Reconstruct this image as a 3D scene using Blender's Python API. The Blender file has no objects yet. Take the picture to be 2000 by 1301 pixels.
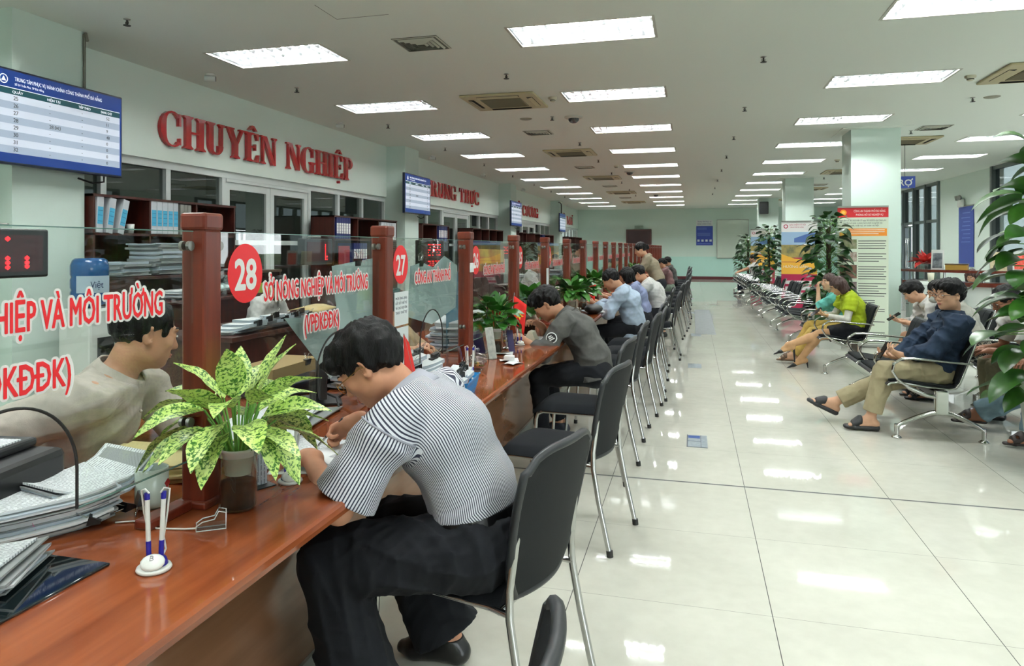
import bpy, bmesh, math, random
import numpy as np
from mathutils import Vector, Matrix, Euler
random.seed(7); np.random.seed(7)
SC = bpy.context.scene
COL = SC.collection
PI = math.pi
def R(d): return math.radians(d)

# ------------------------------------------------------------------ camera
cam_d = bpy.data.cameras.new('camera'); cam = bpy.data.objects.new('camera', cam_d); COL.objects.link(cam)
cam_d.sensor_width = 36.0; cam_d.lens = 1410.0/2000*36
cam_d.shift_x = (1000-962)/2000; cam_d.shift_y = (484-650.5)/2000
cam_d.clip_start = .05; cam_d.clip_end = 200
cam.location = (0, 0, 1.465); cam.rotation_euler = (PI/2, 0, math.atan(390/1410))
SC.camera = cam

# ------------------------------------------------------------------ world, light, exposure
w = bpy.data.worlds.new('sky'); SC.world = w; w.use_nodes = True
nt = w.node_tree; bg = nt.nodes['Background']
sky = nt.nodes.new('ShaderNodeTexSky'); sky.sky_type = 'HOSEK_WILKIE'; sky.turbidity = 6; sky.sun_direction = (.5, .2, .8)
mx = nt.nodes.new('ShaderNodeMixRGB'); mx.inputs[0].default_value = .85; mx.inputs[2].default_value = (.93, .96, 1, 1)
nt.links.new(sky.outputs[0], mx.inputs[1]); nt.links.new(mx.outputs[0], bg.inputs[0]); bg.inputs[1].default_value = 8.0
SC.view_settings.view_transform = 'Standard'; SC.view_settings.look = 'None'
SC.view_settings.gamma = 1; SC.view_settings.use_curve_mapping = False
SC.view_settings.exposure = 0.42
TUBE_STRENGTH = 110.0
cy = SC.cycles
cy.max_bounces = 8; cy.diffuse_bounces = 4; cy.glossy_bounces = 4; cy.transmission_bounces = 8; cy.transparent_max_bounces = 24
cy.caustics_reflective = False; cy.caustics_refractive = False
cy.sample_clamp_indirect = 4; cy.sample_clamp_direct = 0
cy.use_denoising = True; cy.blur_glossy = .3

# ------------------------------------------------------------------ materials
MATS = {}
def lin(c):
    return tuple(((x/12.92) if x <= .04045 else ((x+.055)/1.055)**2.4) for x in c)
def mat(name, col=(.8, .8, .8), rough=.5, metal=0, spec=.5, emit=0, ecol=None, trans=0, coat=0, srgb=True, noise=None, bump=None, alpha=1, sheen=0):
    """noise=(scale, second colour, amount)   bump=(scale, strength, distance)"""
    if name in MATS: return MATS[name]
    m = bpy.data.materials.new(name); m.use_nodes = True; N = m.node_tree.nodes; L = m.node_tree.links
    b = N['Principled BSDF']; c = lin(col) if srgb else col
    b.inputs['Base Color'].default_value = (*c, 1); b.inputs['Roughness'].default_value = rough
    b.inputs['Metallic'].default_value = metal; b.inputs['Specular IOR Level'].default_value = spec
    b.inputs['Transmission Weight'].default_value = trans; b.inputs['Coat Weight'].default_value = coat
    b.inputs['Coat Roughness'].default_value = .05; b.inputs['Alpha'].default_value = alpha
    b.inputs['Sheen Weight'].default_value = sheen
    if emit:
        b.inputs['Emission Color'].default_value = (*(lin(ecol) if ecol else c), 1); b.inputs['Emission Strength'].default_value = emit
    tc = N.new('ShaderNodeTexCoord')
    if noise:
        n = N.new('ShaderNodeTexNoise'); n.inputs['Scale'].default_value = noise[0]; n.inputs['Detail'].default_value = 3
        L.new(tc.outputs['Object'], n.inputs['Vector'])
        r = N.new('ShaderNodeMapRange'); r.inputs[1].default_value = .35; r.inputs[2].default_value = .65; r.inputs[4].default_value = noise[2]
        L.new(n.outputs[0], r.inputs[0])
        x = N.new('ShaderNodeMixRGB'); x.inputs[1].default_value = (*c, 1); x.inputs[2].default_value = (*lin(noise[1]), 1)
        L.new(r.outputs[0], x.inputs[0]); L.new(x.outputs[0], b.inputs['Base Color'])
    if bump:
        n2 = N.new('ShaderNodeTexNoise'); n2.inputs['Scale'].default_value = bump[0]; n2.inputs['Detail'].default_value = 4
        L.new(tc.outputs['Object'], n2.inputs['Vector'])
        bp = N.new('ShaderNodeBump'); bp.inputs['Strength'].default_value = bump[1]; bp.inputs['Distance'].default_value = bump[2]
        L.new(n2.outputs[0], bp.inputs['Height']); L.new(bp.outputs[0], b.inputs['Normal'])
    MATS[name] = m
    return m
def nodes(m): return m.node_tree.nodes, m.node_tree.links, m.node_tree.nodes['Principled BSDF']
def math_n(N, L, op, a, b=None, clamp=False):
    n = N.new('ShaderNodeMath'); n.operation = op; n.use_clamp = clamp
    for i, v in enumerate((a, b)):
        if v is None: continue
        if isinstance(v, (int, float)): n.inputs[i].default_value = v
        else: L.new(v, n.inputs[i])
    return n.outputs[0]
def mixc(N, L, f, a, b):
    n = N.new('ShaderNodeMixRGB')
    for i, v in enumerate((f, a, b)):
        if isinstance(v, (int, float)): n.inputs[i].default_value = v
        elif isinstance(v, tuple): n.inputs[i].default_value = (*v, 1)
        else: L.new(v, n.inputs[i])
    return n.outputs[0]
def wood(name, dark, light, rough=.25, scale=6, axis='Y', spec=.5):
    if name in MATS: return MATS[name]
    m = mat(name, dark, rough, spec=spec); N, L, b = nodes(m)
    tc = N.new('ShaderNodeTexCoord'); mp = N.new('ShaderNodeMapping')
    mp.inputs['Scale'].default_value = {'X': (.12, 1.4, 1.4), 'Y': (1.4, .12, 1.4), 'Z': (1.4, 1.4, .12)}[axis]
    L.new(tc.outputs['Object'], mp.inputs[0])
    n = N.new('ShaderNodeTexNoise'); n.inputs['Scale'].default_value = scale*3; n.inputs['Detail'].default_value = 6; n.inputs['Distortion'].default_value = .15
    L.new(mp.outputs[0], n.inputs['Vector'])
    n2 = N.new('ShaderNodeTexNoise'); n2.inputs['Scale'].default_value = 1.3; L.new(tc.outputs['Object'], n2.inputs['Vector'])
    f = math_n(N, L, 'ADD', math_n(N, L, 'MULTIPLY', n.outputs[0], .8), math_n(N, L, 'MULTIPLY', n2.outputs[0], .4))
    r = N.new('ShaderNodeMapRange'); r.inputs[1].default_value = .42; r.inputs[2].default_value = .78; L.new(f, r.inputs[0])
    L.new(mixc(N, L, r.outputs[0], lin(dark), lin(light)), b.inputs['Base Color'])
    return m
def glassm(name, tint=(.93, .97, .95), refl=1.0, dim=1.0, rough=0.0):
    """thin clear pane: transparent with a Fresnel reflection"""
    if name in MATS: return MATS[name]
    m = bpy.data.materials.new(name); m.use_nodes = True; N = m.node_tree.nodes; L = m.node_tree.links
    N.remove(N['Principled BSDF']); out = N['Material Output']
    t = N.new('ShaderNodeBsdfTransparent'); t.inputs[0].default_value = (*[x*dim for x in tint], 1)
    g = N.new('ShaderNodeBsdfGlossy'); g.inputs['Roughness'].default_value = rough; g.inputs[0].default_value = (1, 1, 1, 1)
    lw = N.new('ShaderNodeLayerWeight'); lw.inputs[0].default_value = .5
    f5 = math_n(N, L, 'POWER', lw.outputs['Facing'], 5.0); f = math_n(N, L, 'MULTIPLY', math_n(N, L, 'ADD', math_n(N, L, 'MULTIPLY', f5, .96), .04), refl, True)
    mxs = N.new('ShaderNodeMixShader'); L.new(f, mxs.inputs[0]); L.new(t.outputs[0], mxs.inputs[1]); L.new(g.outputs[0], mxs.inputs[2])
    L.new(mxs.outputs[0], out.inputs[0]); MATS[name] = m
    return m

M_white = mat('white_paint', (.86, .88, .86), .4)
M_frame = mat('white_aluminium', (.84, .87, .86), .35)
M_chrome = mat('chrome', (.80, .80, .80), .13, 1)
M_steel = mat('brushed_steel', (.62, .62, .60), .32, 1)
M_black = mat('black_plastic', (.045, .05, .055), .4)
M_blackfab = mat('black_fabric', (.085, .10, .12), .85, noise=(260, (.14, .16, .18), .7), bump=(400, .3, .002))
M_rubber = mat('black_rubber', (.05, .05, .05), .6)
M_paper = mat('white_paper', (.90, .92, .92), .75)
M_red = mat('red_sticker', (.88, .11, .15), .35)
M_whitest = mat('white_sticker', (.93, .93, .92), .35)
M_glass = glassm('partition_glass', (.965, .985, .975), .8)
M_glassedge = mat('glass_edge', (.35, .48, .45), .1, spec=.8)
M_clear = glassm('clear_acrylic', (.93, .95, .96), 1.6)
M_maho = wood('mahogany_post', (.32, .11, .07), (.46, .19, .11), .3, axis='Z')
M_cab = wood('dark_mahogany', (.15, .055, .04), (.27, .10, .065), .4, axis='Z')
M_top = wood('counter_wood', (.46, .22, .125), (.60, .325, .19), .08, 4, 'Y', .6)
M_panel = wood('counter_panel_wood', (.47, .33, .24), (.56, .41, .31), .1, 3, 'Y', .7)

# ------------------------------------------------------------------ mesh builder
class MB:
    def __init__(s): s.v = []; s.f = []; s.mi = []; s.sm = []
    def add(s, verts, faces, mi=0, smooth=False, M=None):
        o = len(s.v)
        for p in verts:
            p = Vector(p)
            s.v.append(tuple(M @ p) if M is not None else tuple(p))
        for f in faces:
            s.f.append(tuple(i+o for i in f)); s.mi.append(mi); s.sm.append(smooth)
        return s
    def box(s, a, b, mi=0, M=None, bev=0):
        x0, y0, z0 = [min(a[i], b[i]) for i in range(3)]; x1, y1, z1 = [max(a[i], b[i]) for i in range(3)]
        if bev <= 0:
            return s.add([(x0,y0,z0),(x1,y0,z0),(x1,y1,z0),(x0,y1,z0),(x0,y0,z1),(x1,y0,z1),(x1,y1,z1),(x0,y1,z1)],
                     [(0,3,2,1),(4,5,6,7),(0,1,5,4),(1,2,6,5),(2,3,7,6),(3,0,4,7)], mi, False, M)
        e = min(bev, (x1-x0)/2.01, (y1-y0)/2.01, (z1-z0)/2.01); k = .3*e
        V = []; rings = []
        for z, i in ((z0, e), (z0+k, k), (z0+e, 0), (z1-e, 0), (z1-k, k), (z1, e)):
            c = e; pts = []
            for (cx, cyy, a0) in ((x1-c, y1-c, 0), (x0+c, y1-c, 90), (x0+c, y0+c, 180), (x1-c, y0+c, 270)):
                for t in (0, 45, 90):
                    pts.append((cx+(c-i)*math.cos(R(a0+t)), cyy+(c-i)*math.sin(R(a0+t)), z))
            rings.append(pts)
        return s.loft(rings, mi, False, M, closed=True, cap=True)
    def loft(s, rings, mi=0, smooth=True, M=None, closed=True, cap=False):
        n = len(rings[0]); V = [p for r in rings for p in r]; F = []
        for i in range(len(rings)-1):
            for j in range(n if closed else n-1):
                a = i*n+j; b = i*n+(j+1) % n
                F.append((a, b, b+n, a+n))
        s.add(V, F, mi, smooth, M)
        if cap:
            s.add(rings[0], [tuple(reversed(range(n)))], mi, False, M); s.add(rings[-1], [tuple(range(n))], mi, False, M)
        return s
    def tube(s, pts, r, n=10, mi=0, cap=True, M=None, closed=False):
        P = [Vector(p) for p in pts]; m = len(P); rr = r if isinstance(r, (list, tuple)) else [r]*m
        up = Vector((0, 0, 1)); rings = []; prev = None
        for i in range(m):
            if closed: d = (P[(i+1) % m]-P[i-1])
            else: d = P[min(i+1, m-1)]-P[max(i-1, 0)]
            d.normalize()
            if prev is None:
                x = d.cross(up)
                if x.length < .1: x = d.cross(Vector((0, 1, 0)))
            else:
                x = prev-d*prev.dot(d)
                if x.length < 1e-6: x = d.orthogonal()
            x.normalize(); prev = x; y = d.cross(x)
            rings.append([tuple(P[i]+(x*math.cos(2*PI*k/n)+y*math.sin(2*PI*k/n))*rr[i]) for k in range(n)])
        if closed: rings.append(rings[0])
        return s.loft(rings, mi, True, M, True, cap and not closed)
    def cyl(s, a, b, r, n=20, mi=0, r2=None, M=None, cap=True):
        return s.tube([a, b], [r, r if r2 is None else r2], n, mi, cap, M)
    def lathe(s, prof, c=(0, 0, 0), n=24, mi=0, M=None, cap=False):
        rings = [[(c[0]+r*math.cos(2*PI*k/n), c[1]+r*math.sin(2*PI*k/n), c[2]+z) for k in range(n)] for r, z in prof]
        return s.loft(rings, mi, True, M, True, cap)
    def ell(s, c, r, n=14, mi=0, M=None):
        rings = []
        for i in range(n//2+1):
            a = -PI/2+PI*i/(n//2); q = max(math.cos(a), 1e-3)
            rings.append([(c[0]+r[0]*q*math.cos(2*PI*k/n), c[1]+r[1]*q*math.sin(2*PI*k/n), c[2]+r[2]*math.sin(a)) for k in range(n)])
        return s.loft(rings, mi, True, M)
    def prism(s, poly, d0, d1, mi=0, M=None, ax='z'):
        """polygon (2-D) extruded from d0 to d1 along ax; (u,v) = (x,y) for z, (y,z) for x, (x,z) for y"""
        f = {'z': lambda u, v, d: (u, v, d), 'x': lambda u, v, d: (d, u, v), 'y': lambda u, v, d: (u, d, v)}[ax]
        n = len(poly); V = [f(u, v, d0) for u, v in poly]+[f(u, v, d1) for u, v in poly]
        F = [tuple(reversed(range(n))), tuple(range(n, 2*n))]+[(i, (i+1) % n, (i+1) % n+n, i+n) for i in range(n)]
        return s.add(V, F, mi, False, M)
    def grid(s, P, mi=0, M=None, smooth=True):
        """P[i][j] points"""
        n = len(P[0]); V = [p for r in P for p in r]
        F = [(i*n+j, i*n+j+1, (i+1)*n+j+1, (i+1)*n+j) for i in range(len(P)-1) for j in range(n-1)]
        return s.add(V, F, mi, smooth, M)
    def build(s, name, mats, parent=None, loc=None, rot=None, **kw):
        me = bpy.data.meshes.new(name); me.from_pydata(s.v, [], s.f)
        if not isinstance(mats, (list, tuple)): mats = [mats]
        for m in mats: me.materials.append(m)
        me.polygons.foreach_set('material_index', s.mi); me.polygons.foreach_set('use_smooth', s.sm)
        me.validate(); me.update()
        return link(name, me, parent, loc, rot, **kw)
def link(name, me, parent=None, loc=None, rot=None, label=None, cat=None, group=None, kind=None):
    o = bpy.data.objects.new(name, me); COL.objects.link(o)
    if parent: o.parent = parent
    if loc: o.location = loc
    if rot: o.rotation_euler = rot
    return tag(o, label, cat, group, kind)
def tag(o, label=None, cat=None, group=None, kind=None):
    if label: o['label'] = label
    if cat: o['category'] = cat
    if group: o['group'] = group
    if kind: o['kind'] = kind
    return o
def thing(name, label, cat, loc=(0, 0, 0), rz=0, group=None):
    o = bpy.data.objects.new(name, None); COL.objects.link(o); o.location = loc; o.rotation_euler = (0, 0, rz)
    o.empty_display_size = .05
    return tag(o, label, cat, group)
def struct(o): o['kind'] = 'structure'; return o
def kids(o): return [c for c in bpy.data.objects if c.parent == o]
def dup(root, loc=None, rz=None, label=None, group=None, parent=None, tree=None):
    r = root.copy(); COL.objects.link(r)
    if parent: r.parent = parent
    if loc: r.location = loc
    if rz is not None: r.rotation_euler = (0, 0, rz)
    if label: r['label'] = label
    if group: r['group'] = group
    for ch in list(root.children):
        c = ch.copy(); COL.objects.link(c); c.parent = r
        for g in list(ch.children):
            d = g.copy(); COL.objects.link(d); d.parent = c
    return r
def T(x=0, y=0, z=0): return Matrix.Translation((x, y, z))
def RZ(a): return Matrix.Rotation(a, 4, 'Z')
def RX(a): return Matrix.Rotation(a, 4, 'X')
def RY(a): return Matrix.Rotation(a, 4, 'Y')
# faces: matrices that map text (x right, y up, z out) onto planes
FACE_PX = Matrix(((0, 0, 1, 0), (1, 0, 0, 0), (0, 1, 0, 0), (0, 0, 0, 1)))   # seen from +X, reads along +Y
FACE_NX = Matrix(((0, 0, -1, 0), (-1, 0, 0, 0), (0, 1, 0, 0), (0, 0, 0, 1)))  # seen from -X
FACE_NY = Matrix(((1, 0, 0, 0), (0, 0, -1, 0), (0, 1, 0, 0), (0, 0, 0, 1)))   # seen from -Y, reads along +X
def textmesh(txt, size=.1, wid=None, ext=.0004, off=0, align='LEFT', res=3):
    """returns a mesh of the text, optionally squeezed to total width wid"""
    base = {'Đ': ('D', 'b'), 'Ơ': ('O', 'h'), 'Ờ': ('O', 'hg'), 'Ở': ('O', 'hk'), 'Ợ': ('O', 'hd'), 'Ớ': ('O', 'ha')}
    bars = [i for i, ch in enumerate(txt) if ch in base]; src = ''.join(base.get(ch, (ch,))[0] for ch in txt)
    def mw(q):
        m_ = rawtext(q, size, ext, off, res); c_ = [v.co.x for v in m_.vertices]; bpy.data.meshes.remove(m_); return (min(c_), max(c_)) if c_ else (0, 0)
    me = rawtext(src, size, ext, off, res)
    if bars:
        bm_ = bmesh.new(); bm_.from_mesh(me); z_ = ext+.00004
        def poly(ps): bm_.faces.new([bm_.verts.new((x, y, z_)) for x, y in ps])
        for i in bars:
            dw = mw(src[i]); r_ = mw(src[:i+1])[1]; l_ = r_-(dw[1]-dw[0]); c_ = (l_+r_)/2; S = size
            for k_ in base[txt[i]][1]:
                if k_ == 'b': poly([(l_-.11*S, .33*S), (l_+.30*S, .33*S), (l_+.30*S, .40*S), (l_-.11*S, .40*S)])
                if k_ == 'h': poly([(r_-.09*S, .58*S), (r_+.03*S, .62*S), (r_+.08*S, .70*S), (r_+.07*S, .80*S), (r_-.0*S, .80*S), (r_+.0*S, .72*S), (r_-.10*S, .66*S)])
                if k_ == 'g': poly([(c_-.12*S, .95*S), (c_-.02*S, .95*S), (c_+.07*S, .82*S), (c_, .82*S)])
                if k_ == 'a': poly([(c_+.12*S, .95*S), (c_+.02*S, .95*S), (c_-.07*S, .82*S), (c_, .82*S)])
                if k_ == 'k': poly([(c_-.03*S, .79*S), (c_+.03*S, .79*S), (c_+.10*S, .89*S), (c_+.06*S, .98*S), (c_-.06*S, .98*S), (c_-.06*S, .93*S), (c_+.02*S, .93*S), (c_+.03*S, .88*S)])
                if k_ == 'd': poly([(c_+.055*S*math.cos(q*PI/5), -.13*S+.055*S*math.sin(q*PI/5)) for q in range(10)])
        bm_.to_mesh(me); bm_.free()
    n = len(me.vertices); co = np.empty(n*3, np.float32); me.vertices.foreach_get('co', co); co = co.reshape(-1, 3)
    if n:
        x0, x1 = co[:, 0].min(), co[:, 0].max()
        k = (wid/(x1-x0)) if wid else 1
        co[:, 0] = (co[:, 0]-x0)*k
        W = (x1-x0)*k
        if align == 'CENTER': co[:, 0] -= W/2
        me.vertices.foreach_set('co', co.ravel())
    return me
def rawtext(txt, size, ext, off, res):
    cu = bpy.data.curves.new('text', 'FONT'); cu.body = txt; cu.size = size; cu.extrude = ext; cu.offset = off; cu.resolution_u = res
    ob = bpy.data.objects.new('text', cu)
    me = bpy.data.meshes.new_from_object(ob); bpy.data.objects.remove(ob); bpy.data.curves.remove(cu)
    return me
def text(txt, name, m, M, size=.1, wid=None, parent=None, **kw):
    me = textmesh(txt, size, wid, **kw); me.transform(M); me.materials.append(m)
    return link(name, me, parent)
def addtext(mb, txt, mi, M, size=.1, wid=None, grow=0, **kw):
    """grow thickens the strokes evenly by laying shifted copies over one another"""
    if grow: kw['ext'] = 0
    me = textmesh(txt, size, wid, **kw); V = [v.co.copy() for v in me.vertices]; F = [tuple(p.vertices) for p in me.polygons]
    k = 0 if not grow else (20 if grow > .004 else 8)
    sh = [(0, 0)]+[(grow*math.cos(2*PI*i/k), grow*math.sin(2*PI*i/k)) for i in range(k)]
    for i, (dx, dy) in enumerate(sh): mb.add([(v.x+dx, v.y+dy, v.z-i*.00003) for v in V], F, mi, False, M)
    bpy.data.meshes.remove(me)
# ================================================================== the room
CE = 3.3
M_ceil = mat('ceiling_paint', (.94, .965, .935), .8)
M_wall = mat('mint_wall_paint', (.91, .965, .93), .6)
M_col = mat('pale_mint_column_paint', (.84, .91, .875), .6)
M_office = mat('office_wall_paint', (.62, .64, .62), .8)
# polished tiles: 0.8 m grid, thin joints, one wide expansion joint
M_floor = mat('polished_floor_tile', (.85, .85, .78), .03, spec=.6); N, L, b = nodes(M_floor)
tc = N.new('ShaderNodeTexCoord'); sp = N.new('ShaderNodeSeparateXYZ'); L.new(tc.outputs['Object'], sp.inputs[0])
def joint(out, off, pitch, half):
    a = math_n(N, L, 'SUBTRACT', out, off-pitch/2)
    a = math_n(N, L, 'FLOORED_MODULO', a, pitch)
    a = math_n(N, L, 'ABSOLUTE', math_n(N, L, 'SUBTRACT', a, pitch/2))
    return math_n(N, L, 'LESS_THAN', a, half)
jx = joint(sp.outputs[0], .308, .8, .0017); jy = joint(sp.outputs[1], 4.66, .8, .0010)
big = math_n(N, L, 'LESS_THAN', math_n(N, L, 'ABSOLUTE', math_n(N, L, 'SUBTRACT', sp.outputs[1], 4.675)), .009)
n1 = N.new('ShaderNodeTexNoise'); n1.inputs['Scale'].default_value = 1.6; n1.inputs['Detail'].default_value = 5; L.new(tc.outputs['Object'], n1.inputs['Vector'])
n2 = N.new('ShaderNodeTexNoise'); n2.inputs['Scale'].default_value = 14; n2.inputs['Detail'].default_value = 4; L.new(tc.outputs['Object'], n2.inputs['Vector'])
f = math_n(N, L, 'ADD', math_n(N, L, 'MULTIPLY', n1.outputs[0], .7), math_n(N, L, 'MULTIPLY', n2.outputs[0], .3))
r = N.new('ShaderNodeMapRange'); r.inputs[1].default_value = .35; r.inputs[2].default_value = .65; L.new(f, r.inputs[0])
c0 = mixc(N, L, r.outputs[0], lin((.81, .81, .765)), lin((.87, .87, .825)))
c1 = mixc(N, L, math_n(N, L, 'MULTIPLY', jy, .9), c0, (.10, .10, .085))
c2 = mixc(N, L, jx, c1, (.035, .035, .03)); c3 = mixc(N, L, big, c2, (.045, .05, .055)); L.new(c3, b.inputs['Base Color'])
allj = math_n(N, L, 'MAXIMUM', math_n(N, L, 'MAXIMUM', jx, jy), big)
rr = N.new('ShaderNodeMapRange'); rr.inputs[3].default_value = .03; rr.inputs[4].default_value = .6; L.new(allj, rr.inputs[0]); L.new(rr.outputs[0], b.inputs['Roughness'])

struct(MB().box((-9.5, -5, -.1), (6.9, 35.2, 0)).build('floor', M_floor))
# ceiling board with an opening for every recessed light
LX = [-3.83, -.9, 2.06, 4.98]; LY = [6.13+2.58*k for k in range(-3, 11)]
cm = MB(); xs = [-9.5]+[v for x in LX for v in (x-.6, x+.6)]+[6.9]; ys = [-5]+[v for y in LY for v in (y-.3, y+.3)]+[35.2]
for i in range(len(xs)-1):
    for j in range(len(ys)-1):
        if i % 2 and j % 2:
            x0, x1, y0, y1 = xs[i], xs[i+1], ys[j], ys[j+1]
            cm.add([(x0,y0,CE),(x1,y0,CE),(x1,y1,CE),(x0,y1,CE),(x0,y0,CE+.11),(x1,y0,CE+.11),(x1,y1,CE+.11),(x0,y1,CE+.11)], [(0,1,5,4),(1,2,6,5),(2,3,7,6),(3,0,4,7)])
            continue
        cm.add([(xs[i],ys[j],CE),(xs[i],ys[j+1],CE),(xs[i+1],ys[j+1],CE),(xs[i+1],ys[j],CE)], [(0,1,2,3)])
cm.box((-9.5, -5, CE+.11), (6.9, 35.2, CE+.2))
struct(cm.build('ceiling', M_ceil))
hm = MB()
hm.tube([(-2.75, 4.9, CE-.0005), (-2.75, 5.25, CE-.0005)], .002, 4).tube([(-2.75, 5.25, CE-.0005), (-2.3, 5.25, CE-.0005)], .002, 4)
struct(hm.build('trim_1', mat('hatch_gap', (.35, .35, .32), .8)))
# left wall: bulkhead over glazed office fronts, columns proud of it
XW = -5.35
colY = [(-3.65, -2.95), (4.32, 5.0), (12.12, 12.79), (20.0, 20.67), (27.85, 28.5)]
bays = [(-5, -3.65)]+[(colY[i][1], colY[i+1][0]) for i in range(4)]+[(28.5, 35)]
mbw = MB()
for a, b_ in bays: mbw.box((XW-.16, a, 2.38), (XW, b_, CE))
struct(mbw.build('wall_left', M_wall))
struct(MB().box((XW-.16, -5, 0), (XW, 4.32, 2.38)).build('wall_left', M_wall))
for i, (a, b_) in enumerate(colY[1:]):
    struct(MB().box((XW-.16, a, 0), (-4.99, b_, CE)).build('column', M_col))
def office_front(y0, y1, idx):
    """white aluminium glazing with a double door, between two columns"""
    fr = MB(); L_ = y1-y0; k = L_/7.12
    ys = [0, .62, 1.5, 2.45, 4.45, 5.35, 6.2, 7.12]
    for q, y in enumerate(ys):
        yy = y0+y*k; fr.box((XW-.125, yy-.035, .002), (XW-.035, yy+.035, 2.378))
    fr.box((XW-.13, y0, 2.30), (XW-.03, y1, 2.38)); fr.box((XW-.13, y0, 0), (XW-.03, y1, .1))
    fr.box((XW-.12, y0, .95), (XW-.04, y0+2.45*k, 1.0)); fr.box((XW-.12, y0+4.45*k, .95), (XW-.04, y1, 1.0))
    f_ = struct(fr.build('window_%d' % idx, M_frame))
    gl = MB()
    for q in range(7):
        if q == 3: continue
        gl.box((XW-.084, y0+ys[q]*k+.03, .1), (XW-.076, y0+ys[q+1]*k-.03, 2.3))
    struct(gl.build('window_pane', M_offglass, f_))
    d = MB(); a = y0+2.45*k+.04; b2 = y0+4.45*k-.04; m = (a+b2)/2
    dd = struct(d.box((XW-.128, a+.001, 2.26), (XW-.032, b2-.001, 2.299)).build('door_%d' % idx, M_frame))
    for s0, s1 in ((a, m-.004), (m+.004, b2)):
        lf = MB(); lf.box((XW-.11, s0, 0), (XW-.05, s0+.09, 2.26)).box((XW-.11, s1-.09, 0), (XW-.05, s1, 2.26)).box((XW-.109, s0+.001, 2.17), (XW-.051, s1-.001, 2.259)).box((XW-.109, s0+.001, .001), (XW-.051, s1-.001, .35)).box((XW-.109, s0+.001, 1.5), (XW-.051, s1-.001, 1.56))
        leaf = struct(lf.build('door_leaf', M_frame, dd))
        struct(MB().box((XW-.084, s0+.08, .34), (XW-.078, s1-.08, 2.18)).build('door_pane', M_offglass, leaf))
M_offglass = glassm('office_glass', (.55, .58, .57), 1.6)
for i, (a, b_) in enumerate(bays[2:]): office_front(a, b_, i+1)
# rear offices behind the glazing
struct(MB().box((-9.5, -5, 0), (-9.4, 35.2, CE)).build('wall_office', M_office))
for i, y in enumerate((4.0, 12.5, 20.4, 28.2)):
    struct(MB().box((-9.4, y-.08, 0), (XW-.16, y+.08, CE)).build('wall_office', M_office))
# far wall with maroon baseboard, lower band in stronger aqua paint
M_far = mat('far_wall_paint', (.84, .92, .88), .7)
M_farlow = mat('far_wall_lower_paint', (.74, .90, .86), .6)
struct(MB().box((XW-.16, 35, 1.05), (6.9, 35.15, CE)).build('wall_far', M_far))
struct(MB().box((XW-.16, 34.998, 0), (6.9, 35.15, 1.05)).build('wall_far', M_farlow))
M_maroon = mat('maroon_baseboard', (.30, .08, .10), .4)
struct(MB().box((XW, 34.975, 0), (6.6, 35, .13)).build('baseboard_far', M_maroon))
struct(MB().box((-5.5, -5.1, 0), (6.9, -5, CE)).build('wall_back', M_wall))
# right side: curtain wall, a solid white stretch, windows
M_alu = mat('grey_aluminium', (.33, .36, .36), .35, .3)
M_curt = glassm('curtain_glass', (.24, .27, .27), 1.3)
XR = 6.55
struct(MB().box((XR, 18.7, 0), (XR+.2, 22.4, CE)).build('wall_right', M_wall))
def curtain(y0, y1, n, idx, doorat=None, M_g=None):
    fr = MB(); st = (y1-y0)/n
    for i in range(n+1):
        fr.box((XR-.06, y0+i*st-.05, 0), (XR+.12, y0+i*st+.05, CE))
    for z in (0, 1.0, 2.18, CE-.08):
        for i in range(n):
            if doorat is not None and i == doorat and z in (1.0,): continue
            fr.box((XR-.03, y0+i*st, z+.001), (XR+.08, y0+i*st+st, z+.079))
    f_ = struct(fr.build('window_%d' % idx, M_alu))
    gl = MB()
    for i in range(n):
        if doorat is not None and i == doorat: gl.box((XR+.02, y0+i*st, 2.2), (XR+.03, y0+i*st+st, CE))
        else: gl.box((XR+.02, y0+i*st, 0), (XR+.03, y0+i*st+st, CE))
    struct(gl.build('window_pane', M_g or M_curt, f_))
curtain(22.4, 35, 11, 6, 2)
curtain(15, 18.7, 2, 7)
curtain(-5, 15, 10, 8, None, glassm('clear_window_glass', (.93, .95, .94)))
# glass entrance door in the curtain wall
dd = MB()
ya, yb = 22.4+2*1.145+.05, 22.4+3*1.145-.05; ym = (ya+yb)/2
for s0, s1 in ((ya, ym-.01), (ym+.01, yb)):
    dd.box((XR, s0, 0), (XR+.05, s0+.05, 2.15)).box((XR, s1-.05, 0), (XR+.05, s1, 2.15)).box((XR+.001, s0+.001, 2.1), (XR+.049, s1-.001, 2.149)).box((XR+.001, s0+.001, .001), (XR+.049, s1-.001, .1))
door = struct(dd.build('door_6', M_alu))
hb = MB()
for y in (ym-.1, ym+.1): hb.tube([(XR-.01, y, .85), (XR-.07, y, .85), (XR-.07, y, 1.75), (XR-.01, y, 1.75)], .014, 8)
struct(hb.build('door_handle', M_chrome, door))
struct(MB().box((XR+.02, ya, .1), (XR+.028, yb, 2.1)).build('door_pane', glassm('door_glass', (.9, .93, .95)), door))
# white outside pavement and hedge far outside seen through the glass
struct(MB().box((6.9, -10, -.15), (40, 60, -.05)).build('pavement', mat('concrete', (.6, .6, .58), .9)))
tag(MB().box((11, 20, -.05), (12, 45, 1.25), bev=.3).build('hedge', mat('hedge_leaves', (.18, .26, .14), .9, noise=(9, (.34, .42, .22), 1), bump=(14, 1, .2))), 'clipped dark green hedge outside, beyond the glass entrance door', 'hedge')
struct(MB().box((14, -5, -.05), (14.5, 22.6, 9)).build('outer_wall', mat('outer_wall_paint', (.34, .37, .37), .9)))
# right row of columns
for i, y in enumerate((12.2, 20.35, 28.25)):
    c = struct(MB().box((2.36, y, 0), (3.05, y+.7, CE)).build('column', M_col))
    struct(MB().box((2.22, y-.14, CE-.012), (3.19, y+.84, CE)).build('column_collar', M_ceil, c))
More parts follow.
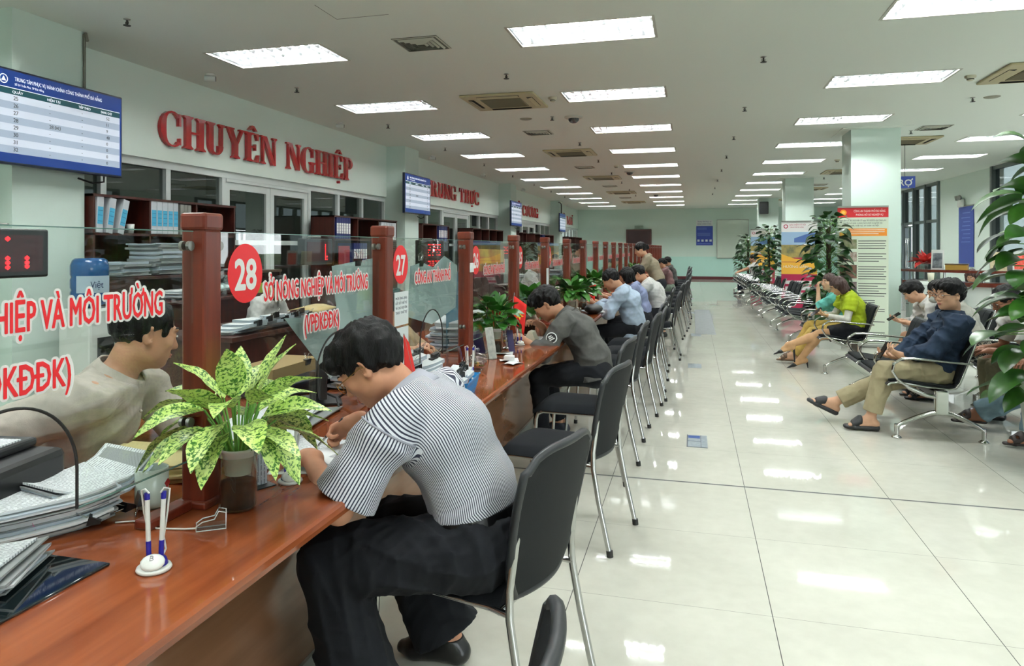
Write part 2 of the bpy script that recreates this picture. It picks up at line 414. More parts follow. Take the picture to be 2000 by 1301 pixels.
# conduit on the corner of the first column and cable on the fourth
tag(MB().tube([(-4.975, 4.985, 3.28), (-4.975, 4.985, 2.5)], .012, 8).tube([(-4.97, 4.99, 3.29), (-4.95, 4.99, 3.22)], .014, 8).build('conduit_pipe', mat('grey_conduit', (.42, .42, .38), .4, .4)), 'thin grey conduit pipe running down the near column to the big screen', 'pipe')
tag(MB().tube([(-4.985, 27.6, 3.22), (-4.97, 27.83, 3.24), (-4.97, 27.9, 3.2), (-4.97, 28.1, 3.2), (-4.97, 28.14, 3.0), (-4.97, 28.14, 2.2)], .02, 6).build('conduit_pipe', M_black), 'black cable running down the farthest left column to its screen', 'pipe')

# ------------------------------------------------------------------ ceiling fixtures
M_tube = mat('lamp_tube', (1, 1, 1), .5, emit=TUBE_STRENGTH, ecol=(.985, 1, .99))
M_tube2 = mat('office_lamp_tube', (1, 1, 1), .5, emit=14, ecol=(.97, 1.0, .97))
M_refl = mat('fixture_reflector', (.92, .93, .94), .5, 0)
M_louv = mat('fixture_louver', (.90, .92, .94), .24, .8)
M_fixfr = mat('fixture_frame', (.74, .74, .70), .5)

def make_light():
    t = thing('ceiling_light', 'x', 'light', (0, 0, CE))
    fr = MB()
    for a in ((-.612, -.312, -.588, .312), (.588, -.312, .612, .312), (-.59, -.312, .59, -.292), (-.59, .292, .59, .312)):
        fr.box((a[0], a[1], -.004), (a[2], a[3], .004))
    fr.build('frame', M_fixfr, t)
    rf = MB(); rf.box((-.595, -.295, .095), (.595, .295, .1))
    rf.box((-.597, -.297, .004), (-.595, .297, .1)).box((.595, -.297, .004), (.597, .297, .1)).box((-.597, -.297, .004), (.597, -.295, .1)).box((-.597, .295, .004), (.597, .297, .1))
    rf.build('reflector', M_refl, t)
    for y in (-.196, 0, .196):
        MB().cyl((-.57, y, .07), (.57, y, .07), .013, 8, cap=False).build('lamp_tube', M_tube, t)
    lv = MB()
    for i in range(13):
        x = -.588+i*.098
        lv.add([(x-.012, -.295, .045), (x-.012, .295, .045), (x, .295, .018), (x, -.295, .018), (x+.012, -.295, .045), (x+.012, .295, .045)], [(0, 1, 2, 3), (3, 2, 5, 4)], 0, False)
    for y in (-.294, -.098, .098, .294):
        lv.add([(-.59, y-.016, .045), (.59, y-.016, .045), (.59, y, .017), (-.59, y, .017), (-.59, y+.016, .045), (.59, y+.016, .045)], [(0, 1, 2, 3), (3, 2, 5, 4)], 0, False)
    lv.build('louver', M_louv, t)
    return t
ORD = ['first', 'second', 'third', 'fourth', 'fifth', 'sixth', 'seventh', 'eighth', 'ninth', 'tenth', 'eleventh', 'twelfth', 'thirteenth', 'fourteenth', 'fifteenth', 'sixteenth', 'seventeenth', 'eighteenth', 'nineteenth', 'twentieth', 'twenty-first', 'twenty-second', 'twenty-third', 'twenty-fourth', 'twenty-fifth', 'twenty-sixth', 'twenty-seventh']
L0 = make_light(); first = True
rown = ['leftmost row by the red letters', 'middle row over the counter', 'row over the waiting benches', 'rightmost row by the windows']
for i, x in enumerate(LX):
    for j, y in enumerate(LY):
        o = L0 if first else dup(L0); first = False
        o.location = (x, y, CE)
        if j < 2:
            o['label'] = 'louvred ceiling light outside the picture, %s, %s' % (rown[i], ['behind the camera', 'just above the camera'][j])
        else:
            n = j-2
            o['label'] = 'recessed louvred light, %s, %s from camera' % (rown[i], ORD[max(n, 0)])
        o['group'] = 'recessed louvred ceiling lights'
# cassette air conditioners
M_ac = mat('yellowed_ac_plastic', (.70, .66, .52), .5)
M_acd = mat('ac_grille', (.42, .39, .30), .7)
def make_ac():
    t = thing('ceiling_air_conditioner', 'x', 'air conditioner', (0, 0, CE))
    p = MB(); p.box((-.46, -.46, -.028), (.46, .46, -.001), bev=.02)
    p.build('panel', M_ac, t)
    g = MB(); g.box((-.25, -.25, -.036), (.25, .25, -.028))
    for i in range(16): g.box((-.24, -.235+i*.03, -.041), (.24, -.222+i*.03, -.036))
    g.build('intake_grille', M_acd, t)
    for a in range(4):
        v = MB(); M_ = RZ(a*PI/2); v.box((-.26, -.40, -.031), (.26, -.33, -.0285), 0, M_); v.build('air_slot', mat('dark_slot', (.10, .10, .08), .8), t)
        f = MB(); f.add([(-.255, -.395, -.032), (.255, -.395, -.032), (.255, -.345, -.045), (-.255, -.345, -.045)], [(0, 1, 2, 3)], 0, False, M_); f.build('flap', M_ac, t)
    return t
A0 = make_ac(); first = True
for x, row in ((-2.25, 'left row between the lights'), (3.5, 'right row over the waiting area')):
    for j, y in enumerate((8.72, 13.75, 18.9, 24.1, 29.3)):
        o = A0 if first else dup(A0); first = False
        o.location = (x, y, CE); o['label'] = 'beige cassette air conditioner, %s, %s from the camera' % (row, ORD[j]); o['group'] = 'cassette air conditioners'
# square louvred air diffusers
def make_vent(s):
    t = thing('air_diffuser', 'x', 'vent', (0, 0, CE))
    v = MB(); v.box((-s, -s, -.006), (s, s, -.001)); v.build('back_plate', mat('vent_dark', (.36, .36, .32), .8), t)
    q = MB()
    for k in range(5):
        a = s*(1-.19*k); b2 = a-s*.07
        for r4 in range(4):
            M_ = RZ(r4*PI/2)
            q.add([(-a, -a, -.007-.0), (a, -a, -.007), (b2, -b2, -.022+(.012 if k == 0 else 0)), (-b2, -b2, -.022+(.012 if k == 0 else 0))], [(0, 1, 2, 3)], 0, False, M_)
    q.build('louver_ring', mat('vent_white', (.72, .72, .66), .5), t)
    return t
# plain strip lights in the rear offices
for j, y in enumerate((6.6, 10.2, 14.6, 18.2, 22.6, 26.2, 31.5)):
    t = thing('office_ceiling_light', 'fluorescent light in the rear office, %s behind the glazing from the camera' % ORD[j], 'light', (-7.4, y, CE), group='rear office lights')
    MB().box((-.1, -.62, -.04), (.1, .62, 0)).build('housing', M_white, t)
    MB().cyl((-.05, -.6, -.055), (-.05, .6, -.055), .014, 8).build('lamp_tube', M_tube2, t); MB().cyl((.05, -.6, -.055), (.05, .6, -.055), .014, 8).build('lamp_tube', M_tube2, t)
v0 = make_vent(.21); v0.location = (-2.34, 6.08, CE); v0['label'] = 'square louvred air diffuser nearest the camera, left of the top middle light'
v1 = make_vent(.21)
vy = [(-2.36, 11.27), (-2.36, 16.4), (-2.36, 21.6), (-2.36, 26.8), (3.55, 12.4), (3.55, 17.6), (3.55, 22.7)]
for j, (x, y) in enumerate(vy):
    o = v1 if j == 0 else dup(v1)
    o.location = (x, y, CE); o['group'] = 'slim square ceiling diffusers'
    o['label'] = 'square pale ceiling diffuser, %s row, %s from the camera' % (('left' if x < 0 else 'right'), ORD[j if x < 0 else j-4])
# sprinklers
def make_spr():
    t = thing('sprinkler', 'x', 'sprinkler', (0, 0, CE))
    MB().lathe([(.028, -.001), (.028, -.004), (.012, -.01), (.008, -.012)], n=12).build('escutcheon', M_steel, t)
    MB().cyl((0, 0, -.01), (0, 0, -.05), .007, 8).tube([(-.012, 0, -.02), (-.014, 0, -.035), (0, 0, -.05)], .003, 5).tube([(.012, 0, -.02), (.014, 0, -.035), (0, 0, -.05)], .003, 5).build('nozzle', M_dark, t)
    MB().cyl((0, 0, -.05), (0, 0, -.053), .03, 12).build('deflector', M_dark, t)
    return t
M_dark = mat('dark_metal', (.16, .16, .15), .45, .6)
s0 = make_spr(); first = True
spx = [(-4.37, 'beside the red letters wall'), (-1.89, 'left of the middle light row'), (.66, 'between the middle and right light rows'), (3.3, 'over the waiting area')]
for i, (x, rn) in enumerate(spx):
    for j in range(9):
        y = 4.8+2.58*j
        if x == 3.3: y += 0.1
        if (x == .66 or x == 3.3) and j == 0: continue
        if x == -1.89 and j == 0: continue
        o = s0 if first else dup(s0); first = False
        o.location = (x, y, CE); o['group'] = 'ceiling sprinklers'
        o['label'] = 'small metal sprinkler head, line %s, %s from the camera' % (rn, ORD[j if i == 0 else j-1])
# smoke detectors
def make_det():
    t = thing('smoke_detector', 'x', 'smoke detector', (0, 0, CE))
    MB().lathe([(.055, -.001), (.055, -.02), (.035, -.03), (.033, -.048), (.02, -.055), (.001, -.056)], n=18).build('detector_head', mat('cream_plastic', (.76, .75, .66), .5), t)
    MB().lathe([(.0355, -.034), (.0355, -.044)], n=18).build('sensor_band', M_dark, t)
    return t
d0 = make_det(); dl = [(-1.64, 8.68, 'beside the nearest left air conditioner'), (-1.64, 16.3, 'beside the third left air conditioner'), (2.86, 8.78, 'beside the nearest right air conditioner'), (2.91, 16.4, 'behind the near right column')]
for j, (x, y, q) in enumerate(dl):
    o = d0 if j == 0 else dup(d0)
    o.location = (x, y, CE); o['label'] = 'cream smoke detector on the ceiling, '+q; o['group'] = 'smoke detectors'
# flat round speakers in the ceiling
for j, (x, y, q) in enumerate([(-2.28, 10.02, 'left, behind the nearest air conditioner'), (3.51, 10.07, 'right, behind the nearest air conditioner')]):
    o = MB().lathe([(.001, -.012), (.07, -.012), (.085, -.006), (.09, -.001)], n=24).build('ceiling_speaker', mat('speaker_grille', (.55, .55, .49), .6, bump=(300, .6, .003)))
    o.location = (x, y, CE); tag(o, 'round flat ceiling speaker, '+q, 'speaker')
# dome cameras
def make_dome():
    t = thing('dome_camera', 'x', 'security camera', (0, 0, CE))
    MB().lathe([(.13, -.001), (.13, -.018), (.10, -.03), (.08, -.03)], n=24).build('housing', mat('camera_white', (.78, .78, .74), .4), t)
    MB().lathe([(.078, -.03), (.072, -.055), (.05, -.08), (.02, -.092), (.001, -.094)], n=24).build('dome', mat('smoked_dome', (.05, .05, .05), .05, spec=.9), t)
    return t
c0_ = make_dome(); c0_.location = (-1.6, 10.04, CE); c0_['label'] = 'white dome camera with smoked bubble, nearest of the three'
for x, y, q in ((-1.45, 17.6, 'white dome camera with dark bubble, middle of the three'), (-1.2, 25.4, 'white dome camera with dark bubble, farthest of the three')):
    dup(c0_, (x, y, CE), label=q)
# small bullet cameras along the left wall
def make_bullet():
    t = thing('bullet_camera', 'x', 'security camera', (0, 0, CE))
    MB().lathe([(.045, -.001), (.045, -.012), (.03, -.02)], n=16, cap=True).build('mount', M_white, t)
    MB().cyl((0, 0, -.015), (0, 0, -.045), .014, 8).cyl((0, -.05, -.05), (.01, .06, -.05), .032, 16).build('barrel', M_white, t)
    MB().cyl((0, -.05, -.05), (0, -.056, -.05), .026, 16).build('lens', M_black, t)
    return t
b0 = make_bullet()
for j, (x, y, q) in enumerate([(-4.9, 6.55, 'above the letter C'), (-4.97, 9.6, 'above the last red letters'), (-5.0, 13.6, 'above the second red word'), (-5.0, 17.2, 'past the second red word'), (-5.05, 21.8, 'above the third red word'), (-5.1, 30.5, 'at the far end of the left wall')]):
    o = b0 if j == 0 else dup(b0)
    o.location = (x, y, CE); o.rotation_euler = (0, 0, 2.2); o['label'] = 'small white bullet camera under the ceiling, '+q; o['group'] = 'bullet cameras'
# ================================================================== the service counter
ct = thing('service_counter', 'long reddish-brown wooden service counter running the length of the hall', 'counter', (-1.3, 0, 0))
Mct = T(1.3, 0, 0)
prof = [(-2.2, .72), (-.945, .72), (-.932, .725), (-.928, .74), (-.93, .754), (-.938, .76), (-2.2, .76)]
mb = MB(); mb.prism(prof, -2.5, 33.2, 0, Mct, 'y'); mb.build('countertop', M_top, ct)
mb = MB(); mb.box((-1.30, -2.5, .05), (-1.275, 33.2, .72), 0, Mct); mb.build('front_panel', M_panel, ct)
mb = MB()
for k in range(30): mb.box((-1.276, -2.3+1.2*k-.001, .06), (-1.2745, -2.3+1.2*k+.001, .72), 0, Mct)
mb.build('panel_joint', mat('panel_joint_dark', (.16, .07, .04), .6), ct)
mb = MB(); mb.box((-1.31, -2.5, 0), (-1.262, 33.2, .06), 0, Mct); mb.build('plinth', mat('grey_plinth_stone', (.66, .68, .64), .25), ct)
mb = MB()
for k in range(15): mb.box((-2.12, -2.4+2.4*k, 0), (-1.32, -2.36+2.4*k, .72), 0, Mct)
mb.build('support_board', M_cab, ct)

# posts between the windows
def make_post():
    t = thing('partition_post', 'x', 'post', (-1.3, 0, .76))
    MB().box((-.037, -.037, 0), (.037, .037, .755), bev=.007).build('post_shaft', M_maho, t)
    MB().box((-.041, -.041, .752), (.042, .042, .80), bev=.009).build('post_cap', M_maho, t)
    MB().box((-.05, -.045, 0), (.045, .045, .022), bev=.006).build('post_foot', M_maho, t)
    for s in (-1, 1):
        for z in (.71, .24):
            c = MB(); M_ = T(.0, s*.062, z)
            c.cyl((.006, 0, 0), (.016, 0, 0), .013, 16, 0, None, M_).cyl((-.006, 0, 0), (-.016, 0, 0), .013, 16, 0, None, M_)
            c.box((-.004, -.03 if s > 0 else 0, -.005), (.004, 0 if s > 0 else .03, .005), 0, M_)
            c.build('glass_clamp', M_steel, t)
    return t
P0_ = make_post()
pl = ['standing between window 28 and its neighbour, behind the speckled plant', 'between windows 28 and 27, above the striped-shirt man', 'between windows 27 and 26', 'between windows 26 and 25, behind the small flags', 'beside window 24, in front of the grey-jacket man']
for k in range(-2, 26):
    o = P0_ if k == -2 else dup(P0_)
    o.location = (-1.3, 1.7+1.2*k, .76); o['group'] = 'wooden partition posts'
    if k < 0: o['label'] = 'mahogany partition post outside the picture, %s the camera' % ('behind' if k == -2 else 'level with')
    elif k < 5: o['label'] = 'mahogany capped post '+pl[k]
    else: o['label'] = 'mahogany capped post far down the counter, %s post from the camera' % ORD[k]

# glass with an arched pass-through
XG = -1.30
def arch_panel(y0, y1, ac, aw=.335, z0=.893, z1=1.51, zt=1.145):
    """U-turned outline: list of (y,z)"""
    pts = [(y0, z0), (y0, z1), (y1, z1), (y1, z0), (ac+aw/2, z0)]
    h = zt-.98; n = 28
    for i in range(n+1):
        a = PI*i/n; pts.append((ac+aw/2*math.cos(a), .98+h*math.sin(a)))
    pts.append((ac-aw/2, z0))
    return pts
def glass_panel(k, num=None, l1=None, l2=None, detail=True):
    y0 = 1.7+1.2*k+.039; y1 = 1.7+1.2*(k+1)-.039; ac = 1.7+1.2*k+.62
    if k == 0: ac = 2.49
    if k == -1: ac = 1.115
    names = {-1: 'glass partition pane nearest the camera, with the big cut-off red lettering', 0: 'glass partition pane of window 28 with two lines of red lettering', 1: 'glass partition pane of window 27', 2: 'glass partition pane of window 26', 3: 'glass partition pane of window 25 behind the red flags'}
    lb = names.get(k) or ('glass partition pane, %s from the camera along the counter' % ORD[k+1])
    t = thing('glass_partition', lb, 'glass panel', (XG, (y0+y1)/2, .893), group='counter glass panes')
    Mi = T(-XG, -(y0+y1)/2, -.893)
    out = arch_panel(y0, y1, ac)
    # glass as two faces of strips: build by columns so the arch stays open
    g = MB(); n = len(out)
    g.prism(out, XG-.003, XG+.003, 0, Mi, 'x')
    me = g.build('pane', [M_glass], t)
    # edges
    e = MB()
    e.box((XG-.0032, y0, 1.508), (XG+.0032, y1, 1.5105), 0, Mi).box((XG-.0032, y0, .8925), (XG+.0032, ac-.168, .895), 0, Mi).box((XG-.0032, ac+.168, .8925), (XG+.0032, y1, .895), 0, Mi)
    e.build('polished_edge', M_glassedge, t)
    a = [(XG, y, z) for y, z in out[4:]]
    MB().tube(a, .0035, 6, 0, True, Mi).build('arch_trim', M_rubber, t)
    if num:
        c = MB(); yc = y0-.039+.197; zc = 1.388
        c.prism([(yc+.087*math.cos(2*PI*i/40), zc+.089*math.sin(2*PI*i/40)) for i in range(40)], XG+.0034, XG+.0042, 0, Mi, 'x')
        addtext(c, num, 1, Mi @ T(XG+.0050, yc, zc-.047) @ FACE_PX, .128, .104, align='CENTER', grow=.0036, ext=.0003)
        c.build('number_sticker', [M_red, M_whitest], t)
    if l1:
        s = MB()
        Y0, W_, Z0, S = l1[1:]
        addtext(s, l1[0], 0, Mi @ T(XG+.0043, Y0, Z0) @ FACE_PX, S, W_, grow=.0068, ext=.0002, res=2)
        addtext(s, l1[0], 1, Mi @ T(XG+.0052, Y0+.004, Z0) @ FACE_PX, S, W_-.008, grow=.0014, ext=.0002, res=2)
        s.build('lettering_sticker', [M_whitest, M_red], t)
    if l2:
        s = MB()
        Y0, W_, Z0, S = l2[1:]
        addtext(s, l2[0], 0, Mi @ T(XG+.0043, Y0, Z0) @ FACE_PX, S, W_, grow=.0068, ext=.0002, res=2)
        addtext(s, l2[0], 1, Mi @ T(XG+.0052, Y0+.004, Z0) @ FACE_PX, S, W_-.008, grow=.0014, ext=.0002, res=2)
        s.build('lettering_sticker', [M_whitest, M_red], t)
    return t
ag = 'SỞ NÔNG NGHIỆP VÀ MÔI TRƯỜNG'; CA = 'CÔNG AN THÀNH PHỐ'
glass_panel(-2)
glass_panel(-1, '29', (ag, .79, .755, 1.297, .086), ('(VPĐKĐĐK)', .985, .28, 1.170, .086))
glass_panel(0, '28', (ag, 1.99, .755, 1.297, .086), ('(VPĐKĐĐK)', 2.235, .26, 1.170, .086))
glass_panel(1, '27', (CA, 3.27, .54, 1.29, .082))
glass_panel(2, '26', (CA, 4.47, .54, 1.29, .082))
for k in range(3, 25):
    if k < 12: glass_panel(k, str(28-k), (CA, 1.7+1.2*k+.37, .54, 1.29, .082))
    else: glass_panel(k)

# ================================================================== visitor chairs
M_mesh = mat('black_mesh_back', (.058, .074, .086), .7, spec=.2, noise=(150, (.035, .045, .052), .7), bump=(500, .4, .002))
M_seat = mat('black_seat_fabric', (.055, .068, .083), .95, spec=.2, noise=(300, (.09, .10, .115), .6))
def make_chair():
    """faces -X locally; origin at floor centre"""
    t = thing('visitor_chair', 'x', 'chair')
    # seat cushion with rounded waterfall front
    m = MB(); rows = []
    nx, ny = 14, 12
    for i in range(nx+1):
        x = -.25+.47*i/nx; r_ = []
        for j in range(ny+1):
            q = -1+2*j/ny; wd = .235-.03*max(0, (x-.0)/.22)
            e = 1-abs(q)**6; ex = 1-max(0, (-.16-x)/.09)**2.2
            z = .425+.045*(max(e, 0)**.5)*(.55+.45*max(ex, 0))+.008*math.cos(q*2)
            if x < -.2: z -= .022*((-.2-x)/.05)**2
            r_.append((x, q*wd, z))
        rows.append(r_)
    m.grid(rows); rows2 = [[(p[0], p[1], .418 if abs(abs(p[1])) < .22 else .425) for p in r_] for r_ in rows]
    m.grid([list(reversed(r_)) for r_ in rows2])
    for E_, e2 in ((rows[0], rows2[0]), (list(reversed(rows[-1])), list(reversed(rows2[-1])))):
        m.grid([E_, e2])
    m.grid([[r_[0] for r_ in rows], [r_[0] for r_ in rows2]]); m.grid([[r_[-1] for r_ in rows2], [r_[-1] for r_ in rows]])
    m.build('seat', M_seat, t)
    # mesh back: curved shield
    def bp(u, v):   # u in -1..1 across, v 0..1 up
        z = .44+.44*v; wd = .185+.045*math.sin(PI*min(1, v*1.15)*.62); 
        if v > .88: wd -= .05*((v-.88)/.12)**2
        if v < .2: wd -= .03*((.2-v)/.2)**2
        x = .235+.055*v+.03*v*v-.045*(1-u*u)*(-1)*1.0*(.6)
        return (x+.0, u*wd, z-(.022*u**4 if v > .9 else 0))
    nu, nv = 12, 16
    F_ = [[bp(-1+2*j/nu, i/nv) for j in range(nu+1)] for i in range(nv+1)]
    B_ = [[(p[0]+.018, p[1], p[2]) for p in r_] for r_ in F_]
    m = MB(); m.grid([list(reversed(r_)) for r_ in F_]); m.grid(B_)
    m.build('mesh_back', M_mesh, t)
    rim = [F_[0][j] for j in range(nu+1)]+[F_[i][nu] for i in range(1, nv+1)]+[F_[nv][j] for j in range(nu-1, -1, -1)]+[F_[i][0] for i in range(nv-1, 0, -1)]
    rim = [(p[0]+.009, p[1], p[2]) for p in rim]
    MB().tube(rim, .013, 8, closed=True).build('back_rim', M_blackplas, t)
    # chrome tube frame
    for s in (-1, 1):
        pts = [(-.255, s*.205, .012), (-.235, s*.205, .36), (-.225, s*.203, .395), (-.19, s*.2, .41), (.2, s*.2, .412)]
        MB().tube(pts, .011, 10).build('front_leg', M_chrome, t)
        pts = [(.345, s*.225, .012), (.29, s*.222, .25), (.262, s*.218, .40), (.258, s*.212, .48), (.272, s*.205, .60), (.278, s*.2, .66)]
        MB().tube(pts, .0125, 10).build('rear_leg', M_chrome, t)
        MB().cyl((-.256, s*.205, 0), (-.255, s*.205, .03), .015, 12).build('foot_cap', M_rubber, t)
        MB().cyl((.347, s*.225, 0), (.344, s*.225, .03), .016, 12).build('foot_cap', M_rubber, t)
    for xr in (-.2, .22): MB().tube([(xr, -.21, .408), (xr, .21, .408)], .009, 8).build('seat_rail', M_chrome, t)
    for yr in (-1, 1): MB().tube([(.18, yr*.2, .412), (.265, yr*.215, .41)], .010, 8).build('seat_bracket', M_chrome, t)
    return t
M_blackplas = mat('charcoal_plastic', (.09, .105, .12), .45)
C0 = make_chair()
spots = [  # x, y, turn(deg), label
 (-.548, 1.025, 3, 'black mesh-back chair cut off at the bottom edge of the picture'),
 (-.70, 2.28, -15, 'black mesh-back chair the striped-shirt man sits on'),
 (-.673, 3.73, -11, 'empty black mesh-back chair right behind the striped-shirt man'),
 (-.716, 4.75, -6, 'empty black mesh-back chair in front of the grey-jacket man, second empty one'),
 (-.69, 5.78, -2, 'black mesh-back chair the grey-jacket man sits on'),
 (-.63, 6.65, -3, 'empty black mesh-back chair just behind the grey-jacket man'),
 (-.60, 7.28, 3, 'black mesh-back chair with a padded top, between grey jacket and pale blue shirt'),
 (-.62, 7.95, -4, 'black mesh-back chair next to the pale blue shirt man, camera side'),
 (-.62, 8.95, 0, 'black mesh-back chair under the man in the pale blue shirt'),
 (-.50, 9.9, 0, 'black mesh-back chair past the man in the pale blue shirt'),
 (-.60, 10.9, 2, 'black mesh-back chair under the woman in the blue blouse'),
 (-.48, 12.1, -3, 'black mesh-back chair under the bespectacled man in the white shirt'),
]
for i in range(10):
    spots.append((-.42+.03*(i % 3), 13.3+1.15*i, (-3, 2, 0)[i % 3], 'black mesh-back chair in the far file, %s beyond the white-shirt man' % ORD[i]))
for i, (x, y, a, lb) in enumerate(spots):
    o = C0 if i == 0 else dup(C0)
    o.location = (x, y, 0); o.rotation_euler = (0, 0, R(a)); o['label'] = lb; o['group'] = 'black mesh chairs along the counter'

# ================================================================== waiting benches
M_pad = mat('black_bench_vinyl', (.13, .14, .145), .75, spec=.05, bump=(90, .2, .002))
M_perf = mat('perforated_steel', (.30, .31, .32), .7, .4, noise=(140, (.18, .19, .2), .8))
M_alupol = mat('polished_aluminium', (.80, .80, .79), .12, 1)
SW = .56
def sheet(prof, y0, y1, th, mb, mi=0, nx=3):
    """prof: [(x,z)] profile swept along y with thickness"""
    n = len(prof); up = []; dn = []
    for i, (x, z) in enumerate(prof):
        a = prof[max(i-1, 0)]; c = prof[min(i+1, n-1)]; d = Vector((c[0]-a[0], c[1]-a[1])).normalized(); nx_, nz = -d.y, d.x
        up.append((x+nx_*th/2, z+nz*th/2)); dn.append((x-nx_*th/2, z-nz*th/2))
    loop = up+list(reversed(dn)); rings = [[(x, y, z) for x, z in loop] for y in (y0, y1)]
    mb.loft([list(reversed(r_)) for r_ in rings], mi, True, None, True, False)
    N_ = len(loop)
    for r_, flip in ((rings[0], False), (rings[1], True)):
        for i in range(n-1):
            q = [r_[i], r_[i+1], r_[N_-2-i], r_[N_-1-i]]
            mb.add(q, [(0, 1, 2, 3) if not flip else (3, 2, 1, 0)], mi)
seatprof = [(-.27, .395), (-.25, .415), (-.2, .422), (0, .395), (.15, .383), (.195, .392), (.225, .43), (.27, .56), (.335, .75), (.36, .80)]
def make_bench(n=3):
    """seats face -X; near end at y=0; origin on the floor under seat centre line"""
    t = thing('waiting_bench', 'x', 'bench'); Lg = n*SW+.06*(n+1)*0
    for k in range(n):
        y0 = k*SW+.035; y1 = (k+1)*SW-.035
        m = MB(); sheet(seatprof, y0, y1, .010, m); s_ = m.build('seat_shell', M_perf, t)
        m = MB(); sheet([(x, z+.012) for x, z in seatprof[1:6]], y0+.02, y1-.02, .022, m)
        m.build('seat_pad', M_pad, t)
        m = MB()
        for q in range(3):
            w_ = (y1-y0-.04)/3; sheet([(x-.014, z) for x, z in seatprof[6:9]]+[(.345, .782)], y0+.02+q*w_+.004, y0+.02+(q+1)*w_-.004, .026, m)
        m.build('back_pad', M_pad, t)
        for y in (y0-.006, y1+.006): MB().tube([(x, y, z) for x, z in seatprof], .008, 6).build('seat_rim', M_alupol, t)
    MB().box((.05, .02, .31), (.13, n*SW-.02, .37), bev=.01).build('beam', M_black, t)
    for k in range(n+1):
        y = k*SW
        m = MB(); pts = [(.30, .585), (.1, .60), (-.1, .615), (-.18, .61), (-.235, .57), (-.245, .51), (-.21, .45), (-.13, .39), (-.02, .34), (.06, .325)]
        P_ = []
        for i in range(len(pts)-1):
            for s_ in range(3):
                f_ = s_/3; P_.append((pts[i][0]*(1-f_)+pts[i+1][0]*f_, pts[i][1]*(1-f_)+pts[i+1][1]*f_))
        P_.append(pts[-1])
        # flat bar with rounded section
        rings = []
        for i, (x, z) in enumerate(P_):
            a = P_[max(i-1, 0)]; c = P_[min(i+1, len(P_)-1)]; d = Vector((c[0]-a[0], c[1]-a[1])).normalized(); nx_, nz = -d.y, d.x
            wy = .021 if i < 14 else .017; tk = .010+(.008 if i > 20 else 0)
            rings.append([(x+nx_*tk*math.sin(2*PI*j/10), y+wy*math.cos(2*PI*j/10), z+nz*tk*math.sin(2*PI*j/10)) for j in range(10)])
        m.loft(rings, 0, True, None, True, True); m.build('armrest', M_alupol, t)
    for y in (.0, n*SW):
        m = MB(); m.box((.045, y-.026, .19), (.135, y+.026, .38), bev=.012)
        for s_, xe in ((-1, -.215), (1, .375)):
            pts = [(.09, .215), (.09+s_*.08, .20), (.09+(xe-.09)*.55, .165), (.09+(xe-.09)*.85, .12), (xe, .085)]
            m.loft([[(x+0*j, y+(.022-.001*i)*math.cos(2*PI*j/10), z+(.022-.001*i)*math.sin(2*PI*j/10)) for j in range(10)] for i, (x, z) in enumerate(pts)], 0, True, None, True, True)
            m.cyl((xe, y, .02), (xe, y, .105), .017, 12)
        m.build('leg_frame', M_alupol, t)
        for xe in (-.215, .375):
            MB().lathe([(.001, .026), (.014, .026), (.02, .02), (.036, .008), (.036, 0), (.001, 0)], (xe, y, 0), 16).build('glide_foot', M_alupol, t)
    return t
B0 = make_bench()
bl = [(1.735, 6.2, 'three-seat waiting bench the denim-jacket man sits on'), (1.70, 9.1, 'three-seat waiting bench of the two women, lime and turquoise tops'),
      (1.66, 12.0, 'empty waiting bench directly behind the two seated women'), (1.62, 14.3, 'empty waiting bench, second beyond the seated women'), (1.60, 16.6, 'empty waiting bench, third beyond the seated women'), (1.58, 19.72, 'empty waiting bench, fourth beyond the seated women'), (1.56, 21.6, 'waiting bench just before the far person in navy trousers'), (1.55, 23.5, 'waiting bench the far person in navy trousers sits on'),
      (2.74, 5.93, 'rear-row waiting bench behind the right-hand potted plant'), (2.74, 7.64, 'rear-row waiting bench of the white-shirt youth and masked woman')]
for i, (x, y, lb) in enumerate(bl):
    o = B0 if i == 0 else dup(B0)
    o.location = (x, y, 0); o['label'] = lb; o['group'] = 'waiting benches'
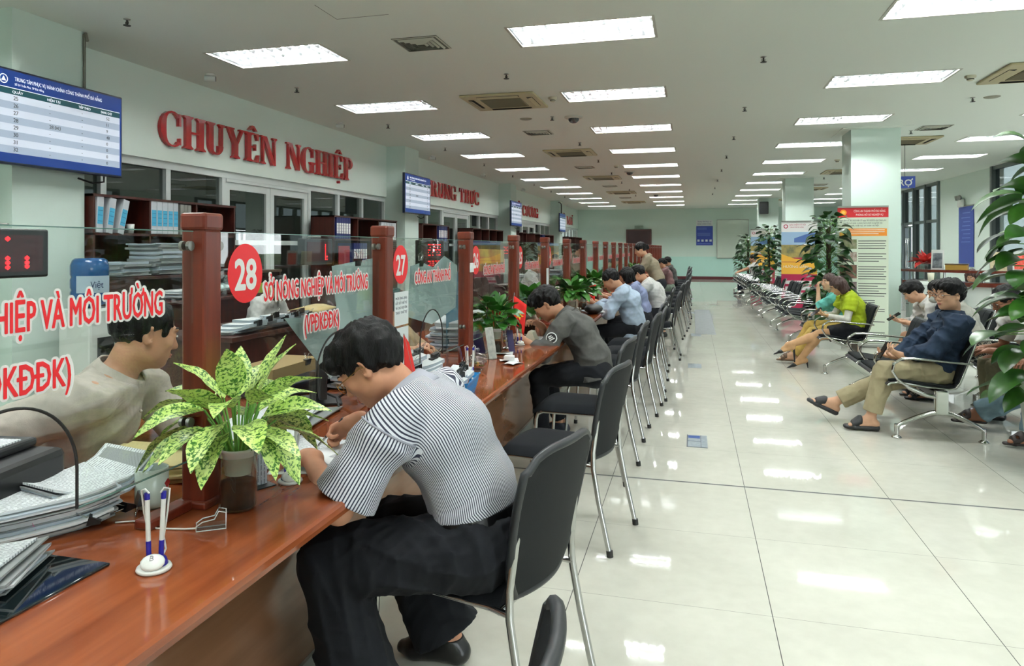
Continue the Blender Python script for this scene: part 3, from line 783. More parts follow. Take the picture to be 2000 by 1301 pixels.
# ================================================================== people: one smooth surface grown from a signed field
def V3(*a): return np.array(a, dtype=np.float64)
def nrm(v): return v/(np.linalg.norm(v)+1e-9)
class Field:
    def __init__(s, lo, hi, res):
        s.res = res; s.lo = np.array(lo, float)-.02; n = np.ceil((np.array(hi, float)+.02-s.lo)/res).astype(int)+1
        s.n = n; s.F = np.full(n, .3, np.float32)
        s.ax = [(s.lo[i]+res*np.arange(n[i])).astype(np.float32) for i in range(3)]
    def sub(s, lo, hi, m):
        a = np.clip(np.floor((np.array(lo)-m-s.lo)/s.res).astype(int), 0, s.n-1); b = np.clip(np.ceil((np.array(hi)+m-s.lo)/s.res).astype(int)+1, 1, s.n)
        if np.any(b <= a): return None
        sl = tuple(slice(a[i], b[i]) for i in range(3))
        X, Y, Z = np.meshgrid(s.ax[0][sl[0]], s.ax[1][sl[1]], s.ax[2][sl[2]], indexing='ij', sparse=True)
        return sl, X, Y, Z
    def comb(s, sl, d, k, op):
        A = s.F[sl]
        if op == 'add':
            if k > 0:
                h = np.clip(.5+.5*(A-d)/k, 0, 1); s.F[sl] = A*(1-h)+d*h-k*h*(1-h)
            else: s.F[sl] = np.minimum(A, d)
        else:
            if k > 0:
                h = np.clip(.5-.5*(A+d)/k, 0, 1); s.F[sl] = A*(1-h)-d*h+k*h*(1-h)
            else: s.F[sl] = np.maximum(A, -d)
    def cone(s, a, b, ra, rb, k=.02, op='add', lat=None, la=1, lb=None):
        """tapered capsule; lat = lateral direction along which it is la..lb times as wide"""
        a = np.array(a, float); b = np.array(b, float); lb = la if lb is None else lb
        R_ = max(ra*max(la, 1), rb*max(lb, 1)); q = s.sub(np.minimum(a, b)-R_, np.maximum(a, b)+R_, k+3*s.res)
        if q is None: return s
        sl, X, Y, Z = q; ba = b-a; L2 = max(ba@ba, 1e-9)
        px, py, pz = X-a[0], Y-a[1], Z-a[2]
        t = np.clip((px*ba[0]+py*ba[1]+pz*ba[2])/L2, 0, 1); r = ra+(rb-ra)*t
        qx, qy, qz = px-t*ba[0], py-t*ba[1], pz-t*ba[2]
        if lat is None: d = np.sqrt(qx*qx+qy*qy+qz*qz)-r
        else:
            l = qx*lat[0]+qy*lat[1]+qz*lat[2]; w_ = la+(lb-la)*t
            r2 = qx*qx+qy*qy+qz*qz-l*l; d = (np.sqrt(np.maximum(r2, 0)+(l/w_)**2)-r)
            d = d*np.where(d > 0, 1, 1)
        s.comb(sl, d.astype(np.float32), k, op); return s
    def ell(s, c, R3, r, k=.02, op='add'):
        """ellipsoid, R3 rows = axes, r = radii"""
        c = np.array(c, float); m_ = max(r); q = s.sub(c-m_, c+m_, k+3*s.res)
        if q is None: return s
        sl, X, Y, Z = q; x, y, z = X-c[0], Y-c[1], Z-c[2]
        u = [(x*R3[i][0]+y*R3[i][1]+z*R3[i][2])/r[i] for i in range(3)]
        k0 = np.sqrt(u[0]**2+u[1]**2+u[2]**2); k1 = np.sqrt((u[0]/r[0])**2+(u[1]/r[1])**2+(u[2]/r[2])**2)
        d = k0*(k0-1)/np.maximum(k1, 1e-6); s.comb(sl, d.astype(np.float32), k, op); return s
    def plane(s, p, n, k=.004, lo=None, hi=None):
        """keep the side the normal points away from"""
        n = nrm(np.array(n, float)); q = s.sub(lo, hi, 0) if lo is not None else s.sub(s.lo, s.lo+s.n*s.res, 0)
        if q is None: return s
        sl, X, Y, Z = q; d = (X-p[0])*n[0]+(Y-p[1])*n[1]+(Z-p[2])*n[2]; A = s.F[sl]
        s.F[sl] = np.maximum(A, d.astype(np.float32)); return s
    def later(s, *a): s.__dict__.setdefault('Lq', []).append(a); return s
    def flush(s):
        for a in s.__dict__.get('Lq', []): getattr(s, a[0])(*a[1:])
        return s
    def cut(s, en, dd, rad=.12, ln=.16):
        """remove what lies past en along dd, within rad of the axis"""
        q = s.sub(np.minimum(en, en+dd*ln)-rad, np.maximum(en, en+dd*ln)+rad, 0)
        if q is None: return s
        sl, X, Y, Z = q; x, y, z = X-en[0], Y-en[1], Z-en[2]; t = x*dd[0]+y*dd[1]+z*dd[2]; r = np.sqrt(np.maximum(x*x+y*y+z*z-t*t, 0))
        A = s.F[sl]; s.F[sl] = np.where((r < rad)&(t > -s.res*3)&(t < ln), np.maximum(A, t), A).astype(np.float32); return s
    def folds(s, amp, f=28, seed=0, dirv=(0, 0, 1)):
        X, Y, Z = np.meshgrid(*s.ax, indexing='ij', sparse=True); rg = np.random.RandomState(seed)
        tot = 0
        for i in range(6):
            v = rg.randn(3)*.9+np.array(dirv)*1.5; v = nrm(v)*f*(.8+.45*i); w1 = nrm(rg.randn(3))*f*.7; w2 = nrm(rg.randn(3))*f*.4; ph = rg.rand(3)*6
            wv = X*w1[0]+Y*w1[1]+Z*w1[2]+ph[0]; mk = np.clip(.5+.9*np.sin(X*w2[0]+Y*w2[1]+Z*w2[2]+ph[2]), 0, 1)
            tot = tot+mk*(1-np.abs(np.sin(X*v[0]+Y*v[1]+Z*v[2]+ph[1]+1.9*np.sin(wv))))**1.6*(1/(1+.3*i))
        s.F += (-amp*1.25*(tot-.25)).astype(np.float32); return s
    def mesh(s, smooth=1):
        F = s.F; I = F < 0; nx, ny, nz = F.shape
        C = np.zeros((nx-1, ny-1, nz-1), np.int8)
        for dx in (0, 1):
            for dy in (0, 1):
                for dz_ in (0, 1): C += I[dx:nx-1+dx, dy:ny-1+dy, dz_:nz-1+dz_]
        act = (C > 0) & (C < 8); idx = np.argwhere(act)
        if len(idx) == 0: return np.zeros((0, 3)), np.zeros((0, 4), int)
        vid = np.full(act.shape, -1, np.int64); vid[act] = np.arange(len(idx))
        P = np.zeros((len(idx), 3)); W = np.zeros(len(idx))
        cor = [(0,0,0),(1,0,0),(0,1,0),(1,1,0),(0,0,1),(1,0,1),(0,1,1),(1,1,1)]
        vals = [F[idx[:, 0]+c[0], idx[:, 1]+c[1], idx[:, 2]+c[2]] for c in cor]
        for a in range(8):
            for ax in range(3):
                if cor[a][ax] == 0:
                    b = a+(1 << ax); va, vb = vals[a], vals[b]; cr = (va < 0) != (vb < 0)
                    t = np.where(cr, va/np.where(va-vb == 0, 1e-9, va-vb), 0)
                    p = np.array(cor[a], float)[None]+0*P; p = p.copy(); p[:, ax] += t
                    P += np.where(cr[:, None], p, 0); W += cr
        P = (P/W[:, None]+idx)*s.res+s.lo
        Q = []
        for ax in range(3):
            sl0 = [slice(None)]*3; sl1 = [slice(None)]*3; sl0[ax] = slice(0, -1); sl1[ax] = slice(1, None)
            e = I[tuple(sl0)] != I[tuple(sl1)]
            o = [i for i in range(3) if i != ax]
            ee = e.copy(); z = [slice(None)]*3
            for q in o:
                z = [slice(None)]*3; z[q] = 0; ee[tuple(z)] = False; z[q] = -1; ee[tuple(z)] = False
            ii = np.argwhere(ee)
            if len(ii) == 0: continue
            def g(d0, d1):
                j = ii.copy(); j[:, o[0]] += d0; j[:, o[1]] += d1; return vid[j[:, 0], j[:, 1], j[:, 2]]
            quad = np.stack([g(-1, -1), g(0, -1), g(0, 0), g(-1, 0)], 1)
            inside = I[ii[:, 0], ii[:, 1], ii[:, 2]]
            flip = inside if ax != 1 else ~inside
            quad[~flip] = quad[~flip][:, ::-1]; Q.append(quad)
        Q = np.concatenate(Q); Q = Q[(Q >= 0).all(1)]
        for _ in range(smooth):     # light laplacian
            S = np.zeros_like(P); n = np.zeros(len(P))
            for i in range(4):
                a, b = Q[:, i], Q[:, (i+1) % 4]
                np.add.at(S, a, P[b]); np.add.at(n, a, 1); np.add.at(S, b, P[a]); np.add.at(n, b, 1)
            P = P*.5+.5*S/np.maximum(n, 1)[:, None]
        return P, Q
    def obj(s, name, m, parent, smooth=1, attr=None):
        P, Q = s.mesh(smooth); me = bpy.data.meshes.new(name)
        me.vertices.add(len(P)); me.vertices.foreach_set('co', P.astype(np.float32).ravel())
        me.loops.add(len(Q)*4); me.loops.foreach_set('vertex_index', Q.ravel().astype(np.int32))
        me.polygons.add(len(Q)); me.polygons.foreach_set('loop_start', (np.arange(len(Q))*4).astype(np.int32))
        me.polygons.foreach_set('use_smooth', np.ones(len(Q), bool)); me.update(calc_edges=True); me.validate()
        me.materials.append(m)
        if attr:
            for an, fn in attr.items():
                A_, B_, on = fn(P); fc = on[Q].sum(1) >= 3     # every face belongs wholly to trunk or sleeve
                val = np.where(np.repeat(fc, 4)[:, None], B_[Q.ravel()], A_[Q.ravel()])
                at_ = me.attributes.new(an, 'FLOAT_VECTOR', 'CORNER'); at_.data.foreach_set('vector', val.astype(np.float32).ravel())
        return link(name, me, parent)

def ik(a, c, l1, l2, hint):
    """middle joint between a and c, bending towards hint; c is pulled in if out of reach"""
    a, c, hint = map(lambda v: np.array(v, float), (a, c, hint)); d = c-a; L = np.linalg.norm(d); mxl = (l1+l2)*.995
    if L > mxl: c = a+d/L*mxl; L = mxl
    d = nrm(c-a); x = (l1*l1-l2*l2+L*L)/(2*L); h = math.sqrt(max(l1*l1-x*x, 1e-6))
    v = hint-a; v = v-d*(v@d); v = nrm(v)
    return a+d*x+v*h, c

SKIN = {}
def skin(name, col):
    return mat('skin_'+name, col, .5, spec=.35, noise=(18, tuple(min(1, x*.93) for x in col), .8))
M_hair = mat('black_hair', (.022, .02, .022), .5, spec=.22, bump=(260, .3, .002))
M_hair2 = mat('dark_brown_hair', (.21, .115, .095), .5, bump=(260, .3, .002))
def strands(m):
    N, L, b = nodes(m); tc = N.new('ShaderNodeTexCoord'); mp = N.new('ShaderNodeMapping'); mp.inputs['Scale'].default_value = (1, 1, .16); L.new(tc.outputs['Object'], mp.inputs[0])
    n = N.new('ShaderNodeTexNoise'); n.inputs['Scale'].default_value = 330; n.inputs['Detail'].default_value = 2; n.inputs['Distortion'].default_value = .4; L.new(mp.outputs[0], n.inputs['Vector'])
    bp = N.new('ShaderNodeBump'); bp.inputs['Strength'].default_value = .9; bp.inputs['Distance'].default_value = .004; L.new(n.outputs[0], bp.inputs['Height']); L.new(bp.outputs[0], b.inputs['Normal']); return m
strands(M_hair); strands(M_hair2)
M_lip = mat('lips', (.68, .40, .36), .5)
M_eyew = mat('eye_white', (.85, .84, .82), .2)
M_iris = mat('dark_iris', (.06, .04, .03), .15)
M_brow = mat('eyebrow_hair', (.10, .08, .07), .8)

def hand_prims(F, wrist, fdir, pdir, side, curl=.5, k=.006, sc=1.0, spread=.12, thumb=.5):
    """fdir: finger direction, pdir: palm normal (palm faces this way), side: +1 thumb towards cross(fdir,pdir)"""
    f = nrm(np.array(fdir, float)); p = np.array(pdir, float); p = nrm(p-f*(p@f)); l = np.cross(f, p)*side
    w_ = np.array(wrist, float)
    F.cone(w_-f*.02*sc, w_+f*.02*sc, .026*sc, .028*sc, .012, 'add', l, 1.12)
    F.cone(w_+f*.025*sc, w_+f*.078*sc, .0175*sc, .0150*sc, .014, 'add', l, 2.1, 2.65)
    lens = [(.040, .026, .020), (.044, .029, .021), (.041, .027, .020), (.032, .021, .018)]
    for i in range(4):
        o = (1.5-i)*.0195*sc; base = w_+f*(.083-.004*abs(i-1))*sc+l*o
        d = nrm(f+l*(1.5-i)*spread); c = curl if np.isscalar(curl) else curl[i]; ang = 0; pt = base; r = .0095*sc if i < 3 else .0084*sc
        F.cone(base-f*.02*sc, base, r*1.1, r*1.05, k)
        for j, L_ in enumerate(lens[i]):
            ang += c*(.75, 1.0, .7)[j]; nd = d*math.cos(ang)+p*math.sin(ang); e = pt+nd*L_*sc
            F.cone(pt, e, r, r*.93, .003); pt = e; r *= .93
    tb = w_+f*.022*sc+l*.026*sc+p*.004*sc; td = nrm(f*.55+l*.75+p*.35*thumb)
    e1 = tb+td*.042*sc; F.cone(tb, e1, .0155*sc, .0115*sc, k+.004)
    td2 = nrm(f*.9+l*.28+p*(.3+.6*thumb)); e2 = e1+td2*.032*sc; F.cone(e1, e2, .0112*sc, .0102*sc, .003)
    td3 = nrm(f*.9-l*.05+p*(.3+.8*thumb)); F.cone(e2, e2+td3*.025*sc, .0102*sc, .0085*sc, .003)

def head_prims(F, c, r, f, u, sc=1.0, fem=False):
    """c skull centre, r right, f forward, u up"""
    def P(x, y, z): return c+(r*x+f*y+u*z)*sc
    A = [r, f, u]; E = lambda x, y, z, a, b_, d, k=.02, op='add': F.ell(P(x, y, z), A, (a*sc, b_*sc, d*sc), k*sc, op)
    E(0, -.012, .028, .074, .094, .088)
    E(0, .030, -.020, .062, .066, .082, .03)
    E(0, .040, -.075, .044, .044, .036, .03)      # jaw
    E(0, .070, -.092, .020, .020, .018, .02)      # chin
    for s_ in (-1, 1):
        E(s_*.052, .010, -.060, .016, .038, .030, .03)       # jaw angle
        E(s_*.040, .066, -.022, .022, .020, .020, .02)       # cheek
        E(s_*.031, .098, .006, .019, .012, .012, .012, 'sub')    # eye socket
        E(s_*.031, .0815, .004, .0155, .0135, .0125, .004)     # eyeball lid
        E(s_*.032, .088, .026, .022, .008, .007, .010)       # brow ridge
        F.ell(P(s_*.080, -.010, -.006), [nrm(r*s_+f*-.5), nrm(f+r*s_*.5), u], (.0095*sc, .020*sc, .034*sc), .006)   # ear
        F.ell(P(s_*.087, -.002, -.004), [nrm(r*s_+f*-.5), nrm(f+r*s_*.5), u], (.007*sc, .011*sc, .021*sc), .003, 'sub')
        F.ell(P(s_*.073, .000, -.030), A, (.007*sc, .009*sc, .011*sc), .005)
        E(s_*.0105, .100, -.034, .0085, .010, .0078, .006)     # nostril wing
    F.cone(P(0, .086, .012), P(0, .108, -.028), .0085*sc, .0115*sc, .012)    # nose
    E(0, .109, -.031, .0105, .009, .0085, .006)
    E(0, .091, -.057, .024, .010, .0055, .006); E(0, .090, -.068, .020, .010, .0065, .006)   # lips
    E(0, .103, -.0622, .024, .006, .0012, .002, 'sub')

def person(name, label, cat='person', hip=(0, 0, .5), face=0, lean=0, curve=10, side=0, twist=0, pitch=0, yaw=0, roll=0, neck=None, sc=1.0, slim=1.0,
           L=None, Rr=None, Le=None, Re=None, Lf=None, Rf=None, Lk=None, Rk=None, Lh=None, Rh=None, skincol=None, res=.008, top=None, bottom=None, shoe=None,
           hair='short', haircol=None, glasses=None, hipw=.088, female=False, extra=None, facefeat=True, group=None):
    """face: heading in degrees (0 = +X, 90 = +Y).  L/Rr: wrist targets, Lf/Rf: ankles, *e elbow hints, *k knee hints, Lh/Rh = (finger dir, palm normal, curl, thumb)"""
    up = V3(0, 0, 1); fw = V3(math.cos(R(face)), math.sin(R(face)), 0); rt = V3(math.sin(R(face)), -math.cos(R(face)), 0); hip = np.array(hip, float)
    def dirn(a, sd=0): return nrm(up*math.cos(R(a))+fw*math.sin(R(a))+rt*math.sin(R(sd)))
    d1, d2, d3 = dirn(lean-curve, side*.5), dirn(lean, side), dirn(lean+curve, side*1.2)
    waist = hip+d1*.14*sc; chest = waist+d2*.19*sc; nb = chest+d3*.155*sc
    tw = R(twist); sr = rt*math.cos(tw)+fw*math.sin(tw); sr = nrm(sr-d3*(sr@d3)); sf = nrm(np.cross(d3, sr)); sf = sf if sf@fw > -.9 else -sf
    if np.cross(sr, sf)@d3 < 0: sf = -sf
    sw = (.172 if female else .19)*sc*slim
    shc = nb-d3*.035*sc
    sL, sR = shc-sr*sw+sf*.0, shc+sr*sw
    # head frame
    hp = R(pitch); hy = R(yaw)
    hf0 = fw*math.cos(hy)-rt*math.sin(hy); hr = rt*math.cos(hy)+fw*math.sin(hy)
    hf = nrm(hf0*math.cos(hp)-up*math.sin(hp)); hu = nrm(up*math.cos(hp)+hf0*math.sin(hp))
    if roll: q = R(roll); hr, hu = hr*math.cos(q)-hu*math.sin(q), hu*math.cos(q)+hr*math.sin(q)
    nk = np.array(neck, float) if neck is not None else nrm(d3*.8+hu*.5+hf*.25)
    ntop = nb+nrm(nk)*.075*sc
    hc = ntop+hu*.085*sc+hf*.028*sc
    lU, lF, lT, lS = .285*sc, .245*sc, .415*sc, .40*sc
    hL, hR = hip-rt*hipw*sc, hip+rt*hipw*sc
    defs = lambda v, d: d if v is None else np.array(v, float)
    wL = defs(L, sL+fw*.25-up*.35); wR = defs(Rr, sR+fw*.25-up*.35)
    eL, wL = ik(sL, wL, lU, lF, defs(Le, sL-rt*.4-up*.6-fw*.2)); eR, wR = ik(sR, wR, lU, lF, defs(Re, sR+rt*.4-up*.6-fw*.2))
    aL = defs(Lf, hL+fw*.45-up*(hip[2]-.09)); aR = defs(Rf, hR+fw*.45-up*(hip[2]-.09))
    kL, aL = ik(hL, aL, lT, lS, defs(Lk, hL+fw*1+up*.6)); kR, aR = ik(hR, aR, lT, lS, defs(Rk, hR+fw*1+up*.6))
    J = dict(hip=hip, waist=waist, chest=chest, nb=nb, sL=sL, sR=sR, eL=eL, eR=eR, wL=wL, wR=wR, kL=kL, kR=kR, aL=aL, aR=aR, hc=hc, hL=hL, hR=hR, up=up, fw=fw, rt=rt, sr=sr, sf=sf, hr=hr, hf=hf, hu=hu, d3=d3, sc=sc, ntop=ntop)
    allp = np.array([hip, nb, sL, sR, eL, eR, wL, wR, kL, kR, aL, aR, hc]); lo = allp.min(0)-.2; hi = allp.max(0)+.2
    lo[2] = max(lo[2], -.005)
    root = thing(name, label, cat, (hip[0], hip[1], 0), 0, group)
    F = Field(lo, hi, res); c_ = F.cone; b = slim*sc
    # torso
    c_(hip-rt*.05*sc, hip+rt*.05*sc, .10*b, .10*b, .02)
    c_(hip, waist, .095*b, .085*b, .05, 'add', rt, 1.45, 1.35)
    c_(waist, chest, .085*b, .10*b, .05, 'add', sr, 1.4, 1.45)
    c_(chest, shc, .10*b, .060*b, .04, 'add', sr, 1.45, 1.8)
    c_(sL+sr*.03, sR-sr*.03, .043*b, .043*b, .04)
    c_(nb-d3*.03, ntop, .060*sc*(.85 if female else 1), .053*sc*(.85 if female else 1), .03); c_(ntop, hc-hu*.02-hf*.02, .053*sc*(.85 if female else 1), .055*sc, .02)
    head_prims(F, hc, hr, hf, hu, sc*(.94 if female else 1.0))
    am = .86 if female else 1.0
    for s_, e, w_, H in ((sL, eL, wL, Lh), (sR, eR, wR, Rh)):
        c_(s_, s_+(e-s_)*.15, .045*sc*am, .046*sc*am, .03); c_(s_, e, .049*sc*am, .038*sc*am, .02); m_ = e+(w_-e)*.25
        c_(e, m_, .038*sc*am, .040*sc*am, .01); c_(m_, w_, .040*sc*am, .026*sc*am, .01)
        fd = nrm(w_-e)
        isL = e is eL
        if H is None: H = (fd, -up if abs(fd[2]) < .8 else -fw, .45, .5)
        side_ = 1 if not isL else -1
        hand_prims(F, w_, H[0], H[1], side_*(-1), H[2], .006, sc*am*.98, thumb=H[3] if len(H) > 3 else .5)
    for h_, k_, a_ in ((hL, kL, aL), (hR, kR, aR)):
        c_(h_, k_, .082*b, .056*b, .03); m_ = k_+(a_-k_)*.3; c_(k_, m_, .054*b, .054*b, .02); c_(m_, a_, .054*b, .036*b, .02)
    # feet
    foots = []
    for a_, key in ((aL, 'L'), (aR, 'R')):
        fd = J.get('ft'+key)
        o_ = (shoe or {}).get('dir'+key); td = nrm(np.array(o_, float)) if o_ is not None else nrm(fw)
        heel = a_-td*.035*sc-up*.045*sc*1.0; ball = a_+td*.12*sc-up*.052*sc
        if o_ is not None: pu = nrm(np.cross(np.cross(td, up), td)); heel = a_-td*.035*sc-pu*.045*sc; ball = a_+td*.12*sc-pu*.055*sc
        else: pu = up
        toe = a_+td*.165*sc-pu*.062*sc; lat = np.cross(td, pu)
        c_(a_, heel, .035*sc, .03*sc, .02); c_(heel, ball, .030*sc, .021*sc, .02, 'add', lat, 1.05, 1.75); c_(a_, a_+td*.08*sc-pu*.03*sc, .034*sc, .03*sc, .02)
        for q in range(0 if (shoe or {}).get('kind') in ('shoe', 'heels') else 5):
            tb = ball+lat*(.033-.016*q)*sc*(1 if key == 'L' else -1); c_(tb, tb+td*(.045-.006*abs(q-3.2))*sc-pu*.006, .011*sc, .0095*sc, .004)
        foots.append((a_, heel, ball, toe, td, pu, lat, key))
    sk = skin(*(skincol or ('tan', (.78, .60, .49))))
    F.obj('body', sk, root)
    J['foots'] = foots
    org = np.array([hip[0], hip[1], 0.0])
    # ---- hair
    hs = sc*(.94 if female else 1.0); hm = haircol or M_hair
    if hair:
        r3 = min(res, .006); ext_ = .42 if hair in ('long', 'bob') else .16
        G = Field(hc-.17-(up*ext_ if hair == 'long' else 0)-(.05 if hair == 'bob' else 0), hc+.17, r3)
        def P(x, y, z): return hc+(hr*x+hf*y+hu*z)*hs
        A = [hr, hf, hu]
        G.ell(P(0, -.018, .036), A, (.087*hs, .104*hs, .098*hs), .0)
        if hair == 'full': G.ell(P(0, .01, .085), A, (.08*hs, .10*hs, .055*hs), .02); G.ell(P(.0, -.055, .03), A, (.088*hs, .075*hs, .095*hs), .03); G.ell(P(-.03, .07, .075), A, (.05*hs, .035*hs, .03*hs), .02); G.ell(P(.04, .06, .08), A, (.05*hs, .035*hs, .03*hs), .02)
        if hair == 'bob':
            for s_ in (-1, 1): G.cone(P(s_*.078, -.01, .03), P(s_*.086, -.005, -.085), .038*hs, .030*hs, .03, 'add', hf, 1.7)
            G.cone(P(0, -.06, .0), P(0, -.075, -.09), .06*hs, .04*hs, .03, 'add', hr, 1.5)
        if hair == 'long' or hair == 'tail':
            if hair == 'tail': G.ell(P(0, -.125, .0), A, (.032*hs, .04*hs, .05*hs), .02)
            else:
                G.cone(P(0, -.06, .02), P(0, -.09, -.10), .07*hs, .05*hs, .03, 'add', hr, 1.25)
                e_ = P(0, -.09, -.10); G.cone(e_, e_-up*.14*hs-sf*.02, .05*hs, .03*hs, .03, 'add', hr, 1.5, 1.3)
        # carve the face
        G.ell(P(0, .115, -.055), A, (.082*hs, .085*hs, .112*hs), .012, 'sub')
        if hair in ('short', 'full', 'tail'):
            G.ell(P(0, .01, -.105), A, (.12*hs, .105*hs, .070*hs), .012, 'sub')
            for s_ in (-1, 1): G.ell(P(s_*.088, .012, -.02), A, (.03*hs, .030*hs, .038*hs), .01, 'sub')
            if hair != 'tail': G.plane(P(0, -.05, -.062), -hu*.9+hf*.0)
        X, Y, Z = np.meshgrid(*G.ax, indexing='ij', sparse=True)
        rg = np.random.RandomState(int(abs(hip[1])*977) % 9973)
        for q in range(4):
            v = (hr*(rg.rand()*2-1)*1.2+hf*(rg.rand()-.3)+hu*(rg.rand()-.5)*.4); v = nrm(v)*(95+60*q)
            G.F += (.0022*np.sin(X*v[0]+Y*v[1]+Z*v[2]+4*np.sin((X*v[1]-Y*v[0]+Z*30)*.25))).astype(np.float32)
        if hair in ('short', 'full'): G.F += (.0035*np.sin(X*55+3*np.sin(Z*40))*np.sin(Y*50+2*np.sin(X*38))).astype(np.float32)
        G.obj('hair', hm, root, 1)
    if facefeat:
        m = MB()
        def P(x, y, z): return tuple(hc+(hr*x+hf*y+hu*z)*hs)
        for s_ in (-1, 1):
            pts = [P(s_*(.014+.034*t_), .0985-.016*t_*t_-.002, .027+.006*math.sin(PI*t_*.8)) for t_ in (0, .25, .5, .75, 1)]
            MB().tube(pts, [.003*hs, .0042*hs, .004*hs, .003*hs, .0012*hs], 6).build('eyebrow', M_brow, root)
            e = MB(); pts = [P(s_*(.0185+.027*t_), .0955-.0035*(2*t_-1)**2-(.002 if t_ > .8 else 0), .0045+.0012*math.sin(PI*t_)) for t_ in (0, .25, .5, .75, 1)]
            e.tube(pts, [.0008*hs, .0038*hs, .0046*hs, .0036*hs, .0008*hs], 6); ob = e.build('eye', M_eyew, root)
            e = MB(); e.ell(P(s_*.031, .0985, .0052), (.0038*hs, .0038*hs, .0045*hs), 8); e.build('iris', M_iris, ob)
        m = MB()
        m.tube([P(-.022, .094, -.0625), P(-.010, .0995, -.0595), P(0, .1015, -.0605), P(.010, .0995, -.0595), P(.022, .094, -.0625)], [.0015*hs, .0035*hs, .0035*hs, .0035*hs, .0015*hs], 6)
        m.tube([P(-.021, .094, -.0640), P(-.010, .0985, -.0672), P(0, .1, -.068), P(.010, .0985, -.0672), P(.021, .094, -.0640)], [.0012*hs, .0035*hs, .0042*hs, .0035*hs, .0012*hs], 6)
        m.build('lips', M_lip, root)
    if glasses:
        m = MB()
        def P(x, y, z): return tuple(hc+(hr*x+hf*y+hu*z)*hs)
        for s_ in (-1, 1):
            m.tube([P(s_*(.033+.024*math.cos(a*2*PI/16)), .108-.004*math.cos(a*2*PI/16)*1, .001+.0185*math.sin(a*2*PI/16)) for a in range(16)], .0014, 5, closed=True)
            m.tube([P(s_*.057, .104, .006), P(s_*.076, .09, .008), P(s_*.082, .0, .004), P(s_*.081, -.03, -.012)], .0016, 5)
        m.tube([P(-.010, .111, .004), P(0, .114, .006), P(.010, .111, .004)], .0016, 5)
        m.build('glasses', glasses, root)
    # ---- trousers / skirt
    if bottom:
        kind = bottom.get('kind', 'trousers'); w_ = bottom.get('w', 1.0); fr = bottom.get('to', .93)
        G = Field(lo, np.array([hi[0], hi[1], max(waist[2], kL[2], kR[2])+.16]), res); c_ = G.cone
        c_(hip-rt*.055*sc, hip+rt*.055*sc, .118*b, .118*b, .02); c_(hip, waist, .112*b, .098*b, .05, 'add', rt, 1.42, 1.36)
        if kind == 'trousers':
            for h_, k_, a_ in ((hL, kL, aL), (hR, kR, aR)):
                c_(h_, k_, .100*b, .072*b*w_, .03); e_ = k_+(a_-k_)*fr; c_(k_, k_+(a_-k_)*.35, .071*b*w_, .066*b*w_, .02); c_(k_+(a_-k_)*.3, e_, .066*b*w_, bottom.get('hem', .056)*b*w_, .015)
                dd_ = nrm(a_-k_); G.later('cut', e_, dd_, .13, .16)
        else:
            e1 = hL+(kL-hL)*fr; e2 = hR+(kR-hR)*fr
            c_(hL, e1, .10*b, .082*b, .05); c_(hR, e2, .10*b, .082*b, .05); mm = (e1+e2)/2; c_(hip, mm, .10*b, .075*b, .05, 'add', rt, 1.35)
            dd_ = nrm((kL-hL)+(kR-hR)); G.later('plane', mm, dd_, 0, mm-.25, mm+.25)
        G.later('plane', waist+d1*bottom.get('rise', .0)*sc, d1, 0)
        G.folds(bottom.get('fold', .006), 26, 3+int(abs(hip[0])*100) % 50, fw*.6+up*.4); G.flush()
        G.obj('skirt' if kind == 'skirt' else 'trousers', bottom['mat'], root, 2)
    # ---- top
    if top:
        w_ = top.get('w', 1.0)*b; kk = .03; drop = top.get('drop', .03)
        lo2 = np.minimum.reduce([hip, nb, sL, sR, eL, eR, wL, wR])-.18; hi2 = np.maximum.reduce([hip, nb, sL, sR, eL, eR, wL, wR])+.18
        r2_ = top.get('res', res); G = Field(lo2, hi2, r2_); c_ = G.cone
        base = waist-d1*(.02+drop)*sc
        c_(base, waist, .112*w_, .104*w_, .03, 'add', rt, 1.40, 1.36)
        c_(waist, chest, .104*w_, .114*w_, .05, 'add', sr, 1.36, 1.42)
        c_(chest, shc, .114*w_, .080*w_, .04, 'add', sr, 1.42, 1.75)
        if female: c_(chest+sf*.065*b-sr*.06-d3*.0, chest+sf*.065*b+sr*.06, .062*b, .062*b, .04)
        c_(sL+sr*.02, sR-sr*.02, .060*w_, .060*w_, .04)
        c_(nb-d3*.04, nb+d3*.0, .068*sc, .064*sc, .02)
        sl_ = top.get('sleeve', 1.0); swd = top.get('sw', 1.0)
        for s_, e, wr_ in ((sL, eL, wL), (sR, eR, wR)):
            c_(s_, s_+(e-s_)*.2, .066*w_, .063*w_*swd, .03)
            if sl_ <= 1:
                en = s_+(e-s_)*sl_; c_(s_, en, .062*w_, .060*w_*swd, .02); dd_ = nrm(e-s_); 
                G.later('cut', en, dd_, .115, .14)
            else:
                c_(s_, e, .062*w_, .052*w_*swd, .02); en = e+(wr_-e)*(sl_-1); c_(e, en, .052*w_*swd, .040*w_*swd, .015); dd_ = nrm(wr_-e); G.later('cut', en, dd_, .085, .12)
        if top.get('skirtlen'): 
            e_ = hip+fw*.02-up*0; c_(base, e_+nrm(hip-waist)*top['skirtlen'], .112*w_, .125*w_, .03, 'add', rt, 1.4)
        G.later('plane', nb+d3*.018*sc, d3, 0)
        G.later('plane', base if not top.get('skirtlen') else hip+nrm(hip-waist)*top['skirtlen'], -(d1), 0, lo2, np.array([hi2[0], hi2[1], waist[2]+.02]))
        G.folds(top.get('fold', .006), top.get('ff', 24), int(abs(hip[1])*37) % 97, top.get('fdir', d2*.2+up*.9)); G.flush()
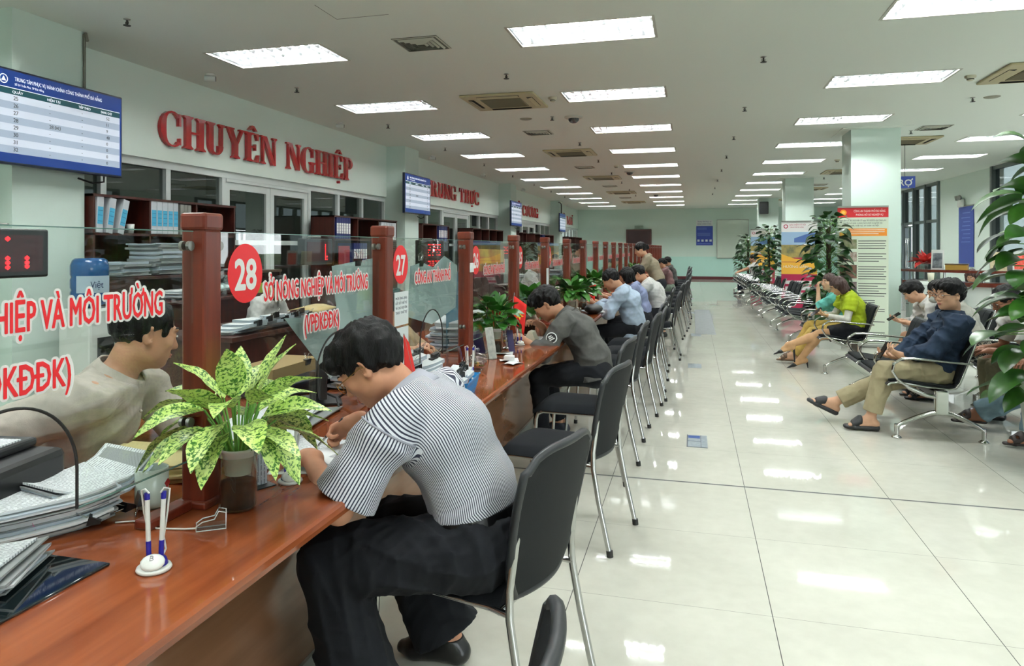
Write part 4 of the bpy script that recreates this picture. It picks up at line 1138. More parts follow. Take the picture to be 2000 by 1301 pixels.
        def fab(Pv):
            """cloth coordinates: x across the stripes, one value for trunk and one for each sleeve"""
            out = np.zeros_like(Pv); ax_ = nrm(nb-base); tt = (Pv-base)@ax_; ts = [0, (waist-base)@ax_, (chest-base)@ax_, (nb-base)@ax_]
            cen = np.stack([np.interp(tt, ts, [p_[i_] for p_ in (base, waist, chest, nb)]) for i_ in range(3)], 1); q = Pv-cen
            out[:, 0] = np.arctan2(q@sr, -(q@sf)*1.3)*.145; out[:, 1] = tt; B_ = out.copy(); ON = np.zeros(len(Pv), bool)
            for s_, e in ((sL, eL), (sR, eR)):
                v = nrm(e-s_); q = Pv-s_; t_ = q@v; rad = np.linalg.norm(q-np.outer(t_, v), axis=1); sgn = sr if s_ is sR else -sr
                on = (t_ > .035)&(rad < .13)&((q@sgn) > -.06)
                x1 = nrm(np.cross(v, sf)); x2 = np.cross(v, x1); ang = np.arctan2(q@x1, q@x2)
                B_[on, 0] = (ang*.062)[on]+.003; B_[on, 1] = t_[on]; ON |= on
                near = (~on)&(rad < .13)&(t_ > -.05); B_[near, 0] = (ang*.062)[near]+.003; B_[near, 1] = t_[near]
            return out, B_, ON
        G.obj(top.get('name', 'shirt'), top['mat'], root, top.get('smooth', 2), {'fab': fab})
        if top.get('collar', True):
            cm_ = MB(); rings = []
            cr = .079*sc; cen = nb+d3*.014*sc
            for i in range(25):
                a = -PI*.88+2*PI*.88*i/24; dvec = -sf*math.cos(a)+sr*math.sin(a)*1.04; o_ = cen+dvec*cr*.92-sf*(-.004)
                fall = .034*sc; spread_ = 1.25
                front = max(0, (abs(a)-PI*.55)/(PI*.33)); tl = fall*(1+.55*front)
                rings.append([tuple(o_+d3*.026*sc*(1-.5*front)), tuple(o_+dvec*.006+d3*.028*sc*(1-.5*front)), tuple(o_+dvec*.017*spread_-d3*tl*.2), tuple(o_+dvec*.026*spread_-d3*tl)])
            m2 = [[(q[0], q[1], q[2]) for q in r_] for r_ in rings]; cm_.grid(m2)
            o_ = cm_.build('collar', top.get('collarmat', top['mat']), root)
            so = o_.modifiers.new('thickness', 'SOLIDIFY'); so.thickness = .003
    # ---- shoes
    if shoe:
        for (a_, heel, ball, toe, td, pu, lat, key) in foots:
            G = Field(np.minimum(heel, toe)-.09, np.maximum(a_, toe)+.09, .005); c_ = G.cone; ty = shoe['kind']
            if ty == 'shoe':
                c_(heel, ball, .037*sc, .030*sc, .02, 'add', lat, 1.05, 1.65); c_(ball, toe+pu*.008, .030*sc, .020*sc, .02, 'add', lat, 1.5, 1.5); c_(a_, heel, .042*sc, .036*sc, .02); c_(a_, ball, .038*sc, .026*sc, .03)
                G.plane(a_+pu*.005, pu, 0); G.plane(heel-pu*.038*sc, -pu, 0)
            elif ty in ('slide', 'sandal'):
                s0 = heel-td*.012-pu*.030*sc; s1 = toe+td*.02-pu*.012*sc
                h_ = .016 if ty == 'slide' else .011
                c_(s0, ball-pu*.022*sc, h_*1.5, h_*1.3, .01, 'add', lat, 1.7, 2.4); c_(ball-pu*.022*sc, s1, h_*1.3, h_*1.1, .01, 'add', lat, 2.4, 2.1)
                q0 = a_+td*.075*sc-pu*.02*sc; q1 = ball+td*.01; K = Field(np.minimum(heel, toe)-.09, np.maximum(a_, toe)+.09, .005)
                K.cone(q0, q1, .040*sc, .030*sc, .01, 'add', lat, 1.15, 1.6); 
                if ty == 'sandal':
                    K.cone(q0+td*.035-lat*.1, q0+td*.035+lat*.1, .011, .011, .004, 'sub')
                K.plane(q0-td*.012, -td, 0); K.plane(q1+td*.012, td, 0)
                G.F = np.minimum(G.F, K.F)
            elif ty == 'heels':
                c_(heel+pu*.005, ball, .028*sc, .024*sc, .02, 'add', lat, 1.0, 1.5); c_(ball, toe+td*.045-pu*.004, .022*sc, .007*sc, .02, 'add', lat, 1.4, 1.3)
                q = ball+pu*.03+td*.0; G.ell(a_+td*.045*sc+pu*.012, [td, lat, pu], (.07*sc, .030*sc, .030*sc), .01, 'sub')
                hb_ = heel-pu*.02-td*.01; c_(hb_, np.array([hb_[0]-td[0]*.012, hb_[1]-td[1]*.012, .008]), .014, .006, .006)
            G.obj(shoe.get('name', {'slide': 'slipper', 'sandal': 'sandal', 'heels': 'high_heel_shoe', 'shoe': 'shoe'}[ty]), shoe['mat'], root, 1)
    for o in list(root.children):
        if o.data: o.data.transform(Matrix.Translation(tuple(-org)))
        for g_ in list(o.children):
            if g_.data: g_.data.transform(Matrix.Translation(tuple(-org)))
    return root, J
# ================================================================== the people
def cloth(name, col, rough=.85, col2=None, amt=.5, sc_=30): return mat(name, col, rough, spec=.25, noise=(sc_, col2 or tuple(x*.86 for x in col), amt), bump=(350, .25, .0015))
# pinstripe shirt cloth
M_stripe = mat('pinstriped_cotton', (.8, .8, .8), .8, spec=.25); N, L, b = nodes(M_stripe)
at = N.new('ShaderNodeAttribute'); at.attribute_name = 'fab'; sp = N.new('ShaderNodeSeparateXYZ'); L.new(at.outputs['Vector'], sp.inputs[0])
ph = math_n(N, L, 'FRACT', math_n(N, L, 'MULTIPLY', sp.outputs[0], 1/.0066)); st = math_n(N, L, 'LESS_THAN', ph, .42)
L.new(mixc(N, L, st, lin((.86, .87, .90)), lin((.20, .21, .28))), b.inputs['Base Color'])
M_dkt = cloth('black_trouser_cloth', (.075, .085, .105)); M_belt = mat('black_leather', (.06, .06, .065), .3)
gold = mat('gold_wire', (.75, .60, .35), .25, 1); blackwire = mat('black_wire', (.05, .05, .05), .3, .5)
dn = V3(0, 0, -1)

# the man in the pinstriped shirt writing at the counter
pr_, J = person('person', 'man in a grey pinstriped short-sleeved shirt bent over the counter, writing', 'person', hip=(-.645, 2.2, .55), face=180, lean=28, curve=17, pitch=42, yaw=6, sc=1.05, slim=1.10, res=.0055,
    L=(-1.165, 2.05, .80), Le=(-.95, 1.75, .5), Rr=(-1.14, 2.32, .855), Re=(-.9, 2.7, .6), Lf=(-.96, 2.02, .09), Rf=(-.83, 2.42, .09), Lk=(-1.6, 1.95, 1.2), Rk=(-1.6, 2.5, 1.2),
    Lh=((-.85, .35, -.12), (0, 0, -1), .25, .2), Rh=((-.80, -.12, -.45), (.1, -.55, -.6), (.75, .95, 1.2, 1.3), .9), hipw=.10,
    skincol=('warm', (.80, .58, .46)), hair='full', glasses=gold,
    top=dict(mat=M_stripe, sleeve=.88, sw=1.28, w=1.04, drop=.022, fold=.0065, ff=13, res=.0045, smooth=2, collarmat=mat('grey_white_collar', (.70, .71, .76), .8)), bottom=dict(mat=M_dkt, w=1.22, hem=.085, to=.97, fold=.008, rise=-.01), shoe=dict(kind='shoe', mat=M_belt))
# armhole seams: a stitched ridge where sleeve meets trunk
shm = [c for c in pr_.children if c.name.startswith('shirt')][0].data; co = np.empty(len(shm.vertices)*3, np.float32); shm.vertices.foreach_get('co', co); co = co.reshape(-1, 3)+np.array([-.645, 2.2, 0])
for s_, e_ in ((J['sL'], J['eL']), (J['sR'], J['eR'])):
    v = nrm(e_-s_); q = co-s_; t_ = q@v; w2 = q-np.outer(t_, v); rad = np.linalg.norm(w2, axis=1); x1 = nrm(np.cross(v, J['sf'])); x2 = np.cross(v, x1); an = np.arctan2(w2@x1, w2@x2); sel = (np.abs(t_-.034) < .006)&(rad < .14); pts = []
    sg = J['sr'] if s_ is J['sR'] else -J['sr']
    for k in range(40):
        a = -PI+2*PI*(k+.5)/40; m_ = sel&(np.abs(np.angle(np.exp(1j*(an-a)))) < .12)
        if m_.sum() < 2: continue
        r_ = np.median(rad[m_]); p = s_+v*.034+(x1*math.sin(a)+x2*math.cos(a))*(r_+.0006)
        if (p-s_)@sg > -.05 and r_ < .105: pts.append((k, tuple(p-np.array([-.645, 2.2, 0]))))
    if len(pts) > 6:
        st_ = next((i for i in range(len(pts)) if pts[i][0]-pts[i-1][0] not in (1, -39)), 0); pts = [p for _, p in pts[st_:]+pts[:st_]]
        MB().tube(pts, .0036, 6).build('sleeve_seam', mat('seam_cloth', (.62, .63, .68), .8), pr_)
# belt, badge
d1 = (J['waist']-J['hip'])/np.linalg.norm(J['waist']-J['hip']); bc = J['waist']-d1*.060; m = MB(); rr_ = []
fwd = np.cross(d1, J['rt']); fwd = fwd/np.linalg.norm(fwd)
pts = [bc+J['rt']*(.186*math.cos(a))+fwd*(.139*math.sin(a))-0 for a in np.linspace(0, 2*PI, 40, endpoint=False)]
m.loft([[tuple(p+d1*h+(p-bc)*o) for h, o in ((-.018, 0), (-.018, .03), (.018, .03), (.018, 0))] for p in pts+pts[:1]], 0, False, T(.645, -2.2, 0), True); m.build('belt', M_belt, pr_)
# pen in his right hand
wv = J['wR']; tip = np.array([-1.268, 2.27, .765])
pen = MB().cyl((0, 0, 0), (0, 0, .012), .001, 8, 1, .0035).cyl((0, 0, .012), (0, 0, .05), .0042, 10, 1).cyl((0, 0, .05), (0, 0, .14), .0045, 10, 0).build('pen', [mat('dark_pen_body', (.07, .07, .09), .3), mat('silver_pen_tip', (.75, .75, .75), .2, 1)])
dv = Vector((-1.185, 2.29, .86))-Vector(tip); pen.location = tip; pen.rotation_euler = dv.to_track_quat('Z', 'Y').to_euler()
tag(pen, 'dark pen with silver tip held by the pinstriped-shirt man', 'pen')

# officer behind the nearest pane
M_of = cloth('warm_grey_shirt', (.74, .71, .67)); 
o1, J1 = person('person', 'officer in a warm grey long-sleeved shirt behind the nearest glass, looking away', 'person', hip=(-2.08, 2.00, .54), face=24, lean=19, curve=8, pitch=14, yaw=34, sc=1.05, slim=1.08, res=.0065,
    L=(-1.62, 2.12, .80), Le=(-1.9, 2.5, .6), Rr=(-1.92, 1.50, .82), Re=(-2.4, 1.4, .7), Lf=(-1.75, 2.1, .09), Rf=(-1.75, 1.85, .09), skincol=('tan', (.76, .57, .45)), hair='short',
    top=dict(mat=M_of, sleeve=1.93, sw=1.2, w=1.05, drop=.06, fold=.008, ff=13), bottom=dict(mat=M_dkt), shoe=dict(kind='shoe', mat=M_belt), facefeat=True)
m = MB()
cpt = J1['chest']+J1['sf']*.142-J1['sr']*.085-J1['d3']*.02
sfv, srv, dv3 = Vector(J1['sf']), Vector(J1['sr']), Vector(J1['d3'])
MM = Matrix((( -srv.x*-1, dv3.x, sfv.x, cpt[0]+2.08), (-srv.y*-1, dv3.y, sfv.y, cpt[1]-2.00), (-srv.z*-1, dv3.z, sfv.z, cpt[2]), (0, 0, 0, 1)))
m.box((-.05, -.001, -.004), (.05, .004, .004), 0, MM); m.build('pocket_edge', mat('pocket_stitch', (.45, .42, .39), .8), o1)
for k in range(4):
    q = J1['chest']+J1['d3']*(.09-.07*k)+J1['sf']*(.128+.012*math.sin(k)); MB().ell((q[0]+2.08, q[1]-2.00, q[2]), (.006, .006, .006), 8).build('button', mat('shirt_button', (.75, .72, .68), .4), o1)

# man in the grey jacket
M_grey = cloth('washed_grey_denim', (.36, .36, .35), .9, (.27, .27, .265), .8, 14)
g1, J2 = person('person', 'young man in a washed grey jacket leaning on the counter, reading', 'person', hip=(-.70, 5.45, .54), face=180, lean=30, curve=17, pitch=42, yaw=8, sc=1.0, slim=1.0, res=.0075,
    L=(-1.24, 5.22, .80), Le=(-.95, 5.0, .5), Rr=(-1.13, 5.5, .86), Re=(-1.0, 5.9, .6), Lf=(-1.08, 5.3, .09), Rf=(-1.0, 5.62, .09), Lh=((-.9, .2, .1), (0, 0, -1), .6, .4), Rh=((-.5, -.4, .45), (-.3, -.3, -.5), .9, .6),
    hair='full', skincol=('olive', (.74, .55, .43)), top=dict(mat=M_grey, name='jacket', sleeve=1.95, sw=1.18, w=1.06, drop=.0, skirtlen=.05, fold=.009, ff=14, res=.0065), bottom=dict(mat=M_dkt, w=.95), shoe=dict(kind='shoe', mat=mat('dark_sneaker', (.10, .12, .17), .6)))
e_ = J2['sL']*.45+J2['eL']*.55; nv = np.array([.05, -1, .25]); nv /= np.linalg.norm(nv)
pm = MB(); Mp = Matrix.Translation(tuple(e_+nv*.066-np.array([-.70, 5.45, 0]))) @ Vector(tuple(nv)).to_track_quat('Z', 'Y').to_matrix().to_4x4()
pm.lathe([(.034, .003), (.040, .002), (.042, -.012)], n=24, mi=0, M=Mp).lathe([(.001, .004), (.034, .0035)], n=24, mi=1, M=Mp)
for a in range(3): pm.box((-.02, -.016+a*.013, .004), (.02-.006*a, -.008+a*.013, .0055), 0, Mp @ RZ(.5))
pm.build('shoulder_patch', [M_paper, mat('patch_dark', (.12, .12, .13), .8)], g1)

# man in the pale blue shirt
M_pbl = cloth('pale_blue_chambray', (.70, .77, .85)); M_lav = cloth('lavender_blue_cotton', (.56, .60, .74)); M_wh = cloth('white_shirt_cotton', (.88, .88, .87))
person('person', 'man in a loose pale blue shirt writing at the counter', 'person', hip=(-.66, 8.6, .52), face=180, lean=17, curve=14, pitch=34, yaw=0, sc=1.0, res=.010, L=(-1.12, 8.45, .82), Le=(-.9, 8.2, .5), Rr=(-1.14, 8.75, .82), Re=(-.9, 9.1, .5), Lf=(-1.0, 8.45, .09), Rf=(-.95, 8.75, .09),
    hair='short', skincol=('tan', (.72, .52, .40)), top=dict(mat=M_pbl, sleeve=1.85, sw=1.25, w=1.1, skirtlen=.10, fold=.011, ff=12), bottom=dict(mat=M_dkt), shoe=dict(kind='shoe', mat=M_belt))
person('person', 'woman with black shoulder-length hair and lavender-blue blouse at the counter', 'person', hip=(-.62, 9.75, .52), face=180, lean=16, curve=10, pitch=22, sc=.96, res=.011, L=(-1.1, 9.6, .82), Rr=(-1.1, 9.9, .82), Le=(-.9, 9.4, .5), Re=(-.9, 10.1, .5), hair='bob', female=True, top=dict(mat=M_lav, sleeve=1.8, fold=.008), bottom=dict(mat=M_dkt), shoe=dict(kind='shoe', mat=M_belt))
person('person', 'man with glasses in a white shirt bending forward at the counter', 'person', hip=(-.42, 10.35, .55), face=180, lean=24, curve=14, pitch=30, sc=1.0, res=.010, L=(-1.0, 10.2, .81), Rr=(-1.0, 10.5, .81), Le=(-.8, 9.9, .5), Re=(-.8, 10.8, .5), hair='short', glasses=blackwire, top=dict(mat=M_wh, sleeve=1.6, sw=1.2, fold=.010, w=1.06), bottom=dict(mat=M_dkt), shoe=dict(kind='shoe', mat=M_belt))
M_bei = cloth('beige_blazer', (.60, .56, .48))
person('person', 'woman standing in a beige blazer, leaning over the counter', 'person', hip=(-.52, 12.0, .88), face=180, lean=24, curve=8, pitch=22, yaw=12, sc=.98, res=.011, L=(-1.0, 11.85, .90), Rr=(-1.0, 12.15, .88), Le=(-.7, 11.5, .8), Re=(-.7, 12.5, .8), Lf=(-.50, 11.9, .09), Rf=(-.46, 12.1, .09), Lk=(-.9, 11.9, .5), Rk=(-.9, 12.1, .5), hair='tail', female=True, skincol=('fair', (.84, .66, .54)), top=dict(mat=M_bei, name='blazer', sleeve=1.9, skirtlen=.02), bottom=dict(mat=M_dkt), shoe=dict(kind='shoe', mat=M_belt))
person('person', 'woman with hair tied back and dusty mauve blouse, far along the counter', 'person', hip=(-.50, 17.4, .52), face=180, lean=14, curve=8, pitch=14, sc=.96, res=.014, L=(-1.05, 17.2, .82), Rr=(-1.05, 17.6, .82), hair='tail', female=True, top=dict(mat=cloth('mauve_blouse', (.50, .38, .38)), sleeve=1.0), bottom=dict(mat=cloth('sage_trousers', (.42, .47, .42))), shoe=dict(kind='shoe', mat=M_belt))
person('person', 'dark-haired visitor seated farthest along the counter, behind the mauve blouse', 'person', hip=(-.48, 19.4, .52), face=180, lean=10, pitch=10, sc=.95, res=.014, L=(-1.0, 19.2, .82), Rr=(-1.0, 19.6, .82), hair='short', top=dict(mat=M_grey, sleeve=1.9), bottom=dict(mat=M_dkt), shoe=dict(kind='shoe', mat=M_belt))

# officers deeper behind the glass
person('person', 'clerk with black hair bowed at the rear desk behind window 28', 'person', hip=(-4.0, 6.0, .55), face=0, lean=20, pitch=35, sc=.95, res=.011, hair='tail', female=True, L=(-3.6, 6.2, .8), Rr=(-3.6, 5.8, .8), top=dict(mat=M_wh, sleeve=1.9), bottom=dict(mat=M_dkt), shoe=None)
M_tan = cloth('tan_jacket', (.62, .55, .44))
person('person', 'officer in a tan jacket resting folded arms behind window 27', 'person', hip=(-2.15, 4.35, .52), face=-15, lean=26, pitch=30, yaw=10, sc=1.0, res=.009, L=(-1.62, 4.25, .84), Rr=(-1.66, 4.05, .84), Le=(-1.8, 4.7, .7), Re=(-1.9, 3.8, .7), hair='short', top=dict(mat=M_tan, name='jacket', sleeve=1.95, sw=1.25, fold=.010, ff=14), bottom=dict(mat=M_dkt), shoe=None)
person('person', 'grey-haired officer behind window 26', 'person', hip=(-2.25, 6.15, .50), face=0, lean=14, pitch=25, sc=.98, res=.010, L=(-1.7, 6.3, .82), Rr=(-1.7, 6.0, .82), hair='short', haircol=mat('grey_hair', (.42, .38, .34), .5, bump=(160, .9, .006)), top=dict(mat=cloth('taupe_shirt', (.52, .45, .38)), sleeve=1.9), bottom=dict(mat=M_dkt), shoe=None)
person('person', 'officer with glasses behind the glass of window 22, looking down', 'person', hip=(-2.3, 10.2, .62), face=0, lean=10, pitch=22, sc=1.0, res=.012, L=(-1.8, 10.4, .85), Rr=(-1.8, 10.0, .85), hair='short', glasses=blackwire, top=dict(mat=M_wh, sleeve=1.9), bottom=dict(mat=M_dkt), shoe=None)

# ---- waiting area
M_den = cloth('dark_indigo_denim', (.11, .16, .23), .9, (.16, .22, .30), .8, 22); M_kha = cloth('khaki_cotton', (.66, .62, .50), .85, (.58, .54, .43), .7, 12)
M_foam = mat('black_foam_slipper', (.10, .105, .115), .6)
w1, JW = person('person', 'young man with round glasses in a dark denim jacket and khaki trousers, slippers', 'person', hip=(1.88, 6.49, .475), face=180, lean=-14, curve=7, pitch=2, yaw=28, sc=.98, slim=1.0, res=.0065,
    L=(1.62, 6.42, .60), Le=(1.98, 6.1, .55), Rr=(1.60, 6.6, .575), Re=(1.95, 6.95, .5), Lf=(1.375, 6.38, .10), Rf=(1.075, 6.66, .125), Lk=(1.2, 6.36, .9), Rk=(1.2, 6.6, .9), Lh=((-.8, .25, .35), (.2, .5, .8), (.55, .6, .7, .8), .3), Rh=((-.85, -.1, .1), (0, -.3, .9), .5, .6),
    skincol=('fair', (.86, .68, .57)), hair='full', glasses=blackwire, top=dict(mat=M_den, name='denim_jacket', sleeve=1.9, sw=1.22, w=1.08, drop=.09, fold=.015, ff=17, smooth=1), bottom=dict(mat=M_kha, w=1.12, hem=.068, to=.86, fold=.008), shoe=dict(kind='slide', mat=M_foam, dirR=(-.92, 0, .42), dirL=(-1, .02, 0)))
hpx = JW['hip']; c_ = JW['chest']+JW['sf']*.132-JW['sr']*.07+JW['d3']*.02
m = MB(); MM = Matrix(((JW['sr'][0], JW['d3'][0], JW['sf'][0], c_[0]-hpx[0]), (JW['sr'][1], JW['d3'][1], JW['sf'][1], c_[1]-hpx[1]), (JW['sr'][2], JW['d3'][2], JW['sf'][2], c_[2]), (0, 0, 0, 1)))
m.prism([(-.05, .02), (.05, .02), (.05, -.008), (0, -.026), (-.05, -.008)], 0, .006, 0, MM); m.build('chest_pocket_flap', M_den, w1)
ph_ = MB().box((-.037, -.075, -.004), (.037, .075, .004), bev=.004).build('phone', mat('phone_black', (.03, .03, .035), .1)); ph_.location = (1.50, 6.52, .63); ph_.rotation_euler = (R(60), 0, R(-80)); tag(ph_, 'dark phone in the hands of the denim-jacket man', 'phone')

M_lime = cloth('lime_polo', (.66, .74, .16)); M_teal = cloth('turquoise_blouse', (.45, .80, .76)); nylon = ('nylon', (.80, .63, .46))
w2, JL = person('person', 'woman with reddish-brown bob in a lime green polo and black skirt, legs crossed', 'person', hip=(1.84, 9.38, .475), face=180, lean=8, curve=17, pitch=32, yaw=10, sc=.92, slim=1.08, res=.007, female=True,
    L=(1.56, 9.28, .66), Le=(1.85, 9.0, .6), Rr=(1.53, 9.45, .66), Re=(1.8, 9.8, .6), Lf=(1.28, 9.46, .125), Rf=(1.10, 9.36, .285), Lk=(1.3, 9.3, .9), Rk=(1.36, 9.3, .95), Lh=((-.9, .1, .2), (0, .2, .9), .6, .6), Rh=((-.9, -.1, .2), (0, -.2, .9), .6, .6),
    skincol=nylon, hair='bob', haircol=M_hair2, top=dict(mat=M_lime, name='polo_shirt', sleeve=.62, sw=1.2, w=1.05, drop=.05, fold=.007), bottom=dict(kind='skirt', mat=M_dkt, to=.72, fold=.004), shoe=dict(kind='heels', mat=mat('black_pump', (.07, .06, .065), .3), dirR=(-.94, 0, -.30), dirL=(-.93, 0, -.35)))
for s_, e, wr in ((JL['sL'], JL['eL'], JL['wL']), (JL['sR'], JL['eR'], JL['wR'])):
    G = Field(np.minimum.reduce([s_, e, wr])-.1, np.maximum.reduce([s_, e, wr])+.1, .006); a0 = s_+(e-s_)*.5
    G.cone(a0, e, .050*.92, .043*.92, .01).cone(e, wr, .043*.92, .031*.92, .01); G.F += 0; ob = G.obj('sun_sleeve', cloth('white_sun_sleeve', (.86, .86, .82)), w2, 1); ob.data.transform(Matrix.Translation((-1.84, -9.38, 0)))
person('person', 'woman in a turquoise blouse and mustard trousers, hand to her chin', 'person', hip=(1.86, 9.98, .46), face=180, lean=17, curve=14, pitch=2, yaw=34, sc=.94, res=.008, female=True,
    L=(1.55, 9.98, .93), Le=(1.55, 9.8, .4), Rr=(1.55, 10.1, .62), Lf=(1.22, 9.85, .11), Rf=(1.30, 10.1, .11), Lh=((-.1, .05, .95), (.8, .2, 0), .7, .5), skincol=('fair2', (.84, .67, .55)), hair='tail', haircol=M_hair2,
    top=dict(mat=M_teal, sleeve=1.0, sw=1.2, fold=.008), bottom=dict(mat=cloth('mustard_linen', (.78, .66, .36)), w=1.15, hem=.075), shoe=dict(kind='sandal', mat=mat('tan_leather', (.36, .27, .20), .6)))
ph3 = ph_.copy(); COL.objects.link(ph3); ph3.location = (2.16, 8.93, .70); ph3.rotation_euler = (R(35), R(10), R(-85)); ph3['label'] = 'phone held by the bowed youth in the white shirt'
ph2 = ph_.copy(); ph2.data = ph_.data; COL.objects.link(ph2); ph2.location = (1.43, 9.36, .70); ph2.rotation_euler = (R(40), R(15), R(-85)); ph2['label'] = 'phone in the hands of the lime polo woman'; ph2['category'] = 'phone'

person('person', 'man with glasses in a white T-shirt half hidden by the right-hand plant', 'person', hip=(2.84, 6.88, .50), face=180, lean=30, curve=16, pitch=22, yaw=12, sc=1.0, slim=1.12, res=.0075,
    L=(2.36, 6.78, .62), Le=(2.62, 6.4, .5), Rr=(2.38, 6.98, .62), Re=(2.7, 7.3, .5), Lf=(2.45, 6.95, .1), Rf=(2.45, 7.1, .1), skincol=('brown', (.62, .42, .32)), hair='short', glasses=blackwire,
    top=dict(mat=cloth('white_tshirt', (.84, .84, .82)), name='t_shirt', sleeve=.72, sw=1.3, w=1.04, fold=.009, collar=False), bottom=dict(mat=cloth('olive_khaki', (.52, .50, .40))), shoe=dict(kind='shoe', mat=M_belt))
person('person', 'person in faded blue jeans and brown sandals, upper body hidden by the right-hand plant', 'person', hip=(2.86, 6.25, .50), face=180, lean=2, pitch=10, sc=1.0, res=.0075, L=(2.5, 6.1, .62), Rr=(2.5, 6.4, .62), Lf=(2.40, 6.13, .10), Rf=(2.22, 6.72, .115), Lk=(2.2, 6.2, 1.0), Rk=(2.1, 6.5, 1.0), skincol=('brown', (.62, .42, .32)), hair='short',
    top=dict(mat=cloth('grey_shirt', (.50, .52, .52)), sleeve=.8), bottom=dict(mat=cloth('faded_blue_denim', (.42, .52, .57), .9, (.50, .59, .63), .8, 9), w=1.2, hem=.07, to=.96, fold=.009), shoe=dict(kind='sandal', mat=mat('dark_brown_sandal', (.16, .12, .11), .6)))
person('person', 'youth in a white shirt bowed over a phone, rear row beside the column', 'person', hip=(2.72, 9.000, .49), face=180, lean=30, curve=16, pitch=34, sc=.95, res=.0085, L=(2.28, 8.900, .64), Rr=(2.28, 9.100, .64), Rh=((-1, 0, .1), (0, -.2, .9), .6, .6), Lf=(1.98, 8.950, .24), Rf=(2.2, 9.150, .11), Lk=(2.2, 8.950, 1.0), Lh=((-1, 0, .1), (0, .2, .9), .6, .6), skincol=('fair', (.86, .68, .57)), hair='full',
    top=dict(mat=M_wh, sleeve=1.7, sw=1.15, fold=.009), bottom=dict(kind='skirt', mat=M_dkt, to=.7), shoe=dict(kind='sandal', mat=M_foam))
M_flo = mat('floral_dress', (.20, .20, .19), .85); N, L, b = nodes(M_flo); tc = N.new('ShaderNodeTexCoord'); nn = N.new('ShaderNodeTexNoise'); nn.inputs['Scale'].default_value = 22; nn.inputs['Detail'].default_value = 2; nn.inputs['Distortion'].default_value = 2.5; L.new(tc.outputs['Object'], nn.inputs['Vector'])
L.new(mixc(N, L, math_n(N, L, 'GREATER_THAN', nn.outputs[0], .52), lin((.17, .17, .16)), lin((.62, .59, .52))), b.inputs['Base Color'])
wm, Jm = person('person', 'woman with a pale face mask, black hair and floral skirt, rear row', 'person', hip=(2.74, 8.460, .49), face=180, lean=24, curve=14, pitch=26, yaw=14, sc=.95, res=.008, female=True, L=(2.32, 8.340, .66), Rr=(2.32, 8.540, .66), Lf=(2.16, 8.340, .11), Rf=(2.2, 8.590, .11), hair='tail', top=dict(mat=cloth('navy_top', (.10, .13, .19)), sleeve=1.1, fold=.007), bottom=dict(mat=M_flo, w=1.6, hem=.11, to=.9, fold=.008), shoe=dict(kind='sandal', mat=M_foam))
G = Field(Jm['hc']-.14, Jm['hc']+.14, .005); A = [Jm['hr'], Jm['hf'], Jm['hu']]; P_ = lambda x, y, z: Jm['hc']+(Jm['hr']*x+Jm['hf']*y+Jm['hu']*z)*.9
G.ell(P_(0, .045, -.06), A, (.062, .072, .052), 0); ob = G.obj('face_mask', mat('pale_face_mask', (.74, .76, .74), .8), wm, 1); ob.data.transform(Matrix.Translation((-2.74, -8.46, 0)))
person('person', 'brown-haired woman in the rear row, mostly hidden behind the denim-jacket man', 'person', hip=(2.62, 7.880, .49), face=180, lean=26, curve=12, pitch=8, yaw=20, sc=.98, res=.0085, female=True, hair='bob', haircol=mat('soft_brown_hair', (.16, .12, .11), .45, bump=(160, .9, .006)), L=(2.4, 7.760, .64), Rr=(2.4, 8.010, .64), top=dict(mat=cloth('pale_blouse', (.66, .66, .62)), sleeve=1.2), bottom=dict(mat=M_flo, w=1.5, hem=.1), shoe=dict(kind='sandal', mat=M_foam))
person('person', 'far seated person in navy trousers behind the potted plants, cap on the knees', 'person', hip=(1.84, 23.9, .5), face=180, lean=-6, pitch=10, sc=1.0, res=.014, L=(1.3, 23.7, .66), Rr=(1.3, 24.1, .66), Lf=(1.42, 23.7, .1), Rf=(1.5, 24.0, .1), hair='short', top=dict(mat=M_wh, sleeve=.8), bottom=dict(mat=cloth('navy_trousers', (.10, .13, .18))), shoe=dict(kind='shoe', mat=M_belt))
person('person', 'receptionist with dark brown hair sitting low behind the curved reception desk', 'person', hip=(4.35, 13.1, .45), face=230, lean=8, pitch=24, sc=.93, res=.012, female=True, hair='bob', haircol=M_hair2, top=dict(mat=cloth('black_blouse', (.08, .08, .09)), sleeve=1.8), bottom=dict(mat=M_dkt), shoe=None)
CT = .7605
# ================================================================== red serif letters on the bulkheads
M_let = mat('glossy_red_letter', (.66, .10, .13), .12, spec=.7, coat=.4)
def arc(cx, cy, rx, ry, a0, a1, t0, t1, n=16, vs=1.0):
    """crescent: outer ellipse minus inner one, thickness t0..t1..t0"""
    o = [(cx+rx*math.cos(R(a0+(a1-a0)*i/n)), cy+ry*math.sin(R(a0+(a1-a0)*i/n))) for i in range(n+1)]
    q = []
    for i in range(n+1):
        a = R(a0+(a1-a0)*i/n); t = t0+(t1-t0)*abs(math.cos(a))**1.3; q.append((cx+(rx-t)*math.cos(a), cy+(ry-(t0+(t-t0)*.15))*math.sin(a)))
    return [[o[i], o[i+1], q[i+1], q[i]] for i in range(n)]
def box2(x0, y0, x1, y1): return [[(x0, y0), (x1, y0), (x1, y1), (x0, y1)]]
SF = .055; TW = .19
def stem(x, y0=0, y1=1, w=TW, bot=True, top=True, e=.075):
    g = box2(x, y0, x+w, y1)
    if bot: g += box2(x-e, y0, x+w+e, y0+SF)+[[(x-e*.6, y0+SF), (x+w+e*.6, y0+SF), (x+w, y0+SF*2), (x, y0+SF*2)]]
    if top: g += box2(x-e, y1-SF, x+w+e, y1)+[[(x, y1-SF*2), (x+w, y1-SF*2), (x+w+e*.6, y1-SF), (x-e*.6, y1-SF)]]
    return g
